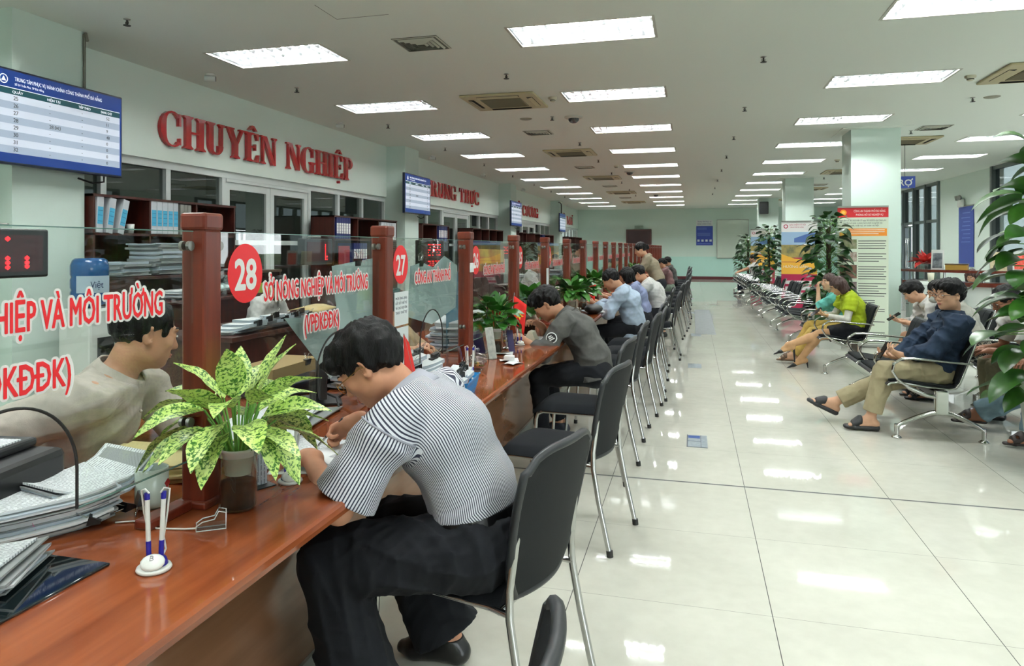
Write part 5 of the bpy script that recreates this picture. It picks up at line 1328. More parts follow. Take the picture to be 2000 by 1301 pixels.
def glyph(ch):
    e = .075
    if ch == 'C': return arc(.42, .5, .42, .53, 48, 312, .055, .20)+box2(.64, .62, .71, .98)+box2(.66, .06, .71, .26), .78
    if ch == 'G': return arc(.42, .5, .42, .53, 48, 318, .055, .20)+box2(.64, .62, .71, .98)+stem(.58, 0, .44, .17, False, True), .86
    if ch == 'O': return arc(.42, .5, .42, .53, 0, 360, .055, .19, 28), .86
    if ch == 'Ơ': return arc(.42, .5, .42, .53, 0, 360, .055, .19, 28)+[[(.70, .85), (.80, .95), (.96, .96), (.93, 1.10), (.84, 1.08), (.86, 1.01), (.72, .97)]], .94
    if ch == 'H': return stem(e)+stem(e+.48)+box2(e+TW, .47, e+.48, .54), .82+.0
    if ch in 'IỈ':
        g = stem(e)
        if ch == 'Ỉ': g += [[(.13, 1.10), (.20, 1.10), (.29, 1.22), (.24, 1.32), (.11, 1.30), (.11, 1.25), (.18, 1.25), (.20, 1.2)]]
        return g, .34
    if ch == 'U' or ch == 'Ư':
        g = stem(e, .28, 1, TW, False)+stem(e+.50, .28, 1, .085, False)+arc(e+.293, .29, .293, .31, 180, 360, .07, .19)
        if ch == 'Ư': g += [[(e+.55, .92), (e+.72, .94), (e+.78, 1.06), (e+.72, 1.10), (e+.66, 1.04), (e+.56, 1.0)]]
        return g, .80
    if ch in 'YỶ':
        g = [[(0.02, 1), (.24, 1), (.47, .46), (.30, .46)], [(.66, 1), (.75, 1), (.47, .46), (.40, .46)]]+box2(-.03, 1-SF, .31, 1)+box2(.56, 1-SF, .83, 1)+stem(.29, 0, .48, TW, True, False)
        if ch == 'Ỷ': g += [[(.32, 1.10), (.38, 1.10), (.48, 1.22), (.42, 1.32), (.30, 1.30), (.30, 1.25), (.38, 1.25), (.40, 1.2)]]
        return g, .78
    if ch in 'EÊỆ':
        g = stem(e)+box2(e+TW, 1-SF, .62, 1)+box2(e+TW, 0, .64, SF)+box2(e+TW, .48, .48, .54)+[[(.56, .76), (.62, .76), (.62, 1), (.48, 1)]]+[[(.48, 0), (.64, 0), (.66, .26), (.60, .26)]]+box2(.45, .40, .50, .62)
        if ch in 'ÊỆ': g += [[(.14, 1.07), (.24, 1.07), (.35, 1.17), (.46, 1.07), (.56, 1.07), (.40, 1.25), (.30, 1.25)]]
        if ch == 'Ệ': g += [[(.35+.065*math.cos(a*PI/6), -.15+.065*math.sin(a*PI/6)) for a in range(12)]]
        return g, .72
    if ch == 'N': return stem(e, 0, 1, .07, True, False)+box2(-.02, 1-SF, .2, 1)+[[(e, 1), (e+.2, 1), (.74, 0), (.58, 0)]]+stem(.67, 0, 1, .07, False, True), .84
    if ch == 'M' or ch == 'Ẫ': return stem(e, 0, 1, .07)+[[(e, 1), (e+.2, 1), (.60, .0), (.48, 0)]]+[[(.50, 0), (.58, 0), (.82, 1), (.72, 1)]]+stem(.76, 0, 1, .18), 1.06
    if ch == 'P': return stem(e)+arc(e+TW, .74, .36, .26, -90, 90, .055, .17), .66
    if ch == 'R': return stem(e)+arc(e+TW, .74, .34, .26, -90, 90, .055, .17)+[[(.32, .50), (.48, .52), (.74, 0), (.54, 0)]]+box2(.52, 0, .82, SF), .84
    if ch == 'T': return stem(.28, 0, 1, TW, True, False)+box2(0, 1-SF, .75, 1)+[[(0, .72), (.06, .72), (.16, 1), (0, 1)], [(.69, .72), (.75, .72), (.75, 1), (.59, 1)]], .78
    if ch == 'K': return stem(e)+[[(.26, .40), (.34, .52), (.74, 1), (.64, 1)], [(.38, .58), (.52, .66), (.84, 0), (.62, 0)]]+box2(.54, 1-SF, .84, 1)+box2(.56, 0, .90, SF), .88
    if ch in 'Ự':
        g, w_ = glyph('Ư'); return g+[[(.36+.065*math.cos(a*PI/6), -.15+.065*math.sin(a*PI/6)) for a in range(12)]], w_
    return [], .45
ordl = ['first', 'second', 'third', 'fourth', 'fifth', 'sixth', 'seventh', 'eighth', 'ninth', 'tenth', 'eleventh', 'twelfth']
def letters(word, y0, y1, z, h, desc):
    tot = sum(glyph(c)[1]+.05 for c in word); k = (y1-y0)/(tot*h); y = y0; n = 0
    for c in word:
        g, w_ = glyph(c)
        if g:
            m = MB()
            for i_, p in enumerate(g):
                m.prism([(u*h*k, v*h) for u, v in p], .004+.0001*i_, .042+.00022*i_, 0, None, 'x')
            nm = {'Ê': 'E with a circumflex', 'Ệ': 'E with circumflex and dot', 'Ư': 'U with a horn', 'Ự': 'U with horn and dot', 'Ỷ': 'Y with a hook', 'Ơ': 'O with a horn', 'Ỉ': 'I with a hook'}.get(c, c)
            o = m.build('wall_letter', M_let); o.location = (XW, y, z)
            tag(o, 'glossy red raised letter %s, %s letter of %s' % (nm, ordl[n], desc), 'letter', 'red letters of '+desc); n += 1
        y += (w_+.05)*h*k
letters('CHUYÊN NGHIỆP', 6.29, 10.72, 2.545, .36, 'the nearest wall word')
letters('TRUNG THỰC', 14.0, 17.95, 2.56, .33, 'the second wall word')
letters('KỶ CƯƠNG', 21.7, 25.4, 2.52, .34, 'the third wall word')
letters('TỈ MỈ', 29.7, 33.25, 2.50, .36, 'the farthest wall word')

# ================================================================== queue screens
M_scrb = mat('screen_blue', (.07, .18, .42), .25, emit=.55, ecol=(.07, .18, .42))
M_scrt = mat('screen_teal', (.08, .24, .27), .25, emit=.5, ecol=(.08, .24, .27))
M_scrw = mat('screen_white', (.74, .77, .82), .12, emit=.42, ecol=(.74, .77, .82))
M_scrg = mat('screen_grey', (.58, .63, .70), .25, emit=.42, ecol=(.58, .63, .70))
M_scrd = mat('screen_digit', (.04, .05, .07), .3)
M_scrl = mat('screen_light_text', (.85, .88, .92), .3, emit=.6, ecol=(.85, .88, .92))
M_bez = mat('screen_bezel', (.05, .09, .17), .3)
def screen(y0, label, full=True, first=25, x=-4.85):
    W_, H_ = 1.27, .71; t = thing('display_screen', label, 'screen', (x, y0, 2.08))
    MB().box((-.05, 0, 0), (0, W_, H_), bev=.006).build('housing', M_bez, t)
    s = MB(); X0 = .0005
    def r_(a, b_, c, d, mi, k=0): s.add([(X0+k*.0006, a, b_), (X0+k*.0006, c, b_), (X0+k*.0006, c, d), (X0+k*.0006, a, d)], [(0, 1, 2, 3)], mi)
    r_(.012, .018, W_-.012, H_-.015, 0)
    r_(.03, .085, W_-.03, .52, 2, 1); r_(.03, .52, W_-.03, .565, 1, 2); r_(.03, .565, W_-.03, .570, 4, 2)
    hh = (.52-.085)/8
    for i in range(8):
        if i % 2: r_(.03, .52-(i+1)*hh, W_-.03, .52-i*hh, 3, 2)
    if full:
        P_ = lambda y, z: T(X0+.0022, y, z) @ FACE_PX
        addtext(s, 'TRUNG TÂM PHỤC VỤ HÀNH CHÍNH CÔNG THÀNH PHỐ ĐÀ NẴNG', 4, P_(.22, .625), .040, .82)
        addtext(s, 'Số 24 Trần Phú, TP Đà Nẵng', 4, P_(.22, .592), .022, .25)
        for y, tx in ((.20, 'QUẦY'), (.50, 'HIỆN TẠI'), (.80, 'TIẾP THEO'), (1.03, 'ĐANG CHỜ')): addtext(s, tx, 4, P_(y, .531), .028, .09 if tx == 'QUẦY' else .12)
        wait = ['52', '11', '9', '48', '0', '0', '0', '0']
        for i in range(8):
            z = .52-(i+1)*hh+.015
            addtext(s, str(first+i), 5, P_(.21, z), .042); addtext(s, '28.043' if i == 3 else '-', 5, P_(.52, z), .040); addtext(s, '-', 5, P_(.83, z), .040); addtext(s, wait[i], 5, P_(1.09, z), .036)
        s.lathe([(.001, 0), (.035, 0)], n=20, mi=4, M=T(X0+.0015, .13, .625) @ RY(PI/2)); s.lathe([(.001, 0), (.028, 0)], n=20, mi=0, M=T(X0+.002, .13, .625) @ RY(PI/2)); s.prism([(.11, .61), (.15, .61), (.13, .645)], X0+.002, X0+.0025, 4, None, 'x')
    s.build('screen', [M_scrb, M_scrt, M_scrw, M_scrg, M_scrl, M_scrd], t)
    MB().box((-.138, .50, .25), (-.125, .78, .45)).box((-.13, .57, .32), (-.05, .69, .38)).box((-.10, .42, .2), (-.05, .80, .5)).build('wall_bracket', M_black, t)
    MB().tube([(-.08, W_-.12, .02), (-.10, W_-.10, -.04), (-.12, W_-.2, -.06), (-.125, W_-.35, -.03)], .008, 6).build('cable', M_rubber, t)
    return t
screen(4.0, 'large wall screen listing queue numbers 25 to 32, nearest the camera')
screen(11.78, 'wall screen on the second column beside the second red word')
screen(19.5, 'wall screen on the third column beside the third red word', True)
screen(27.15, 'farthest wall screen, seen nearly edge-on', False)

# ================================================================== wall cabinets with binders
def cabinet(y0, y1, label, n=3, xb=-5.3, xf=-4.93, top=1.93):
    t = thing('shelf_cabinet', label, 'cabinet', (xf, y0, 0)); m = MB(); L_ = y1-y0; D = xb-xf; w_ = .022
    m.box((D, 0, top-w_), (0.01, L_, top)).box((D, 0, 1.575), (0, L_, 1.597)).box((D, 0, 1.20), (0, L_, 1.222)).box((D, 0, 0), (D+.01, L_, top))
    for i in range(n+1): y = min(i*L_/n, L_-w_); m.box((D, y, 0), (0, y+w_, top-.001))
    m.build('carcass', M_cab, t)
    for i in range(n):
        d = MB().box((-.002, i*L_/n+.025, .08), (.016, (i+1)*L_/n-.003, 1.195), bev=.004).build('cabinet_door', M_cab, t)
        MB().cyl((.016, i*L_/n+.07, .75), (.035, i*L_/n+.07, .75), .01, 10).build('knob', M_steel, d)
    return t
cabinet(5.03, 7.02, 'dark mahogany shelf cabinet with white and blue binders, nearest the camera', 3)
cabinet(9.33, 11.6, 'dark mahogany shelf cabinet with dark blue binders below the word ending in P', 3)
cabinet(12.85, 14.4, 'dark shelf cabinet just past the second column', 2)
cabinet(16.1, 18.9, 'dark shelf cabinet of empty compartments behind window 26', 4)
cabinet(20.75, 21.8, 'dark shelf cabinet beside the third column', 2)
cabinet(23.0, 26.3, 'dark shelf cabinet before the fourth column', 4)
cabinet(29.6, 33.4, 'dark shelf cabinet at the far end of the office wall', 4)
M_bind = mat('white_binder', (.74, .76, .78), .6); M_blab = mat('cyan_label', (.28, .66, .80), .5); M_navy = mat('navy_binder', (.07, .12, .35), .5); M_line = mat('label_line', (.10, .25, .45), .6)
def make_binder(sp_m, lab_m, w_=.072, h=.315):
    t = thing('ring_binder', 'x', 'binder')
    MB().box((-.27, 0, 0), (0, w_, h), bev=.004).build('cover', sp_m, t)
    l = MB(); l.box((0, .007, .075), (.0012, w_-.007, .225)); l.build('spine_label', lab_m, t)
    q = MB()
    for z in (.10, .15, .19): q.box((.0012, .012, z), (.0018, w_-.012, z+.003))
    q.build('label_line', M_line, t); return t
b1 = make_binder(M_bind, M_blab); xs_ = -4.925; first = True
bind = [(4.985, 0, 'leaning'), (5.10, 9, 'leaning'), (5.22, 15, 'leaning'), (5.73, 0, ''), (5.80, 0, ''), (5.87, 0, ''), (5.94, 0, ''), (6.02, 0, '')]
bind = [(5.06, -3, 'leftmost leaning'), (5.17, -9, 'middle leaning'), (5.30, -14, 'right leaning')]+[(5.715+.075*i, 0, ['first', 'second', 'third', 'fourth', 'fifth'][i]+' upright') for i in range(5)]
for i, (y, a, q) in enumerate(bind):
    o = b1 if first else dup(b1); first = False
    o.location = (xs_, y, 1.598+(.0)); o.rotation_euler = (R(-a)*-1, 0, 0); o['label'] = 'white binder with cyan spine label, %s one in the nearest cabinet' % q; o['group'] = 'white and cyan binders'
for i in range(3):
    m = MB().box((-.26, 0, 0), (0, .05, .30), bev=.004).build('file_box', mat('grey_file_box', (.50, .50, .47), .7)); m.location = (xs_, 6.12+.055*i, 1.598)
    tag(m, 'plain grey file box right of the cyan binders, %s' % ORD[i], 'file box', 'grey file boxes')
cup = MB().lathe([(.001, 0), (.028, 0), (.036, .085), (.034, .085), (.027, .004)], n=18).build('paper_cup', M_white); cup.location = (-4.99, 5.52, 1.598); tag(cup, 'white paper cup on the shelf between the binders', 'cup')
b2 = make_binder(M_navy, M_whitest, .07, .315); first = True
for i in range(6):
    o = b2 if first else dup(b2); first = False
    o.location = (xs_, 9.40+.074*i, 1.598); o['label'] = 'navy binder with white label, %s from the left behind window 28' % ORD[i]; o['group'] = 'navy binders, second cabinet'
for i in range(6):
    o = dup(b2); o.location = (xs_, 13.75+.09*i, 1.598); o['label'] = 'navy binder in the cabinet past the second column, %s from the left' % ORD[i]; o['group'] = 'navy binders, third cabinet'
for i in range(5):
    o = dup(b2); o.location = (xs_, 24.2+.09*i, 1.598); o['label'] = 'navy binder, %s on the far cabinet' % ORD[i]; o['group'] = 'navy binders, far cabinet'
for i in range(6):
    o = dup(b2); o.location = (xs_, 9.95+.078*i, 1.222); o['label'] = 'navy binder on the lower shelf behind window 28, %s from the left' % ORD[i]; o['group'] = 'navy binders, lower shelf'
tag(MB().box((0, 0, 0), (.012, .34, .27), bev=.002).build('red_board', mat('crimson_board', (.50, .06, .14), .5), None, (-4.90, 9.40, 1.222)), 'crimson board standing on the lower shelf behind window 28', 'board')
tag(MB().box((0, 0, 0), (.012, .24, .26), bev=.002).build('yellow_board', mat('pale_yellow_board', (.78, .76, .48), .6), None, (-4.91, 9.15, 1.30)), 'pale yellow board hanging at the left edge of the second cabinet', 'board') if False else None
for i in range(9):
    m = MB().box((-.25, 0, 0), (0, .06, .29)).build('file_box', M_bind); m.location = (xs_, 10.95+.068*i, 1.598); tag(m, 'white file box at the right end of the second cabinet, %s' % ORD[i], 'file box', 'white file boxes')
# loose paper stacks
M_pap = [mat('paper_sheet_a', (.86, .88, .89), .8), mat('paper_sheet_b', (.70, .75, .79), .8), mat('folder_grey', (.58, .60, .60), .8)]
M_print = mat('printed_paper', (.86, .88, .89), .8); N, L, b = nodes(M_print); tc = N.new('ShaderNodeTexCoord'); sp = N.new('ShaderNodeSeparateXYZ'); L.new(tc.outputs['Object'], sp.inputs[0])
ln = math_n(N, L, 'LESS_THAN', math_n(N, L, 'FRACT', math_n(N, L, 'MULTIPLY', sp.outputs[1], 95)), .38)
nz = N.new('ShaderNodeTexNoise'); nz.inputs['Scale'].default_value = 170; L.new(tc.outputs['Object'], nz.inputs['Vector'])
q = math_n(N, L, 'MULTIPLY', ln, math_n(N, L, 'GREATER_THAN', nz.outputs[0], .42)); L.new(mixc(N, L, math_n(N, L, 'MULTIPLY', q, .65), lin((.88, .90, .91)), lin((.25, .30, .36))), b.inputs['Base Color'])
def stack(name, label, cat, loc, size, n, rz=0, th=.006, bend=0, group=None, mats=None, jit=.012, topm=None, seed=1):
    rg = random.Random(seed); ms = mats or M_pap; m = MB(); z = 0; W_, D_ = size
    allm = list(ms)+[topm or ms[0]]
    for i in range(n):
        h = th*(.6+.8*rg.random()); dx, dy, a = rg.uniform(-jit, jit), rg.uniform(-jit, jit), rg.uniform(-.05, .05)*(jit/.012)
        nx = 8; rows = []; M_ = T(dx, dy, 0) @ RZ(a)
        up = []; dn_ = []
        for k in range(nx+1):
            x = -W_/2+W_*k/nx; c = bend*(max(0, abs(x)/(W_/2)-.35)**2)*(1 if x > 0 else .5)
            up.append((x, z+h*.93+c)); dn_.append((x, z+c))
        mi = rg.randrange(len(ms)) if i < n-1 else len(ms)
        R0 = [[(x, -D_/2, zz) for x, zz in up+dn_[::-1]], [(x, D_/2, zz) for x, zz in up+dn_[::-1]]]
        Nn = len(up)*2; m.loft(R0, mi, False, M_, True, False)
        for q_, r_ in enumerate(R0):
            for k in range(nx):
                f_ = (0, 1, 2, 3) if q_ else (3, 2, 1, 0); m.add([r_[k], r_[k+1], r_[Nn-2-k], r_[Nn-1-k]], [f_], mi, False, M_)
        z += h
    o = m.build(name, allm); o.location = loc; o.rotation_euler = (0, 0, rz); tag(o, label, cat, group); return o, z
stack('folder_stack', 'tall stack of grey folders on the second shelf behind the nearest glass', 'folders', (-4.72, 5.62, 1.222), (.34, .5), 14, 0, .019, .02, mats=[M_pap[1], M_pap[2]], jit=.02)
stack('folder_stack', 'short stack of folders left of the tall stack, behind the water bottle', 'folders', (-4.75, 5.16, 1.222), (.3, .3), 7, 0, .016, .01, mats=[M_pap[1], M_pap[2]], jit=.02)
# widened low filing desk in front of the nearest cabinet
fd_ = thing('filing_desk', 'dark wooden filing desk in front of the nearest cabinet, covered in papers', 'desk', (-4.5, 5.05, 0))
MB().box((-.43, 0, 1.195), (.02, 2.2, 1.22), bev=.004).build('desk_shelf', M_cab, fd_); MB().box((-.43, 0, .98), (.3, 2.2, 1.01), bev=.004).build('desk_top', M_cab, fd_); MB().box((-.40, .02, 0), (.25, 2.18, .98)).build('desk_body', M_cab, fd_); MB().box((-.42, 0, 1.01), (-.40, 2.2, 1.195)).box((-.42, 0, 1.01), (.0, .02, 1.195)).box((-.42, 2.18, 1.01), (0, 2.2, 1.195)).build('shelf_side', M_cab, fd_)
stack('paper_stack', 'loose grey papers on the filing desk under the tall folder stack', 'papers', (-4.38, 5.55, 1.01), (.3, .45), 8, .1, .010, .02, jit=.03, seed=5)
stack('paper_stack', 'loose white papers on the filing shelf near the mahogany post', 'papers', (-4.68, 6.45, 1.22), (.32, .5), 4, .2, .006, .05, jit=.05, seed=7)
o = MB().ell((0, 0, .065), (.11, .19, .06), 16).tube([(0, .0, .10), (.0, .03, .17)], [.04, .07], 10).build('foil_bag', mat('silver_foil', (.62, .70, .70), .22, .9, bump=(16, 1, .02))); o.location = (-4.36, 6.05, 1.01); tag(o, 'crumpled silver plastic bag on the filing desk', 'bag')
o = MB().box((-.01, -.13, 0), (.01, .13, .10), bev=.003).build('note_box', mat('lime_note', (.66, .76, .22), .5)); o.location = (-4.22, 6.48, 1.01); tag(o, 'lime yellow note box near the mahogany post', 'box')
# water bottle on its dispenser
wd = thing('water_dispenser', 'white water dispenser under the blue water bottle', 'dispenser', (-4.5, 4.56, 0))
MB().box((-.15, -.15, 0), (.15, .15, 1.0), bev=.02).build('body', M_white, wd); MB().box((.15, -.08, .62), (.156, .08, .78)).build('tap_recess', M_black, wd)
wb = thing('water_bottle', 'big blue water bottle with a white label on the dispenser', 'water bottle', (-4.5, 4.56, 1.0))
M_blueb = mat('blue_bottle_plastic', (.16, .40, .66), .12, trans=.35, spec=.6)
MB().lathe([(.03, 0), (.12, .03), (.135, .06), (.135, .12), (.128, .14), (.135, .16), (.135, .22), (.128, .24), (.135, .26), (.135, .33), (.12, .37), (.10, .385), (.001, .385)], n=28).build('bottle_body', M_blueb, wb)
lb = MB(); lb.loft([[(.137*math.cos(a), .137*math.sin(a), z) for z in (.12, .25)] for a in np.linspace(-1.5, .55, 14)], 0, True, None, False); 
addtext(lb, 'Việt', 1, T(.1385*math.cos(-.55), .1385*math.sin(-.55)-.04, .16) @ Matrix(((.5, 0, .86, 0), (.86, 0, -.5, 0), (0, 1, 0, 0), (0, 0, 0, 1))), .07, .09); lb.build('bottle_label', [mat('pale_label', (.72, .80, .86), .5), M_navy], wb)
# rear desk behind window 28 with clipped files
rd = thing('rear_desk', 'dark wooden rear desk behind window 28 stacked with clipped files', 'desk', (-3.2, 4.1, 0))
MB().box((-.35, 0, .84), (.3, 2.5, .875), bev=.004).build('desk_top', M_cab, rd); MB().box((-.33, .03, 0), (.26, 2.47, .84)).build('desk_body', M_cab, rd); MB().box((.26, .05, .42), (.263, 2.4, .425)).build('panel_joint', mat('joint_light', (.40, .30, .26), .5), rd)
M_clip = mat('binder_clip_black', (.04, .04, .045), .35)
def clipfile(label, loc, rz, group, n=3, seed=0, tilt=.0):
    t = thing('clipped_file', label, 'file', loc, rz, group); rg = random.Random(seed); m = MB(); z = 0
    for i in range(n):
        rows = []
        for k in range(7):
            x = -.15+.3*k/6; c = .035*max(0, (k-2.5)/3.5)**2*(1+tilt); rows.append([(x, -.105, z+c), (x, .105, z+c)])
        m.grid(rows, i % 2, None, False); m.grid([[(p[0], p[1], p[2]-.006) for p in reversed(r_)] for r_ in rows], i % 2, None, False)
        m.grid([[rows[6][0], rows[6][1]], [(rows[6][0][0], -.105, rows[6][0][2]-.006), (rows[6][0][0], .105, rows[6][0][2]-.006)]], 1, None, False)
        for e in (0, 1): m.grid([[r_[e] for r_ in rows], [(r_[e][0], r_[e][1], r_[e][2]-.006) for r_ in rows]], 1, None, False)
        z += .007
    m.build('paper_sheet', M_pap[:2], t)
    c = MB(); zz = .02+.035*(1+tilt); c.prism([(.125, zz-.03), (.165, zz-.022), (.165, zz+.018), (.125, zz+.006)], -.022, .022, 0, None, 'y'); c.build('binder_clip', M_clip, t)
    MB().tube([(.16, -.014, zz+.016), (.185, -.008, zz+.04), (.185, .008, zz+.04), (.16, .014, zz+.016)], .0015, 5).build('clip_wire', M_chrome, t)
    return t
cf = clipfile('clipped paper file at the very bottom of the pile under window 27', (-1.50, 3.30, CT+.0), .5, 'clipped files under the glass of window 27')
def put_files(specs, group, desc):
    for i, (x, y, z, a) in enumerate(specs):
        o = dup(cf, (x, y, z), a); o.scale = (.5, .6, .9) if 'basket' in desc else (1, 1, 1); o['group'] = group; o['label'] = 'clipped paper file %s, %s counted upward and away' % (desc, ORD[i])
put_files([(-3.02, 4.35+.115*i, .878+.018*(i % 3)+.02, .15*math.sin(i*2)) for i in range(7)], 'clipped files on the rear desk', 'on the rear desk behind window 28')
o, _ = stack('paper_stack', 'long flat pile of grey files under the clipped ones on the rear desk', 'papers', (-3.12, 4.75, .876), (.3, 1.1), 4, 0, .006, .01, jit=.01, seed=3)
o = MB().grid([[(-.13+.26*i/4, -.17+.34*j/4, .03+.03*math.sin(i)*.5+.02*j/4) for j in range(5)] for i in range(5)]).build('envelope', mat('manila_paper', (.74, .66, .46), .8)); so = o.modifiers.new('t', 'SOLIDIFY'); so.thickness = .004; o.location = (-2.98, 5.28, .93); tag(o, 'crumpled manila envelope at the right end of the rear desk', 'envelope')
# desks continuing behind the other windows
for i, (y0, y1) in enumerate(((7.2, 9.2), (12.9, 15.6), (16.2, 18.6))):
    t = thing('rear_desk', 'dark rear office desk, %s beyond the one with clipped files' % ORD[i], 'desk', (-3.2, y0, 0))
    MB().box((-.35, 0, .74), (.3, y1-y0, .775), bev=.004).build('desk_top', M_cab, t); MB().box((-.33, .03, 0), (.26, y1-y0-.03, .74)).build('desk_body', M_cab, t)
    stack('paper_stack', 'pile of mixed papers on the %s far rear desk' % ORD[i], 'papers', (-3.1, y0+.6, .776), (.3, .6), 14, .1, .012, .02, jit=.03, seed=9+i)

# ================================================================== led counters hung inside the glass
M_led = mat('led_red', (1, .08, .08), .5, emit=9, ecol=(1, .06, .08)); M_ledd = mat('led_unlit', (.20, .03, .07), .5); M_boxb = mat('led_housing', (.04, .035, .04), .3)
def led(y0, y1, z0, z1, label, pat, x=-1.355):
    t = thing('led_counter_display', label, 'led display', (x, y0, z0))
    W_, H_ = y1-y0, z1-z0
    MB().box((-.03, 0, 0), (0, W_, H_), bev=.004).build('housing', M_boxb, t)
    MB().box((.0, W_*.09, H_*.13), (.001, W_*.91, H_*.87)).build('matrix_window', M_ledd, t)
    m = MB()
    for u, v in pat: m.lathe([(.001, .0008), (.0026, .0008)], n=8, M=T(.001, W_*u, H_*v) @ RY(PI/2))
    m.build('lit_dots', M_led, t)
    h = MB().tube([(.0, .03, H_-.002), (0, .03, H_+.006), (.0517, .03, H_+.006)], .003, 5); h.build('hanger', M_steel, t)
    return t
dots = []
for cx_, cy_ in ((.42, .79), (.42, .40), (.42, .31), (.42, .22), (.68, .40), (.68, .31), (.68, .23), (.55, .31), (.30, .31)):
    r_ = .9 if cx_ in (.42, .68) else .0
    if r_:
        for a in (-1, 0, 1):
            for b_ in (-1, 0, 1):
                if abs(a)+abs(b_) < 2: dots.append((cx_+a*.018, cy_+b_*.022))
led(1.09, 1.262, 1.402, 1.505, 'red dot-matrix counter display hanging at the left edge behind the nearest glass', dots)
txt = []
font5 = {'5': ['111', '100', '111', '001', '111'], '1': ['010', '110', '010', '010', '111'], '2': ['111', '001', '111', '100', '111'], '3': ['111', '001', '111', '001', '111'], '0': ['111', '101', '101', '101', '111'], '7': ['111', '001', '010', '010', '010'], '4': ['101', '101', '111', '001', '001'], ':': ['0', '1', '0', '1', '0']}
def ledtext(s_, u0, v0, du, dv):
    o_ = []; u = u0
    for ch in s_:
        g = font5[ch]
        for r_, row in enumerate(g):
            for c_, q in enumerate(row):
                if q == '1': o_.append((u+c_*du, v0-r_*dv))
        u += (len(g[0])+1)*du
    return o_
led(3.50, 3.88, 1.27, 1.505, 'dark counter display with red digits behind window 27', ledtext('2743', .30, .90, .035, .06)+ledtext('2027', .30, .52, .035, .045))
led(5.10, 5.42, 1.38, 1.50, 'small red counter display beside the vase plants, above the grey-jacket man', ledtext('25', .35, .75, .06, .10))
led(6.55, 6.85, 1.38, 1.50, 'tiny red counter display right of the grey-jacket man post', ledtext('24', .35, .75, .06, .10))
led(7.85, 8.1, 1.38, 1.50, 'tiny red counter display, farthest of the hanging ones', ledtext('23', .35, .75, .06, .10))
led(2.40, 2.62, 1.40, 1.50, 'small counter display with a red column of dots behind window 28', [(.72, .2+.07*i) for i in range(9)]+[(.78, .2), (.78, .3)], -1.39)

# ================================================================== hanging sheets and notices on the glass
M_sheet = mat('hanging_sheet', (.66, .74, .74), .6, noise=(7, (.58, .66, .66), .6), bump=(6, .4, .02))
def hsheet(pts, label, x=-1.33, m=None, name='hanging_sheet', cat='sheet'):
    yc = sum(p[0] for p in pts)/len(pts); zc = sum(p[1] for p in pts)/len(pts)
    o = MB().prism([(y-yc, z-zc) for y, z in pts], -.001, .001, 0, None, 'x').build(name, m or M_sheet); o.location = (x, yc, zc); return tag(o, label, cat)
hsheet([(2.50, 1.395), (2.87, 1.42), (2.86, 1.08), (2.60, .955)], 'pale blue-grey sheet clipped behind the glass of window 28')
hsheet([(2.189, 1.224), (2.50, 1.20), (2.88, 1.12), (2.517, .96)], 'lower pointed grey sheet hanging behind window 28, beside the monitor', -1.345)
hsheet([(3.30, 1.375), (3.46, 1.39), (3.62, 1.36), (3.80, 1.42), (4.03, 1.36), (4.0, 1.12), (3.60, 1.06), (3.26, 1.13)], 'crumpled blue-grey sheets clipped behind the glass of window 27')
hsheet([(4.6, 1.30), (5.1, 1.29), (5.08, .762), (4.62, .762)], 'papers and boards behind the glass of window 26', -1.6, mat('board_blue', (.30, .48, .56), .5))
hsheet([(4.35, 1.46), (5.15, 1.45), (5.14, 1.36), (4.35, 1.36)], 'red and yellow printed strip behind window 26', -1.335, mat('strip_redyellow', (.62, .22, .18), .5, noise=(5, (.80, .70, .35), 1)))
def clip(loc, label, ang=0):
    t = thing('binder_clip', label, 'clip', loc, ang); MB().prism([(-.012, 0), (.012, 0), (.004, .03), (-.004, .03)], -.022, .022, 0, RX(PI), 'y').build('clip_body', M_clip, t)
    MB().tube([(-.004, -.012, -.002), (-.012, -.008, .03), (-.012, .008, .03), (-.004, .012, -.002)], .0014, 5).tube([(.004, -.012, -.002), (.012, -.008, .03), (.012, .008, .03), (.004, .012, -.002)], .0014, 5).build('clip_wire', M_chrome, t); return t
clip((-1.33, 2.72, 1.42), 'black binder clip holding the grey sheet behind window 28'); clip((-1.33, 3.44, 1.40), 'black binder clip holding the sheets behind window 27')
M_note = mat('notice_paper', (.84, .87, .87), .7)
def notice(y0, y1, z0, z1, label, lines, x=-1.2945):
    t = thing('taped_notice', label, 'notice', (x, y0, z0)); MB().box((0, 0, 0), (.0006, y1-y0, z1-z0)).build('sheet', M_note, t); m = MB()
    for i, s_ in enumerate(lines): addtext(m, s_, 0, T(.0008, .012, z1-z0-.035-.022*i) @ FACE_PX, .016, y1-y0-.03)
    if lines: m.build('print', mat('print_grey', (.36, .38, .42), .8), t)
notice(3.02, 3.185, 1.108, 1.262, 'printed white notice taped on window 27, upper one', ['MỜI ÔNG (BÀ)', 'LẤY SỐ THỨ TỰ', 'VÀ CHỜ GỌI TÊN', 'THEO THỨ TỰ'])
notice(3.02, 3.185, .90, 1.098, 'white notice taped on window 27, lower one', [])
o = MB().box((0, 0, 0), (.004, .07, .055), bev=.001).build('small_card', M_paper); o.location = (-1.262, 4.06, 1.32); tag(o, 'small white card fixed on the post between windows 27 and 26', 'card')

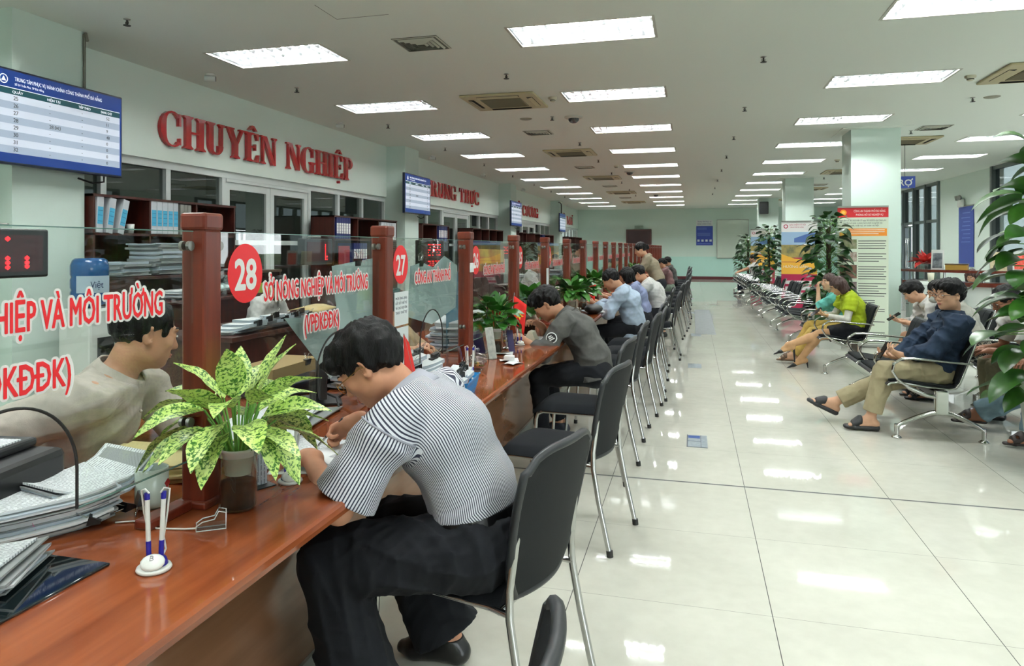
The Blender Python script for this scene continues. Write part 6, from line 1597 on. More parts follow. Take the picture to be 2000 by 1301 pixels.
# ================================================================== plants
def leafblade(m, base, dirv, L_, W_, droop, mi=0, fold=.25, n=8, wav=.0, heart=False, roll=0):
    d = Vector(dirv).normalized(); up = Vector((0, 0, 1)); side = d.cross(up)
    if side.length < .1: side = Vector((1, 0, 0))
    side.normalize(); nrm_ = side.cross(d).normalized()
    if roll: q = Matrix.Rotation(roll, 3, d); side = q @ side; nrm_ = q @ nrm_
    p = Vector(base); rows = []; cur = d.copy()
    for i in range(n+1):
        t = i/n
        w_ = W_/2*(math.sin(PI*min(1, t**.72*1.0))**.85 if not heart else (math.sin(PI*min(1, .12+.88*t**.9))**.8))
        if i == n: w_ = .0005
        if i == 0: w_ = W_*.05 if not heart else W_*.28
        wv = wav*math.sin(t*14)*W_
        rows.append([tuple(p+side*w_*x+nrm_*(abs(x)*w_*fold+(wv if abs(x) == 1 else 0))) for x in (-1, -.5, 0, .5, 1)])
        cur = (cur-up*droop/n).normalized(); p = p+cur*(L_/n); nrm_ = side.cross(cur).normalized()
    m.grid(rows, mi)
# variegated leaf
M_vari = mat('variegated_leaf', (.2, .4, .1), .35, spec=.5); N, L, b = nodes(M_vari); at = N.new('ShaderNodeUVMap') if False else N.new('ShaderNodeTexCoord')
n1 = N.new('ShaderNodeTexNoise'); n1.inputs['Scale'].default_value = 120; n1.inputs['Detail'].default_value = 4; n1.inputs['Distortion'].default_value = .6; L.new(at.outputs['Object'], n1.inputs['Vector'])
n2 = N.new('ShaderNodeTexNoise'); n2.inputs['Scale'].default_value = 16; L.new(at.outputs['Object'], n2.inputs['Vector'])
r = N.new('ShaderNodeMapRange'); r.inputs[1].default_value = .42; r.inputs[2].default_value = .52; L.new(n1.outputs[0], r.inputs[0])
lt = mixc(N, L, n2.outputs[0], lin((.66, .84, .30)), lin((.90, .95, .66))); L.new(mixc(N, L, r.outputs[0], lin((.20, .42, .12)), lt), b.inputs['Base Color']); b.inputs['Subsurface Weight'].default_value = .0
M_stem = mat('green_stem', (.36, .56, .22), .5)
M_pot = mat('white_plastic_pot', (.84, .86, .84), .4); M_vase = glassm('vase_glass', (.86, .90, .86), 1.4); M_soil = mat('wet_soil', (.22, .14, .09), .9, noise=(40, (.10, .07, .05), 1))
M_leaf = mat('dark_green_leaf', (.13, .32, .10), .35, spec=.4, noise=(12, (.22, .44, .14), .8))
M_leaf2 = mat('deep_green_leaf', (.16, .36, .13), .35, spec=.4, noise=(9, (.27, .48, .17), .8))
def vase_plant(loc, label, seed, n, LL, m_leaf, h0=.165, lw_=.07, hgt=.2, heart=False):
    t = thing('potted_plant', label, 'plant', loc); rg = random.Random(seed)
    MB().lathe([(.001, .003), (.046, .003), (.050, .012), (.050, .14), (.052, .145), (.049, .145), (.047, .012), (.044, .006), (.001, .006)], n=28).build('glass_vase', M_vase, t)
    MB().lathe([(.001, .008), (.043, .008), (.045, .075), (.001, .078)], n=20).build('wet_soil', M_soil, t)
    MB().lathe([(.034, .095), (.042, .155), (.047, .16), (.046, .166), (.040, .163), (.032, .10), (.001, .098)], n=24).build('inner_pot', M_pot, t)
    st = MB(); lf = MB()
    for i in range(n):
        a = i*2.399+rg.uniform(-.25, .25); el = -.1+1.3*((i+.5)/n)**1.3+rg.uniform(-.15, .15); hh = h0+rg.uniform(.02, .06)+hgt*.62*((i+.5)/n)
        base = Vector((.018*math.cos(a), .018*math.sin(a), h0-.03)); r_ = .035+.065*(1-(i/n))+rg.uniform(0, .03); p1 = Vector((r_*math.cos(a), r_*math.sin(a), hh))
        st.tube([base, base*.4+p1*.6+Vector((0, 0, .012)), p1], .0032, 5)
        leafblade(lf, p1, (math.cos(a)*math.cos(el), math.sin(a)*math.cos(el), math.sin(el)), LL*rg.uniform(.8, 1.12), lw_*rg.uniform(.85, 1.1), rg.uniform(.7, 1.5)*(1.1-.5*i/n), fold=.22, wav=.03, heart=heart, roll=rg.uniform(-.5, .5))
    st.build('stem', M_stem, t); lf.build('leaves', m_leaf, t); return t
vase_plant((-1.185, 1.70, .76), 'speckled yellow-green aglaonema in a glass vase in front of post 28', 4, 36, .19, M_vari, hgt=.16, lw_=.078)
vase_plant((-1.275, 4.68, .76), 'dark green plant in a glass vase left of the small red flags', 8, 50, 0.111, M_leaf, hgt=.17, lw_=.085, heart=True)
vase_plant((-1.27, 5.72, .76), 'dark green plant in a glass vase right of the small red flags', 15, 48, 0.128, M_leaf2, hgt=.2, lw_=.085, heart=True)
vase_plant((-1.22, 7.5, .76), 'leafy plant on the counter behind the grey-jacket man, nearer one', 21, 56, 0.136, M_leaf2, hgt=.16, lw_=.085, heart=True)
vase_plant((-1.2, 8.15, .76), 'leafy plant on the counter behind the grey-jacket man, farther one', 25, 50, 0.128, M_leaf, hgt=.16, lw_=.085, heart=True)
vase_plant((-1.2, 9.25, .76), 'plant on the counter in front of the pale blue shirt man', 31, 50, 0.128, M_leaf2, hgt=.2, lw_=.085, heart=True)
vase_plant((-1.1, 14.6, .76), 'plant on the counter in front of the mauve blouse woman', 35, 46, 0.128, M_leaf2, hgt=.16, lw_=.085, heart=True)

# ================================================================== things on the counter
def pens(loc, label, rz=0):
    t = thing('counter_pen_stand', label, 'pen stand', loc, rz)
    MB().lathe([(.001, 0), (.034, 0), (.037, .004), (.035, .009), (.001, .009)], n=24).build('stand_base', M_white, t)
    MB().lathe([(.001, .009), (.028, .010), (.024, .022), (.001, .026)], n=20, M=T(-.006, 0, 0)).build('blue_cradle', mat('royal_blue_plastic', (.10, .10, .55), .35), t)
    bt = MB(); bt.ell((0, 0, 0), (.021, .026, .007), 14, 0, T(.016, 0, .022) @ RY(R(35))); bt.build('white_badge', M_white, t)
    lg = MB(); addtext(lg, 'B', 0, T(.020, -.006, .0275) @ RY(R(35)) @ RZ(PI/2), .018); lg.build('badge_logo', M_scrd, t)
    for k, y in enumerate((-.012, .012)):
        p = MB(); M_ = T(-.010, y, .015) @ RX(R(2*(1-2*k))) @ RY(R(-2))
        p.cyl((0, 0, 0), (0, 0, .045), .0055, 10, 1, None, M_).cyl((0, 0, .045), (0, 0, .135), .0052, 10, 0, None, M_).cyl((0, 0, .135), (0, 0, .150), .0058, 10, 1, None, M_); p.build('chained_pen', [M_white, mat('royal_blue_plastic', (.1, .1, .55))], t)
        MB().tube([(-.010, y, .165), (-.010+.004, y*1.6, .176), (-.018, y*2.4, .17), (-.020, y*2.0, .12), (-.030, y*1.2, .06), (-.036, y*1.5, .03), (-.030, y*.8, .012)], .0022, 6).build('coiled_cord', M_white, t)
    return t
pens((-1.135, 1.325, CT), 'white and blue twin-pen stand nearest the camera', R(-60)); pens((-1.165, 1.93, CT), 'white and blue twin-pen stand between the speckled plant and the writing man', R(-60))
pens((-1.15, 3.72, CT), 'twin-pen stand beside the blue basket', R(-60)); pens((-1.2, 5.08, CT), 'twin-pen stand behind the red flags', R(-60))
mg = thing('mug', 'pale ceramic mug behind the glass beside the paper stack', 'mug', (-1.425, 1.655, CT))
MB().lathe([(.001, 0), (.040, 0), (.043, .005), (.043, .103), (.040, .105), (.038, .10), (.038, .008), (.001, .006)], n=30).build('cup_wall', mat('celadon_ceramic', (.78, .84, .80), .15), mg); MB().tube([(-.02, .04, .08), (-.03, .062, .075), (-.032, .066, .05), (-.028, .06, .028), (-.02, .04, .02)], .005, 8).build('mug_handle', MATS['celadon_ceramic'], mg); MB().prism([(0, .05), (.012, .062), (.004, .075), (-.01, .065)], .0, .001, 0, T(.0425, .008, 0), 'x').build('red_print', mat('red_print', (.7, .2, .2), .4), mg)
# paper stacks near the camera
o1_, _ = stack('paper_stack', 'big curling stack of printed documents at the left, under the nearest glass', 'papers', (-1.61, 1.44, CT), (.33, .25), 17, R(62), .0055, .035, jit=.018, topm=M_print, seed=11)
stack('paper_stack', 'bent wad of papers leaning on top of the big document stack', 'papers', (-1.575, 1.56, CT+.045), (.28, .21), 9, R(78), .005, .11, jit=.014, topm=M_print, seed=13)
stack('paper_stack', 'small paper stack cut off at the left edge of the picture', 'papers', (-1.50, 1.145, CT), (.30, .21), 9, R(25), .0045, .03, jit=.018, topm=M_print, seed=17)
o = MB().box((-.012, -.006, 0), (.012, .006, .0008)).build('sticky_tab', mat('pink_tab', (.92, .22, .62), .5)); o.location = (-1.515, 1.37, CT+.036); o.rotation_euler = (0, R(70), R(55)); tag(o, 'small bright pink sticky tab on the document stack', 'sticky tab')
clip((-1.455, 1.47, CT+.028), 'black binder clip at the near corner of the document stack', R(60)).rotation_euler = (0, R(-75), R(40))
clip((-1.44, 1.56, CT+.028), 'larger black binder clip beside the mug, on the counter', R(60)).rotation_euler = (0, R(-80), R(80))
c3 = clip((-1.40, 1.585, CT+.03), 'black binder clip standing open between stack and mug', R(60)); c3.rotation_euler = (0, R(180), R(50))
stack('folder_stack', 'yellowish manila folders lying behind the mug', 'folders', (-1.62, 1.92, CT), (.34, .26), 7, R(15), .008, .025, mats=[mat('cream_folder', (.80, .75, .54), .7), mat('cream_folder2', (.72, .67, .47), .7), M_pap[0]], jit=.015, topm=MATS['cream_folder'], seed=19)
o = MB().prism([(-.07, -.03), (.10, -.02), (.09, .06), (.02, .05)], 0, .0012).build('mint_paper', mat('mint_paper', (.66, .84, .80), .7)); o.location = (-1.60, 1.98, CT+.075); o.rotation_euler = (.1, -.15, .5); tag(o, 'mint green slip of paper on top of the manila folders', 'paper slip')
td = thing('tape_dispenser', 'small clear plastic tape dispenser beside the speckled plant', 'tape dispenser', (-1.165, 1.56, CT), R(35))
m = MB(); 
for s_ in (-.014, .012): m.prism([(-.035, 0), (.035, 0), (.035, .04), (.018, .045), (.008, .026), (-.02, .022), (-.035, .012)], s_, s_+.002, 0, None, 'y')
m.box((-.035, -.014, 0), (.035, .014, .002)).tube([(.02, -.013, .05), (.02, .013, .05)], .004, 6); m.build('clear_body', M_clear, td)
rim = MB().tube([(-.035, 0, .012), (-.02, 0, .022), (.008, 0, .026), (.018, 0, .045), (.035, 0, .04), (.035, 0, 0), (-.035, 0, 0)], .0016, 5, closed=True, M=T(0, -.014, 0)).tube([(-.035, 0, .012), (-.02, 0, .022), (.008, 0, .026), (.018, 0, .045), (.035, 0, .04), (.035, 0, 0), (-.035, 0, 0)], .0016, 5, closed=True, M=T(0, .014, 0)); rim.build('body_edge', mat('acrylic_edge', (.86, .88, .88), .1, spec=.9), td)
tag(MB().tube([(-1.42, 1.52, CT+.003), (-1.36, 1.55, CT+.003), (-1.29, 1.515, CT+.003), (-1.22, 1.53, CT+.003), (-1.19, 1.535, CT+.006)], .0022, 6).build('white_cable', M_white), 'thin white cable lying between the paper stack and the tape dispenser', 'cable')
tag(MB().box((-1.345, 1.50, .7602), (-1.295, 1.655, .785), bev=.005).build('wooden_block', M_maho), 'small flat mahogany block at the foot of the near post', 'wooden block')
# dark glass sheet let into the counter, nearest the camera
tag(MB().box((-1.47, .55, .7602), (-1.245, 1.318, .7665), bev=.002).build('desk_glass_sheet', mat('dark_desk_glass', (.06, .10, .11), .03, spec=.9)), 'dark reflective glass sheet lying on the counter at the lower left', 'glass sheet')
# printer
pt = thing('printer', 'black desktop printer with paper on top behind the nearest glass', 'printer', (-1.80, 1.36, CT), R(10))
MB().box((-.18, -.22, 0), (.18, .22, .16), bev=.02).build('printer_body', M_black, pt); MB().box((-.17, -.21, .16), (.10, .21, .185), bev=.008).build('scanner_lid', mat('grey_black_plastic', (.11, .12, .13), .35), pt)
MB().box((-.12, -.18, .186), (.09, .16, .190)).build('paper_sheet', M_print, pt)
# dark office chair and monitor behind the nearest glass
mo = thing('computer_monitor', 'black computer monitor at the left edge behind the nearest glass', 'monitor', (-2.0, 1.02, CT), R(20))
MB().box((-.015, -.26, .08), (.015, .26, .40), bev=.006).build('monitor_panel', M_black, mo); MB().box((-.09, -.12, 0), (.09, .12, .012), bev=.005).cyl((0, 0, .01), (0, 0, .16), .02, 12).build('monitor_stand', M_black, mo)
mo2 = thing('computer_monitor', 'black monitor seen edge-on beside the writing man, inside window 28', 'monitor', (-1.64, 2.98, CT), R(31))
MB().box((-.018, -.22, .05), (.018, .22, .345), bev=.006).build('monitor_panel', M_black, mo2); MB().box((-.09, -.11, 0), (.09, .11, .012), bev=.005).cyl((-.03, 0, .01), (-.03, 0, .14), .022, 12).build('monitor_stand', M_black, mo2)
tag(MB().tube([(-1.56, 3.0, CT+.02), (-1.5, 3.02, CT+.06), (-1.46, 2.95, CT+.05), (-1.42, 3.0, CT+.01), (-1.4, 3.1, CT+.006)], .006, 6).tube([(-1.58, 2.9, CT+.06), (-1.52, 2.9, CT+.04), (-1.48, 2.85, CT+.006)], .005, 6).build('cable_tangle', M_rubber), 'tangle of black cables at the foot of the edge-on monitor', 'cable')
nb_ = thing('flat_box', 'navy gift box with gold script on the desk inside window 28', 'box', (-1.92, 3.22, CT), R(-12))
MB().box((-.15, -.30, 0), (.15, .30, .065), bev=.01).build('box_body', mat('navy_box', (.09, .11, .17), .4), nb_); m = MB(); addtext(m, 'ne', 0, T(.1507, .12, .018) @ FACE_PX, .07); m.build('gold_script', mat('gold_print', (.80, .58, .28), .3, .5), nb_); m = MB(); m.box((.1503, -.26, .02), (.151, -.22, .05)); m.build('box_label', M_paper, nb_)
bb = MB().box((-.11, -.24, 0), (.11, .22, .06)).build('open_carton', mat('brown_cardboard', (.60, .50, .33), .8)); bb.location = (-2.02, 3.25, CT+.0655); tag(bb, 'brown cardboard tray on top of the navy box', 'box')
clip((-1.91, 3.33, CT+.132), 'binder clip on the brown cardboard tray')
# papers under the writing man's hands
for i, (x, y, a) in enumerate(((-1.17, 2.12, 20), (-1.28, 2.30, -8), (-1.33, 2.12, 35), (-1.12, 2.27, 60))):
    o = MB().grid([[(-.148+.296*u/6, -.105+.21*v/4, .0012+.006*max(0, u/6-.75)*3*(i % 2)) for v in range(5)] for u in range(7)]).build('paper_sheet', M_print if i == 1 else M_paper)
    so = o.modifiers.new('t', 'SOLIDIFY'); so.thickness = .0006; so.offset = 1; o.location = (x, y, CT+.0015*i); o.rotation_euler = (0, 0, R(a)); tag(o, 'white sheet %s the writing man' % ['under the left forearm of', 'being written on by', 'left of the hand of', 'at the counter edge beside'][i], 'paper')
stack('paper_stack', 'scattered papers inside window 28 between plant and monitor', 'papers', (-1.62, 2.55, CT), (.3, .5), 4, .3, .004, .02, jit=.05, seed=23)
# acrylic card holder behind the speckled plant
ah = thing('card_holder', 'clear acrylic card holder right of the speckled plant', 'card holder', (-1.235, 1.865, CT), R(-25))
MB().box((-.03, -.045, 0), (.03, .045, .003)).build('holder_base', M_black, ah); MB().box((-.004, -.035, .003), (-.002, .035, .11)).box((.004, -.035, .003), (.006, .035, .11)).build('acrylic_panel', M_clear, ah); MB().box((-.001, -.032, .004), (.001, .032, .105)).build('card', M_print, ah)
# red flag cloth behind his head
fl = thing('folded_flag', 'plain red pointed banner standing inside window 28 behind the writing man', 'flag', (-1.16, 2.86, CT))
MB().prism([(-.055, .34), (.0, .30), (.10, .12), (.13, .0), (-.03, .0)], -.002, .002, 0, None, 'x').build('flag_cloth', mat('flag_red', (.86, .12, .10), .6), fl); MB().cyl((0, .13, 0), (0, -.055, .345), .003, 6).build('flag_pole', M_steel, fl)
# window 27 file pile
put_files([(-1.50+.016*(i % 3), 3.33+.012*i, CT+.012+.021*i, .3*math.sin(i*1.7)+.5) for i in range(6)]+[(-1.47, 3.60+.03*i, CT+.015+.02*i, .8) for i in range(3)], 'clipped files under the glass of window 27', 'under the glass of window 27')
stack('paper_stack', 'blue-white document pile inside window 27', 'papers', (-1.62, 3.48, CT), (.32, .42), 20, .2, .0075, .03, jit=.02, seed=29)
# blue basket
bk = thing('plastic_basket', 'bright blue plastic basket with slotted sides on the counter', 'basket', (-1.10, 3.26, CT), R(6))
M_bask = mat('basket_blue', (.05, .52, .78), .35)
W0, D0, W1, D1, Hb = .085, .13, .105, .155, .085
m = MB()
def bside(p0, p1, q0, q1, n=9):
    """slotted side between bottom edge p0-p1 and top edge q0-q1"""
    P_ = lambda u, v: tuple(Vector(p0).lerp(Vector(p1), u).lerp(Vector(q0).lerp(Vector(q1), u), v))
    for (v0, v1) in ((0, .28), (.74, 1)): m.add([P_(0, v0), P_(1, v0), P_(1, v1), P_(0, v1)], [(0, 1, 2, 3)])
    for i in range(n+1):
        u0 = max(0, (i-.28)/n); u1 = min(1, (i+.28)/n); m.add([P_(u0, .28), P_(u1, .28), P_(u1, .74), P_(u0, .74)], [(0, 1, 2, 3)])
cb = [(W0, -D0, 0), (W0, D0, 0), (-W0, D0, 0), (-W0, -D0, 0)]; tb_ = [(W1, -D1, Hb), (W1, D1, Hb), (-W1, D1, Hb), (-W1, -D1, Hb)]
for i in range(4): bside(cb[i], cb[(i+1) % 4], tb_[i], tb_[(i+1) % 4], 16 if i % 2 == 0 else 10)
m.add(cb, [(3, 2, 1, 0)]); o = m.build('basket_wall', M_bask, bk); so = o.modifiers.new('t', 'SOLIDIFY'); so.thickness = .0022
MB().tube(tb_, .004, 8, closed=True).build('basket_rim', M_bask, bk)
put_files([(-1.13+.02*(i % 2), 3.18+.045*i, CT+.04+.008*i, .6+.15*i) for i in range(5)], 'clipped slips in the blue basket', 'in the blue basket')
# glass sweet jars
def jar(loc, label):
    t = thing('glass_sweet_jar', label, 'jar', loc)
    MB().lathe([(.001, .012), (.02, .012), (.024, 0), (.03, .0), (.028, .012), (.05, .03), (.058, .055), (.052, .075), (.05, .075), (.055, .055), (.047, .032), (.001, .018)], n=26).build('jar_bowl', M_clear2, t); MB().lathe([(.055, .076), (.045, .092), (.012, .098), (.006, .106), (.013, .116), (.010, .126), (.001, .13)], n=24).build('jar_lid', M_clear2, t)
    m = MB(); rg = random.Random(3)
    for i in range(12): a, r_ = rg.uniform(0, 6), rg.uniform(0, .035); m.ell((r_*math.cos(a), r_*math.sin(a), .028+.016*(i//6)), (.009, .007, .006), 8, i % 2)
    o_ = m.build('sweets', [mat('gold_sweet', (.75, .62, .25), .4), mat('green_sweet', (.35, .42, .20), .4)], t); o_['kind'] = 'stuff'
M_clear2 = glassm('cut_glass', (.88, .90, .90), 2.2, 1, .06)
jar((-1.19, 3.98, CT), 'glass sweet jar beside the purple leaflet stand'); jar((-1.26, 4.98, CT), 'glass sweet jar at the foot of the red flags')
def leaflet(loc, rz, label, m_, w_=.1, h=.17):
    t = thing('leaflet_stand', label, 'leaflet stand', loc, rz); M_ = RY(R(-12)); MB().box((0, -w_/2, 0), (.003, w_/2, h), 0, M_).build('back_panel', m_, t); MB().box((-.03, -w_/2, 0), (.03, w_/2, .003)).build('stand_base', M_clear, t)
leaflet((-1.21, 3.80, CT), R(25), 'purple tinted leaflet stand beside the near sweet jar', mat('violet_acrylic', (.28, .26, .42), .2), .12, .16)
leaflet((-1.22, 4.42, CT), R(-30), 'grey-white leaflet stand left of the small flags', mat('grey_leaflet', (.60, .62, .60), .5, noise=(30, (.72, .73, .70), 1)), .07, .2)
leaflet((-1.36, 4.62, CT), R(-10), 'deep violet leaflet box behind the vase plant, near post 26', mat('deep_violet', (.18, .15, .34), .4), .14, .13); leaflet((-1.17, 4.72, CT), R(-40), 'violet leaflet stand right of the vase plant', mat('deep_violet2', (.22, .20, .38), .4), .05, .15)
for i, (x, y, a) in enumerate(((-1.10, 4.36, 20), (-1.05, 4.25, 70), (-1.2, 4.62, 10))):
    o = MB().grid([[(-.06+.12*u/4, -.045+.09*v/4, .002+.006*math.sin(u+v)) for v in range(5)] for u in range(5)]).build('paper_slip', M_paper); so = o.modifiers.new('t', 'SOLIDIFY'); so.thickness = .001; o.location = (x, y, CT+.004); o.rotation_euler = (0, 0, R(a)); tag(o, 'crumpled white slip on the counter, %s' % ['larger one before the flags', 'near the counter edge', 'behind the grey leaflet stand'][i], 'paper slip')
tag(MB().box((-.03, -.02, 0), (.03, .02, .03), bev=.003).build('small_box', M_paper, None, (-1.09, 4.33, CT+.008)), 'tiny white box standing on the crumpled slip', 'box')
cs = MB().prism([(-.05, 0), (.05, 0), (.045, .015), (.02, .075), (-.01, .08)], -.06, .06, 0, None, 'x').build('card_stand', mat('cream_stand', (.82, .82, .74), .5)); cs.location = (-1.17, 5.32, CT); cs.rotation_euler = (0, 0, R(-90)); tag(cs, 'cream wedge-shaped card stand at the elbow of the grey-jacket man', 'card stand')
# small table flags
def flags(loc, label, sc_=1.0, rz=0):
    t = thing('table_flag_stand', label, 'flag', loc, rz)
    MB().lathe([(.001, 0), (.035, 0), (.035, .006), (.008, .014), (.001, .014)], n=20).build('flag_base', M_chrome, t)
    M_fr = mat('flag_scarlet', (.88, .10, .07), .6); M_st = mat('flag_yellow', (.97, .80, .16), .6)
    star = [((.030 if i % 2 == 0 else .012)*math.cos(PI/2+i*PI/5), (.030 if i % 2 == 0 else .012)*math.sin(PI/2+i*PI/5)) for i in range(10)]
    for s_, star_on in ((-1, False), (1, True)):
        MB().cyl((0, 0, .01), (0, s_*.045, .34), .0025, 6).lathe([(.001, 0), (.005, .004), (.001, .012)], (0, s_*.045, .338), 8).build('flag_pole', M_chrome, t)
        g = []
        for i in range(8):
            v = i/7; row = []
            for j in range(8):
                u = j/7; py = s_*(.0+.042*(1-v*.55)); y = py+s_*u*.085*(1-.25*v)+s_*v*.02; z = .33-.17*v-u*(.06+.02*v); row.append((.008*math.sin(u*5+v*3)*1.0, y, z))
            g.append(row)
        m = MB(); m.grid(g, 0); o_ = m.build('flag_cloth', M_fr, t); so_ = o_.modifiers.new('t', 'SOLIDIFY'); so_.thickness = .001
        m = MB()
        if star_on:
            m.prism([(a*.9, b_*.9) for a, b_ in star], .012, .0135, 0, T(0, .075, .205) @ RX(R(-30)), 'x')
        else:
            m.loft([[(.0125+.0*q, .022*math.cos(a), .022*math.sin(a)) if q == 0 else (.0135, .015*math.cos(a)+.005, .015*math.sin(a)) for q in (0, 1)] for a in np.linspace(-2.4, .9, 12)], 0, False, T(0, -.072, .205), False); m.box((.0125, -.03, -.004), (.0138, .015, .003), 0, T(0, -.07, .203) @ RX(R(40)))
        m.build('flag_emblem', M_st, o_)
    return t
fg_ = flags((-1.245, 4.88, CT), 'pair of small red flags with yellow emblems on a chrome stand, before window 25', 1, R(-62)); fg_.scale = (1.15, 1.15, 1.12); flags((-1.2, 8.45, CT), 'small pair of red flags in front of the pale blue shirt man', 1, R(-62))
# bits further along
o = MB().ell((0, 0, .05), (.10, .16, .05), 16).build('black_bag', mat('black_cap_cloth', (.04, .04, .045), .6)); o.location = (-1.02, 7.75, CT); tag(o, 'black pouch on papers in front of the pale blue shirt man', 'bag')
stack('paper_stack', 'white papers at the counter edge under the black pouch', 'papers', (-1.03, 7.95, CT-.0), (.2, .3), 3, .3, .004, .01, jit=.03, seed=31)
stack('paper_stack', 'white document pile inside window 26', 'papers', (-1.62, 4.9, CT), (.3, .5), 18, .2, .010, .03, jit=.03, seed=33); stack('paper_stack', 'low pile of documents inside window 25', 'papers', (-1.65, 6.1, CT), (.3, .5), 16, -.2, .010, .03, jit=.03, seed=35)
stack('paper_stack', 'open notebook in front of the grey-jacket man', 'notebook', (-1.20, 5.42, CT), (.21, .28), 2, .1, .004, .01, jit=.004, seed=37)
for i, (x, y, z, l_) in enumerate(((-1.5, 5.65, 1.22, 'translucent white plastic bag inside window 25'),)):
    o = MB().ell((0, 0, 0), (.08, .16, .12), 16).build('plastic_bag', mat('white_plastic_bag', (.80, .86, .88), .3, trans=.2, bump=(14, 1, .03))); o.location = (x, y, CT+.12); tag(o, l_, 'bag')
o = MB().box((-.002, -.045, -.16), (.002, .045, .16), bev=.001).build('white_notice_board', M_note); o.location = (-1.262, 6.43, 1.12); tag(o, 'white paper strip hung on the post behind the grey-jacket man', 'notice')
for i in range(5):
    g = thing('water_glass', 'clear tumbler on the counter before the pale blue shirt man, %s' % ORD[i], 'glass', (-1.12-.05*(i % 2), 7.0+.075*i, CT), 0, 'tumblers'); MB().lathe([(.001, .004), (.026, .004), (.028, 0), (.03, .0), (.034, .10), (.032, .10), (.027, .008), (.001, .008)], n=18).build('tumbler', M_clear2, g)
# ================================================================== far wall
t = thing('information_poster', 'blue poster with white header and four small symbols on the far wall', 'poster', (.55, 34.99, 1.58))
m = MB().box((-.37, -.012, 0), (.37, 0, 1.17), 0).box((-.37, -.014, .90), (.37, -.012, 1.17), 1)
for q_, (tx, z, s_) in enumerate((('TRUNG TÂM PHỤC VỤ', 1.07, .09), ('HÀNH CHÍNH CÔNG', .96, .09))): addtext(m, tx, 2, T(-.32, -.0145, z) @ FACE_NY, s_, .62)
for z in (.80, .74, .55, .50, .45): m.box((-.32, -.0135, z), (.1 if z > .7 else .25, -.012, z+.016), 3)
for k in range(4): m.box((-.32+.18*k, -.0135, .17), (-.22+.18*k, -.012, .27), 1)
m.box((-.32, -.0135, .05), (.28, -.012, .08), 3)
m.build('printed_sheet', [mat('poster_blue', (.10, .20, .55), .5), M_paper, mat('poster_ink', (.16, .22, .45), .5), mat('poster_paleblue', (.45, .55, .80), .5)], t)
wbd = thing('whiteboard', 'large pale whiteboard on the far wall beside the blue poster', 'whiteboard', (1.72, 34.985, 1.0))
MB().box((-.6, -.02, 0), (.75, 0, 1.74)).build('board_face', mat('whiteboard_face', (.80, .85, .80), .2), wbd); MB().box((-.62, -.03, -.02), (.77, -.005, 0)).box((-.62, -.03, 1.74), (.77, -.005, 1.76)).box((-.62, -.03, 0), (-.6, -.005, 1.74)).box((.75, -.03, 0), (.77, -.005, 1.74)).build('board_frame', M_steel, wbd)
dd = MB().box((-2.98, 34.93, 0), (-1.92, 35.0, 2.28)).build('door_7', mat('maroon_door', (.17, .06, .07), .4)); struct(dd)
struct(MB().box((-3.04, 34.92, 0), (-2.98, 35.0, 2.34)).box((-1.92, 34.92, 0), (-1.86, 35, 2.34)).box((-3.04, 34.92, 2.28), (-1.86, 35, 2.34)).build('door_frame', mat('maroon_frame', (.26, .10, .09), .4), dd))
ex = thing('exit_sign', 'small grey exit sign above the maroon door on the far wall', 'sign', (-2.45, 34.96, 2.36)); MB().box((-.2, -.03, 0), (.2, .03, .15)).build('sign_box', mat('exit_grey', (.45, .52, .47), .4), ex); m = MB(); addtext(m, 'EXIT', 0, T(0, -.032, .035) @ FACE_NY, .11, .3, align='CENTER'); m.build('exit_text', mat('exit_green', (.20, .36, .30), .4), ex)


# ================================================================== right wall and hanging sign
sg = thing('hanging_sign', 'blue hanging sign with white letters behind the near right column', 'sign', (3.20, 14.0, 2.50))
MB().box((-.62, -.015, 0), (.52, .015, .205)).build('sign_board', mat('sign_blue', (.11, .24, .62), .4), sg); m = MB(); addtext(m, 'QUẦY HỖ TRỢ', 0, T(-.58, -.0165, .045) @ FACE_NY, .15, 1.06, grow=.003); m.build('sign_letters', M_whitest, sg)
MB().cyl((.36, 0, .205), (.36, 0, .8), .004, 6).build('hanging_wire', M_dark, sg); MB().cyl((-.46, 0, .205), (-.46, 0, .8), .004, 6).build('hanging_wire', M_dark, sg)
vb = thing('vertical_banner', 'tall blue banner hung on the white wall behind the reception desk', 'banner', (XR-.01, 20.4, 1.0)); MB().box((-.01, -.55, 0), (0, .45, 1.5)).build('banner_cloth', mat('banner_blue', (.17, .25, .55), .6), vb); MB().cyl((-.01, -.56, 1.5), (-.01, .46, 1.5), .015, 8).build('banner_rod', M_steel, vb)
m = MB()
for z in (1.32, 1.2, 1.1, 1.0, .9, .8, .7, .6): m.box((-.0115, -.35, z), (-.01, .3-.1*(z*7 % 2), z+.02))
m.build('banner_text', mat('banner_paletext', (.36, .44, .70), .6), vb)
el = thing('emergency_light', 'white twin-head emergency light above the tall blue banner', 'light', (XR-.01, 20.6, 2.62)); MB().box((-.08, -.17, -.14), (0, .17, .06), bev=.03).build('battery_box', M_white, el)
for s_ in (-1, 1): MB().cyl((-.09, s_*.1, .10), (-.13, s_*.12, .09), .06, 14).cyl((-.05, s_*.1, .05), (-.09, s_*.1, .10), .015, 8).build('lamp_head', mat('lamp_grey', (.55, .56, .54), .3), el)
sk_ = thing('wall_speaker', 'black loudspeaker high on the third right-hand column', 'speaker', (2.36, 28.22, 2.85)); MB().box((.02, -.22, -.15), (.32, -.01, .30), bev=.02).build('speaker_box', M_black, sk_)
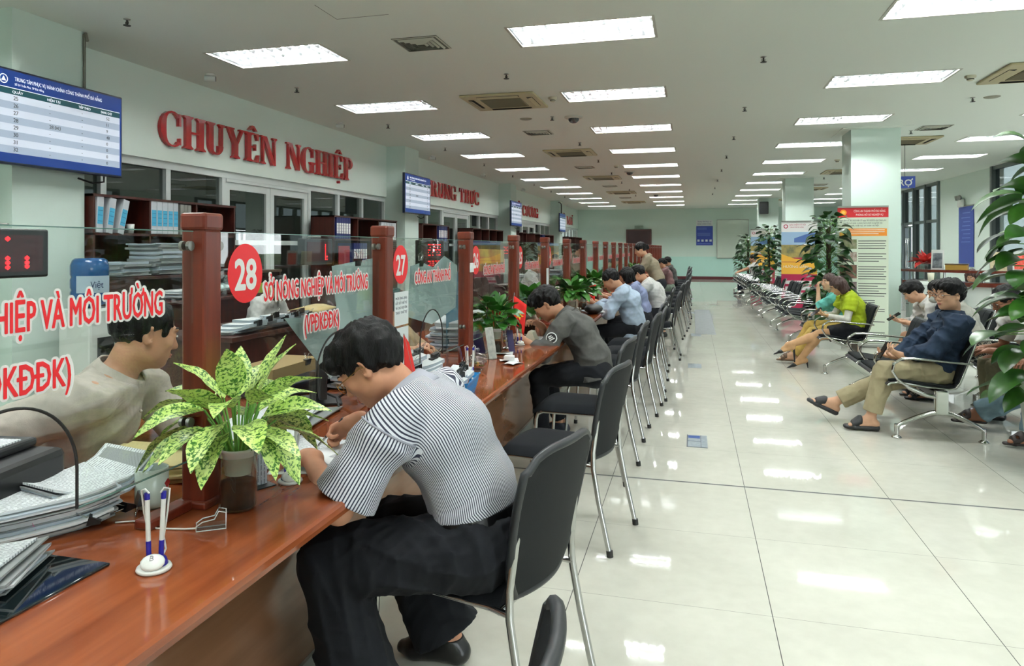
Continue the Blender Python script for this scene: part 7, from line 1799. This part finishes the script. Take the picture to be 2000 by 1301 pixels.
# roll-up banners
M_banw = mat('banner_cream', (.86, .90, .82), .55)
def rollup(loc, rz, label, W_, H_, draw, mats):
    t = thing('rollup_banner', label, 'banner', loc, rz)
    MB().box((-W_/2-.02, -.05, 0), (W_/2+.02, .05, .06), bev=.015).build('banner_base', M_steel, t); MB().cyl((0, .03, .05), (0, .03, H_+.05), .009, 8).build('support_pole', M_steel, t)
    MB().box((-W_/2, -.012, H_+.05), (W_/2, .012, H_+.075)).build('top_rail', M_steel, t)
    m = MB(); m.box((-W_/2, -.001, .06), (W_/2, .001, H_+.05), 0); draw(m, W_, H_+.05); m.build('printed_panel', mats, t); return t
def bar(m, x0, z0, x1, z1, mi, k=1): m.box((x0, -.001-.0004*k, z0), (x1, -.001, z1), mi)
M_ink = mat('banner_ink', (.16, .17, .18), .6); M_ora = mat('banner_orange', (.96, .58, .14), .5); M_ph = [mat('photo_green', (.36, .44, .22), .5, noise=(12, (.62, .60, .50), 1)), mat('photo_brown', (.45, .28, .22), .5, noise=(14, (.80, .76, .70), 1)), mat('photo_dark', (.22, .18, .16), .5, noise=(11, (.52, .36, .28), 1)), mat('photo_violet', (.18, .16, .20), .5, noise=(16, (.62, .55, .52), 1))]
def draw1(m, W_, top):
    bar(m, -W_/2, top-.145, W_/2, top, 1)
    addtext(m, 'CÔNG AN THÀNH PHỐ ĐÀ NẴNG', 2, T(-.12, -.0016, top-.068) @ FACE_NY, .045, .42); addtext(m, 'PHÒNG HỒ SƠ NGHIỆP VỤ', 2, T(-.09, -.0016, top-.122) @ FACE_NY, .042, .36)
    m.lathe([(.001, 0), (.045, 0)], n=20, mi=3, M=T(-.26, -.0018, top-.072) @ RX(PI/2)); m.lathe([(.001, 0), (.028, 0)], n=5, mi=9, M=T(-.26, -.0022, top-.072) @ RX(PI/2))
    for i in range(3): addtext(m, ['Nghị định số 282/2025/NĐ-CP ngày 30/10/2025 của Chính phủ', 'quy định xử phạt vi phạm hành chính trong lĩnh vực', 'an ninh, trật tự, an toàn xã hội'][i], 4, T(-.31+.05*i, -.0016, top-.20-.038*i) @ FACE_NY, .03, .62-.1*i)
    bar(m, -.31, top-.42, .32, top-.31, 3); bar(m, -.305, top-.415, -.19, top-.315, 9, 2)
    for i in range(3): bar(m, -.17, top-.335-.028*i, .29-.08*(i == 2), top-.327-.028*i, 2, 2)
    z = top-.47; rg = random.Random(4)
    for k, hh in enumerate((.16, .16, .22, .22)):
        bar(m, -.31, z-hh+.02, -.08, z, 5+k); zz = z-.02
        for q in range(int((hh)/.036)):
            bar(m, -.06, zz-.010, .31-rg.uniform(0, .12)*(q % 2), zz, 4); zz -= .036
        z -= hh+.03
    z -= .02
    while z > .14:
        bar(m, -.06, z-.010, .31-rg.choice((0, .02, .15, .3)), z, 4); z -= rg.choice((.03, .03, .03, .065))
rollup((2.43, 11.75, 0), R(-3), 'tall cream roll-up banner with red header leaning by the near right column', .68, 2.01, draw1, [M_banw, M_redb if False else mat('banner_red', (.80, .13, .16), .5), M_whitest, M_ora, M_ink]+M_ph+[mat('emblem_yellow', (.95, .75, .35), .5)])
def draw2(m, W_, top):
    bar(m, -W_/2, .06, W_/2, top, 1)
    bar(m, -W_/2, top-.22, W_/2, top, 0, 2); bar(m, -W_/2, top-.50, W_/2, top-.22, 2, 2)
    m.prism([(-.1, top-.36), (.2, top-.25), (W_/2, top-.25), (W_/2, top-.45), (-.1, top-.45)], -.0026, -.002, 3, None, 'y'); bar(m, -W_/2, top-.78, W_/2, top-.50, 5, 2)
    m.lathe([(.028, 0), (.045, 0)], n=12, mi=1, M=T(-.27, -.0025, top-.10) @ RX(PI/2)); addtext(m, 'BẢO HIỂM XÃ HỘI', 1, T(-.19, -.0025, top-.08) @ FACE_NY, .04, .32); addtext(m, 'THÀNH PHỐ ĐÀ NẴNG', 1, T(-.19, -.0025, top-.13) @ FACE_NY, .035, .28)
    m.prism([(-W_/2, top-.70), (-.1, top-.80), (.15, top-.83), (W_/2, top-.80), (W_/2, top-.87), (-W_/2, top-.87)], -.0028, -.002, 4, None, 'y'); bar(m, -W_/2, top-.87, W_/2, top-.86, 1, 3); bar(m, -W_/2, top-1.14, W_/2, top-.88, 4, 3); addtext(m, 'HƯỚNG DẪN', 0, T(-.32, -.0026, top-1.0) @ FACE_NY, .07, .5)
    for i in range(3):
        z = top-1.28-.13*i; bar(m, -.28, z-.075, .28, z, 0, 3); addtext(m, 'GIẢM', 6, T(-.16, -.0028, z-.058) @ FACE_NY, .055, .2, grow=.002)
b2_ = rollup((2.24, 16.9, 0), R(-3), 'magenta and white roll-up banner behind the big pothos, labels GIẢM', .72, 1.98, draw2, [M_whitest, mat('banner_magenta', (.66, .10, .28), .5), mat('banner_skyblue', (.62, .74, .86), .5), mat('banner_steelblue', (.30, .42, .66), .5), mat('banner_yellow', (.93, .70, .24), .5), mat('banner_olive', (.42, .42, .30), .5, noise=(6, (.70, .62, .35), 1)), mat('label_blue', (.20, .12, .32), .5)])
b3_ = dup(b2_, (2.15, 24.3, 0)); b3_['label'] = 'farthest roll-up banner with white top, behind the two far plants'

# ================================================================== tall potted plants
M_pot2 = mat('white_square_planter', (.80, .81, .78), .35)
M_pothos = mat('pothos_leaf', (.13, .30, .09), .28, spec=.55, noise=(7, (.24, .42, .14), .7)); M_pothos2 = mat('pothos_leaf_dark', (.08, .20, .08), .35, spec=.5, noise=(7, (.13, .29, .11), .8))
def pothos(loc, label, H_, rad, n, LL, seed, m_, pot_h=.56, pot_r=.17, round_=False, dirbias=0, zlow=.5):
    t = thing('potted_plant', label, 'plant', loc); rg = random.Random(seed)
    if round_: MB().lathe([(.001, 0), (pot_r*.72, 0), (pot_r*.74, .02), (pot_r, pot_h), (pot_r*1.03, pot_h+.01), (pot_r*.9, pot_h+.005), (pot_r*.86, pot_h-.05), (.001, pot_h-.05)], n=32).build('planter', M_pot2, t)
    else:
        m = MB(); r0, r1 = pot_r*.72, pot_r
        m.loft([[(sx*q, sy*q, z) for sx, sy in ((-1, -1), (1, -1), (1, 1), (-1, 1))] for q, z in ((r0, 0), (r1, pot_h), (r1*.92, pot_h), (r1*.9, pot_h-.05))], 0, False, None, True, True); m.build('planter', M_pot2, t)
    MB().tube([(0, 0, pot_h-.06), (.005, 0, H_*.6), (0, .005, H_*.93)], .035, 10).build('moss_pole', mat('moss_pole', (.20, .16, .10), .95, bump=(60, 1, .01)), t)
    lf = MB(); st = MB()
    for i in range(n):
        v = (i+.5)/n; a = i*2.399+rg.uniform(-.4, .4); z = pot_h*1.0+(H_-pot_h)*v; rr_ = rad*(.30+.35*rg.random())*(1-.45*max(0, v-.6)/.4)
        ra = rr_+.03; el = rg.uniform(-.15, .5)+(.5 if v > .9 else 0)
        p0 = Vector((.03*math.cos(a), .03*math.sin(a), z-.06)); p1 = Vector((ra*math.cos(a), ra*math.sin(a), z+rg.uniform(-.03, .06)-(.14 if v < .12 else 0)))
        st.tube([p0, (p0+p1)/2+Vector((0, 0, .05)), p1], .004, 5)
        s_ = LL*rg.uniform(.72, 1.15)*(1.0 if v < .85 else .85); a2 = a+rg.uniform(-.5, .5)
        leafblade(lf, p1, (math.cos(a2)*math.cos(el), math.sin(a2)*math.cos(el), math.sin(el)), s_, s_*rg.uniform(.62, .76), rg.uniform(.8, 1.6), fold=.18, heart=True, n=7, roll=rg.uniform(-.5, .5))
    st.build('stem', M_stem, t); lf.build('leaves', m_, t); return t
pothos((1.93, 11.55, 0), 'tall dark pothos in a white planter left of the cream banner', 1.92, .40, 150, .20, 3, M_pothos2, .52, .2)
pothos((1.86, 19.4, 0), 'tall pothos plant in the middle distance, in front of the second right column', 1.98, .46, 150, .22, 5, M_pothos2, .5, .19)
pothos((1.86, 26.4, 0), 'farthest tall potted plant, left of the others', 1.86, .52, 150, .24, 7, M_pothos2, .5, .2)
pothos((2.33, 5.55, 0), 'large glossy pothos in a white tapered pot at the right edge of the picture', 2.12, .46, 120, .29, 12, M_pothos, .57, .235, True)

# ================================================================== reception desk
rd_ = thing('reception_desk', 'curved white panelled reception desk with dark wooden shelf', 'desk', (4.1, 12.6, 0))
def arcs(r, z, a0=200, a1=285, n=18, cx_=.55, cy_=.6): return [(cx_+r*math.cos(R(a0+(a1-a0)*i/n)), cy_+r*math.sin(R(a0+(a1-a0)*i/n)), z) for i in range(n+1)]
def band(r0, r1, z0, z1, mi=0, a0=200, a1=285):
    A_, B_, C_, D_ = arcs(r0, z0, a0, a1), arcs(r1, z0, a0, a1), arcs(r1, z1, a0, a1), arcs(r0, z1, a0, a1); return [[A_[i], B_[i], C_[i], D_[i]] for i in range(len(A_))]
for (r0, r1, z0, z1, nm, mm) in ((1.30, 1.50, 0, .90, 'desk_front', mat('reception_panel', (.80, .82, .80), .3)), (1.18, 1.56, .90, .96, 'wood_trim', wood('cherry_trim', (.28, .10, .07), (.40, .16, .10), .25, axis='X')), (1.26, 1.60, 1.10, 1.135, 'upper_shelf', MATS['cherry_trim'])):
    m = MB(); m.loft(band(r0, r1, z0, z1), 0, False, None, True, True); m.build(nm, mm, rd_)
for a in (205, 225, 245, 265, 282): MB().cyl((.55+1.45*math.cos(R(a)), .6+1.45*math.sin(R(a)), .96), (.55+1.45*math.cos(R(a)), .6+1.45*math.sin(R(a)), 1.10), .018, 10).build('shelf_post', M_chrome, rd_)
m = MB()
for a in (215, 232, 249, 266): x, y = .55+1.502*math.cos(R(a)), .6+1.502*math.sin(R(a)); m.box((x-.004, y-.004, .02), (x+.004, y+.004, .9))
m.box((-.9, -.9, .6), (-.89, -.89, .601)); m.build('panel_joint', mat('joint_grey', (.35, .36, .35), .5), rd_)
m = MB(); m.loft(band(1.5, 1.504, .585, .595), 0, False, None, True, True); m.build('panel_joint', MATS['joint_grey'], rd_)
lc = thing('side_cabinet', 'low white cabinet at the left end of the reception desk', 'cabinet', (3.25, 11.85, 0)); MB().box((-.12, -.25, 0), (.45, .25, .93), bev=.01).build('cabinet_body', mat('cabinet_white', (.74, .77, .75), .35), lc); MB().box((-.13, -.26, .93), (.46, .26, .97), bev=.006).build('cabinet_top', M_white, lc)
def on_desk(px_a, r_, z=1.136): return (4.1+.55+r_*math.cos(R(px_a)), 12.6+.6+r_*math.sin(R(px_a)), z)
cp = MB().lathe([(.001, 0), (.035, 0), (.045, .13), (.042, .13), (.033, .005)], n=18).build('paper_cup', mat('cream_cup', (.88, .87, .78), .5)); cp.location = (3.34, 11.8, .971); tag(cp, 'cream paper cup on the low cabinet left of the reception desk', 'cup')
bq = thing('bouquet', 'red wrapped bouquet on the reception desk', 'flowers', on_desk(212, 1.44)); m = MB(); rg = random.Random(2)
for i in range(26): a, e_ = rg.uniform(0, 6.3), rg.uniform(.1, 1.4); leafblade(m, (0, 0, .08), (math.cos(a)*math.cos(e_), math.sin(a)*math.cos(e_), math.sin(e_)), rg.uniform(.15, .28), .10, rg.uniform(.2, .9), fold=.5, n=5)
m.build('wrapping', mat('red_wrapping', (.78, .10, .12), .3, noise=(12, (.92, .45, .42), .6)), bq); MB().lathe([(.001, 0), (.05, 0), (.06, .12), (.05, .12)], n=16).build('vase', M_clear2, bq)
def frame_stand(loc, rz, label, w_, h, m1, m2, name='sign_stand', code=False):
    t = thing(name, label, 'sign', loc, rz); M_ = RX(R(-6)); MB().box((-w_/2, -.004, 0), (w_/2, .004, h), 0, M_).build('panel', m1, t); MB().box((-w_/2+.02, -.0055, .025), (w_/2-.02, -.004, h-.05), 0, M_).build('printed_sheet', m2, t); MB().box((-w_/2, -.03, 0), (w_/2, .05, .004)).build('stand_base', M_clear, t); return t
frame_stand(on_desk(222, 1.50), R(-35), 'white framed counter sign with a dark bordered sheet on the reception desk', .17, .30, mat('sign_white', (.86, .87, .86), .4), mat('sign_dark_sheet', (.20, .22, .26), .5, noise=(9, (.62, .64, .66), .8)))
gb = thing('box', 'golden box on the reception desk beside the framed sign', 'box', on_desk(232, 1.46), R(-25)); MB().box((-.14, -.07, 0), (.14, .07, .09), bev=.006).build('box_body', mat('gold_box', (.66, .52, .22), .4), gb); MB().box((-.145, -.075, .075), (.145, .075, .095), bev=.004).build('box_lid', mat('dark_gold', (.30, .22, .12), .4), gb)
frame_stand(on_desk(252, 1.48), R(-10), 'cream certificate stand on the reception desk', .20, .27, mat('cert_cream', (.80, .76, .62), .5), mat('cert_print', (.72, .66, .50), .5, noise=(40, (.86, .82, .70), 1)))
frame_stand(on_desk(262, 1.50), R(-10), 'red poster stand on the reception desk right of the certificate', .20, .28, mat('poster_red_edge', (.80, .82, .80), .4), mat('poster_red', (.84, .16, .12), .5, noise=(30, (.95, .60, .5), .5)))
for i, a in enumerate((204, 207)):
    o = MB().lathe([(.001, 0), (.02, 0), (.022, .07), (.008, .10), (.008, .13), (.001, .13)], n=12).build('small_bottle', M_white); o.location = on_desk(a, 1.42); tag(o, 'small white bottle at the left end of the reception shelf, %s one' % ('left' if i == 0 else 'right'), 'bottle')

# floor stickers
def fsticker(x, y, w_, d, label, m_, det=True):
    t = thing('floor_sticker', label, 'floor sticker', (x, y, 0)); MB().box((-w_/2, -d/2, .0006), (w_/2, d/2, .0012)).build('sticker_sheet', m_, t)
    if det:
        m = MB().box((-w_/2+.01, d/2-d*.28, .0013), (w_/2*.3, d/2-.02, .0016), 0).box((-w_/2, -d/2, .0013), (-w_/2+.008, d/2, .0016), 1).box((w_/2*.35, -d/2, .0013), (w_/2*.4, d/2, .0016), 1).box((-w_/2, -d/2, .0013), (w_/2, -d/2+.012, .0016), 1).box((-w_/2, -.01, .0013), (w_/2*.35, .0, .0016), 1); m.build('sticker_print', [mat('sticker_blue', (.16, .32, .60), .4), mat('sticker_ink', (.25, .28, .32), .4)], t)
M_fs = mat('grey_floor_sticker', (.60, .64, .66), .4, noise=(30, (.50, .55, .60), .8)); M_fs2 = mat('pale_floor_sheet', (.66, .68, .69), .3, noise=(12, (.58, .60, .62), .8))
fsticker(.035, 5.68, .15, .36, 'blue and grey floor sticker nearest the camera, beside the chairs', M_fs); fsticker(.03, 9.30, .16, .34, 'small grey floor sticker beside the row of chairs, second from camera', M_fs, False)
fsticker(.06, 12.6, .16, .4, 'small dark floor sticker before the large pale sheet', M_fs, False); fsticker(.22, 15.2, .34, 5.0, 'large pale sheet stuck flat on the floor in the middle distance', M_fs2, False)
for i, y in enumerate((16.9, 21.5, 26.0)): fsticker(-.02, y, .16, .4, 'tiny floor sticker in the far aisle, %s' % ORD[i], M_fs, False)
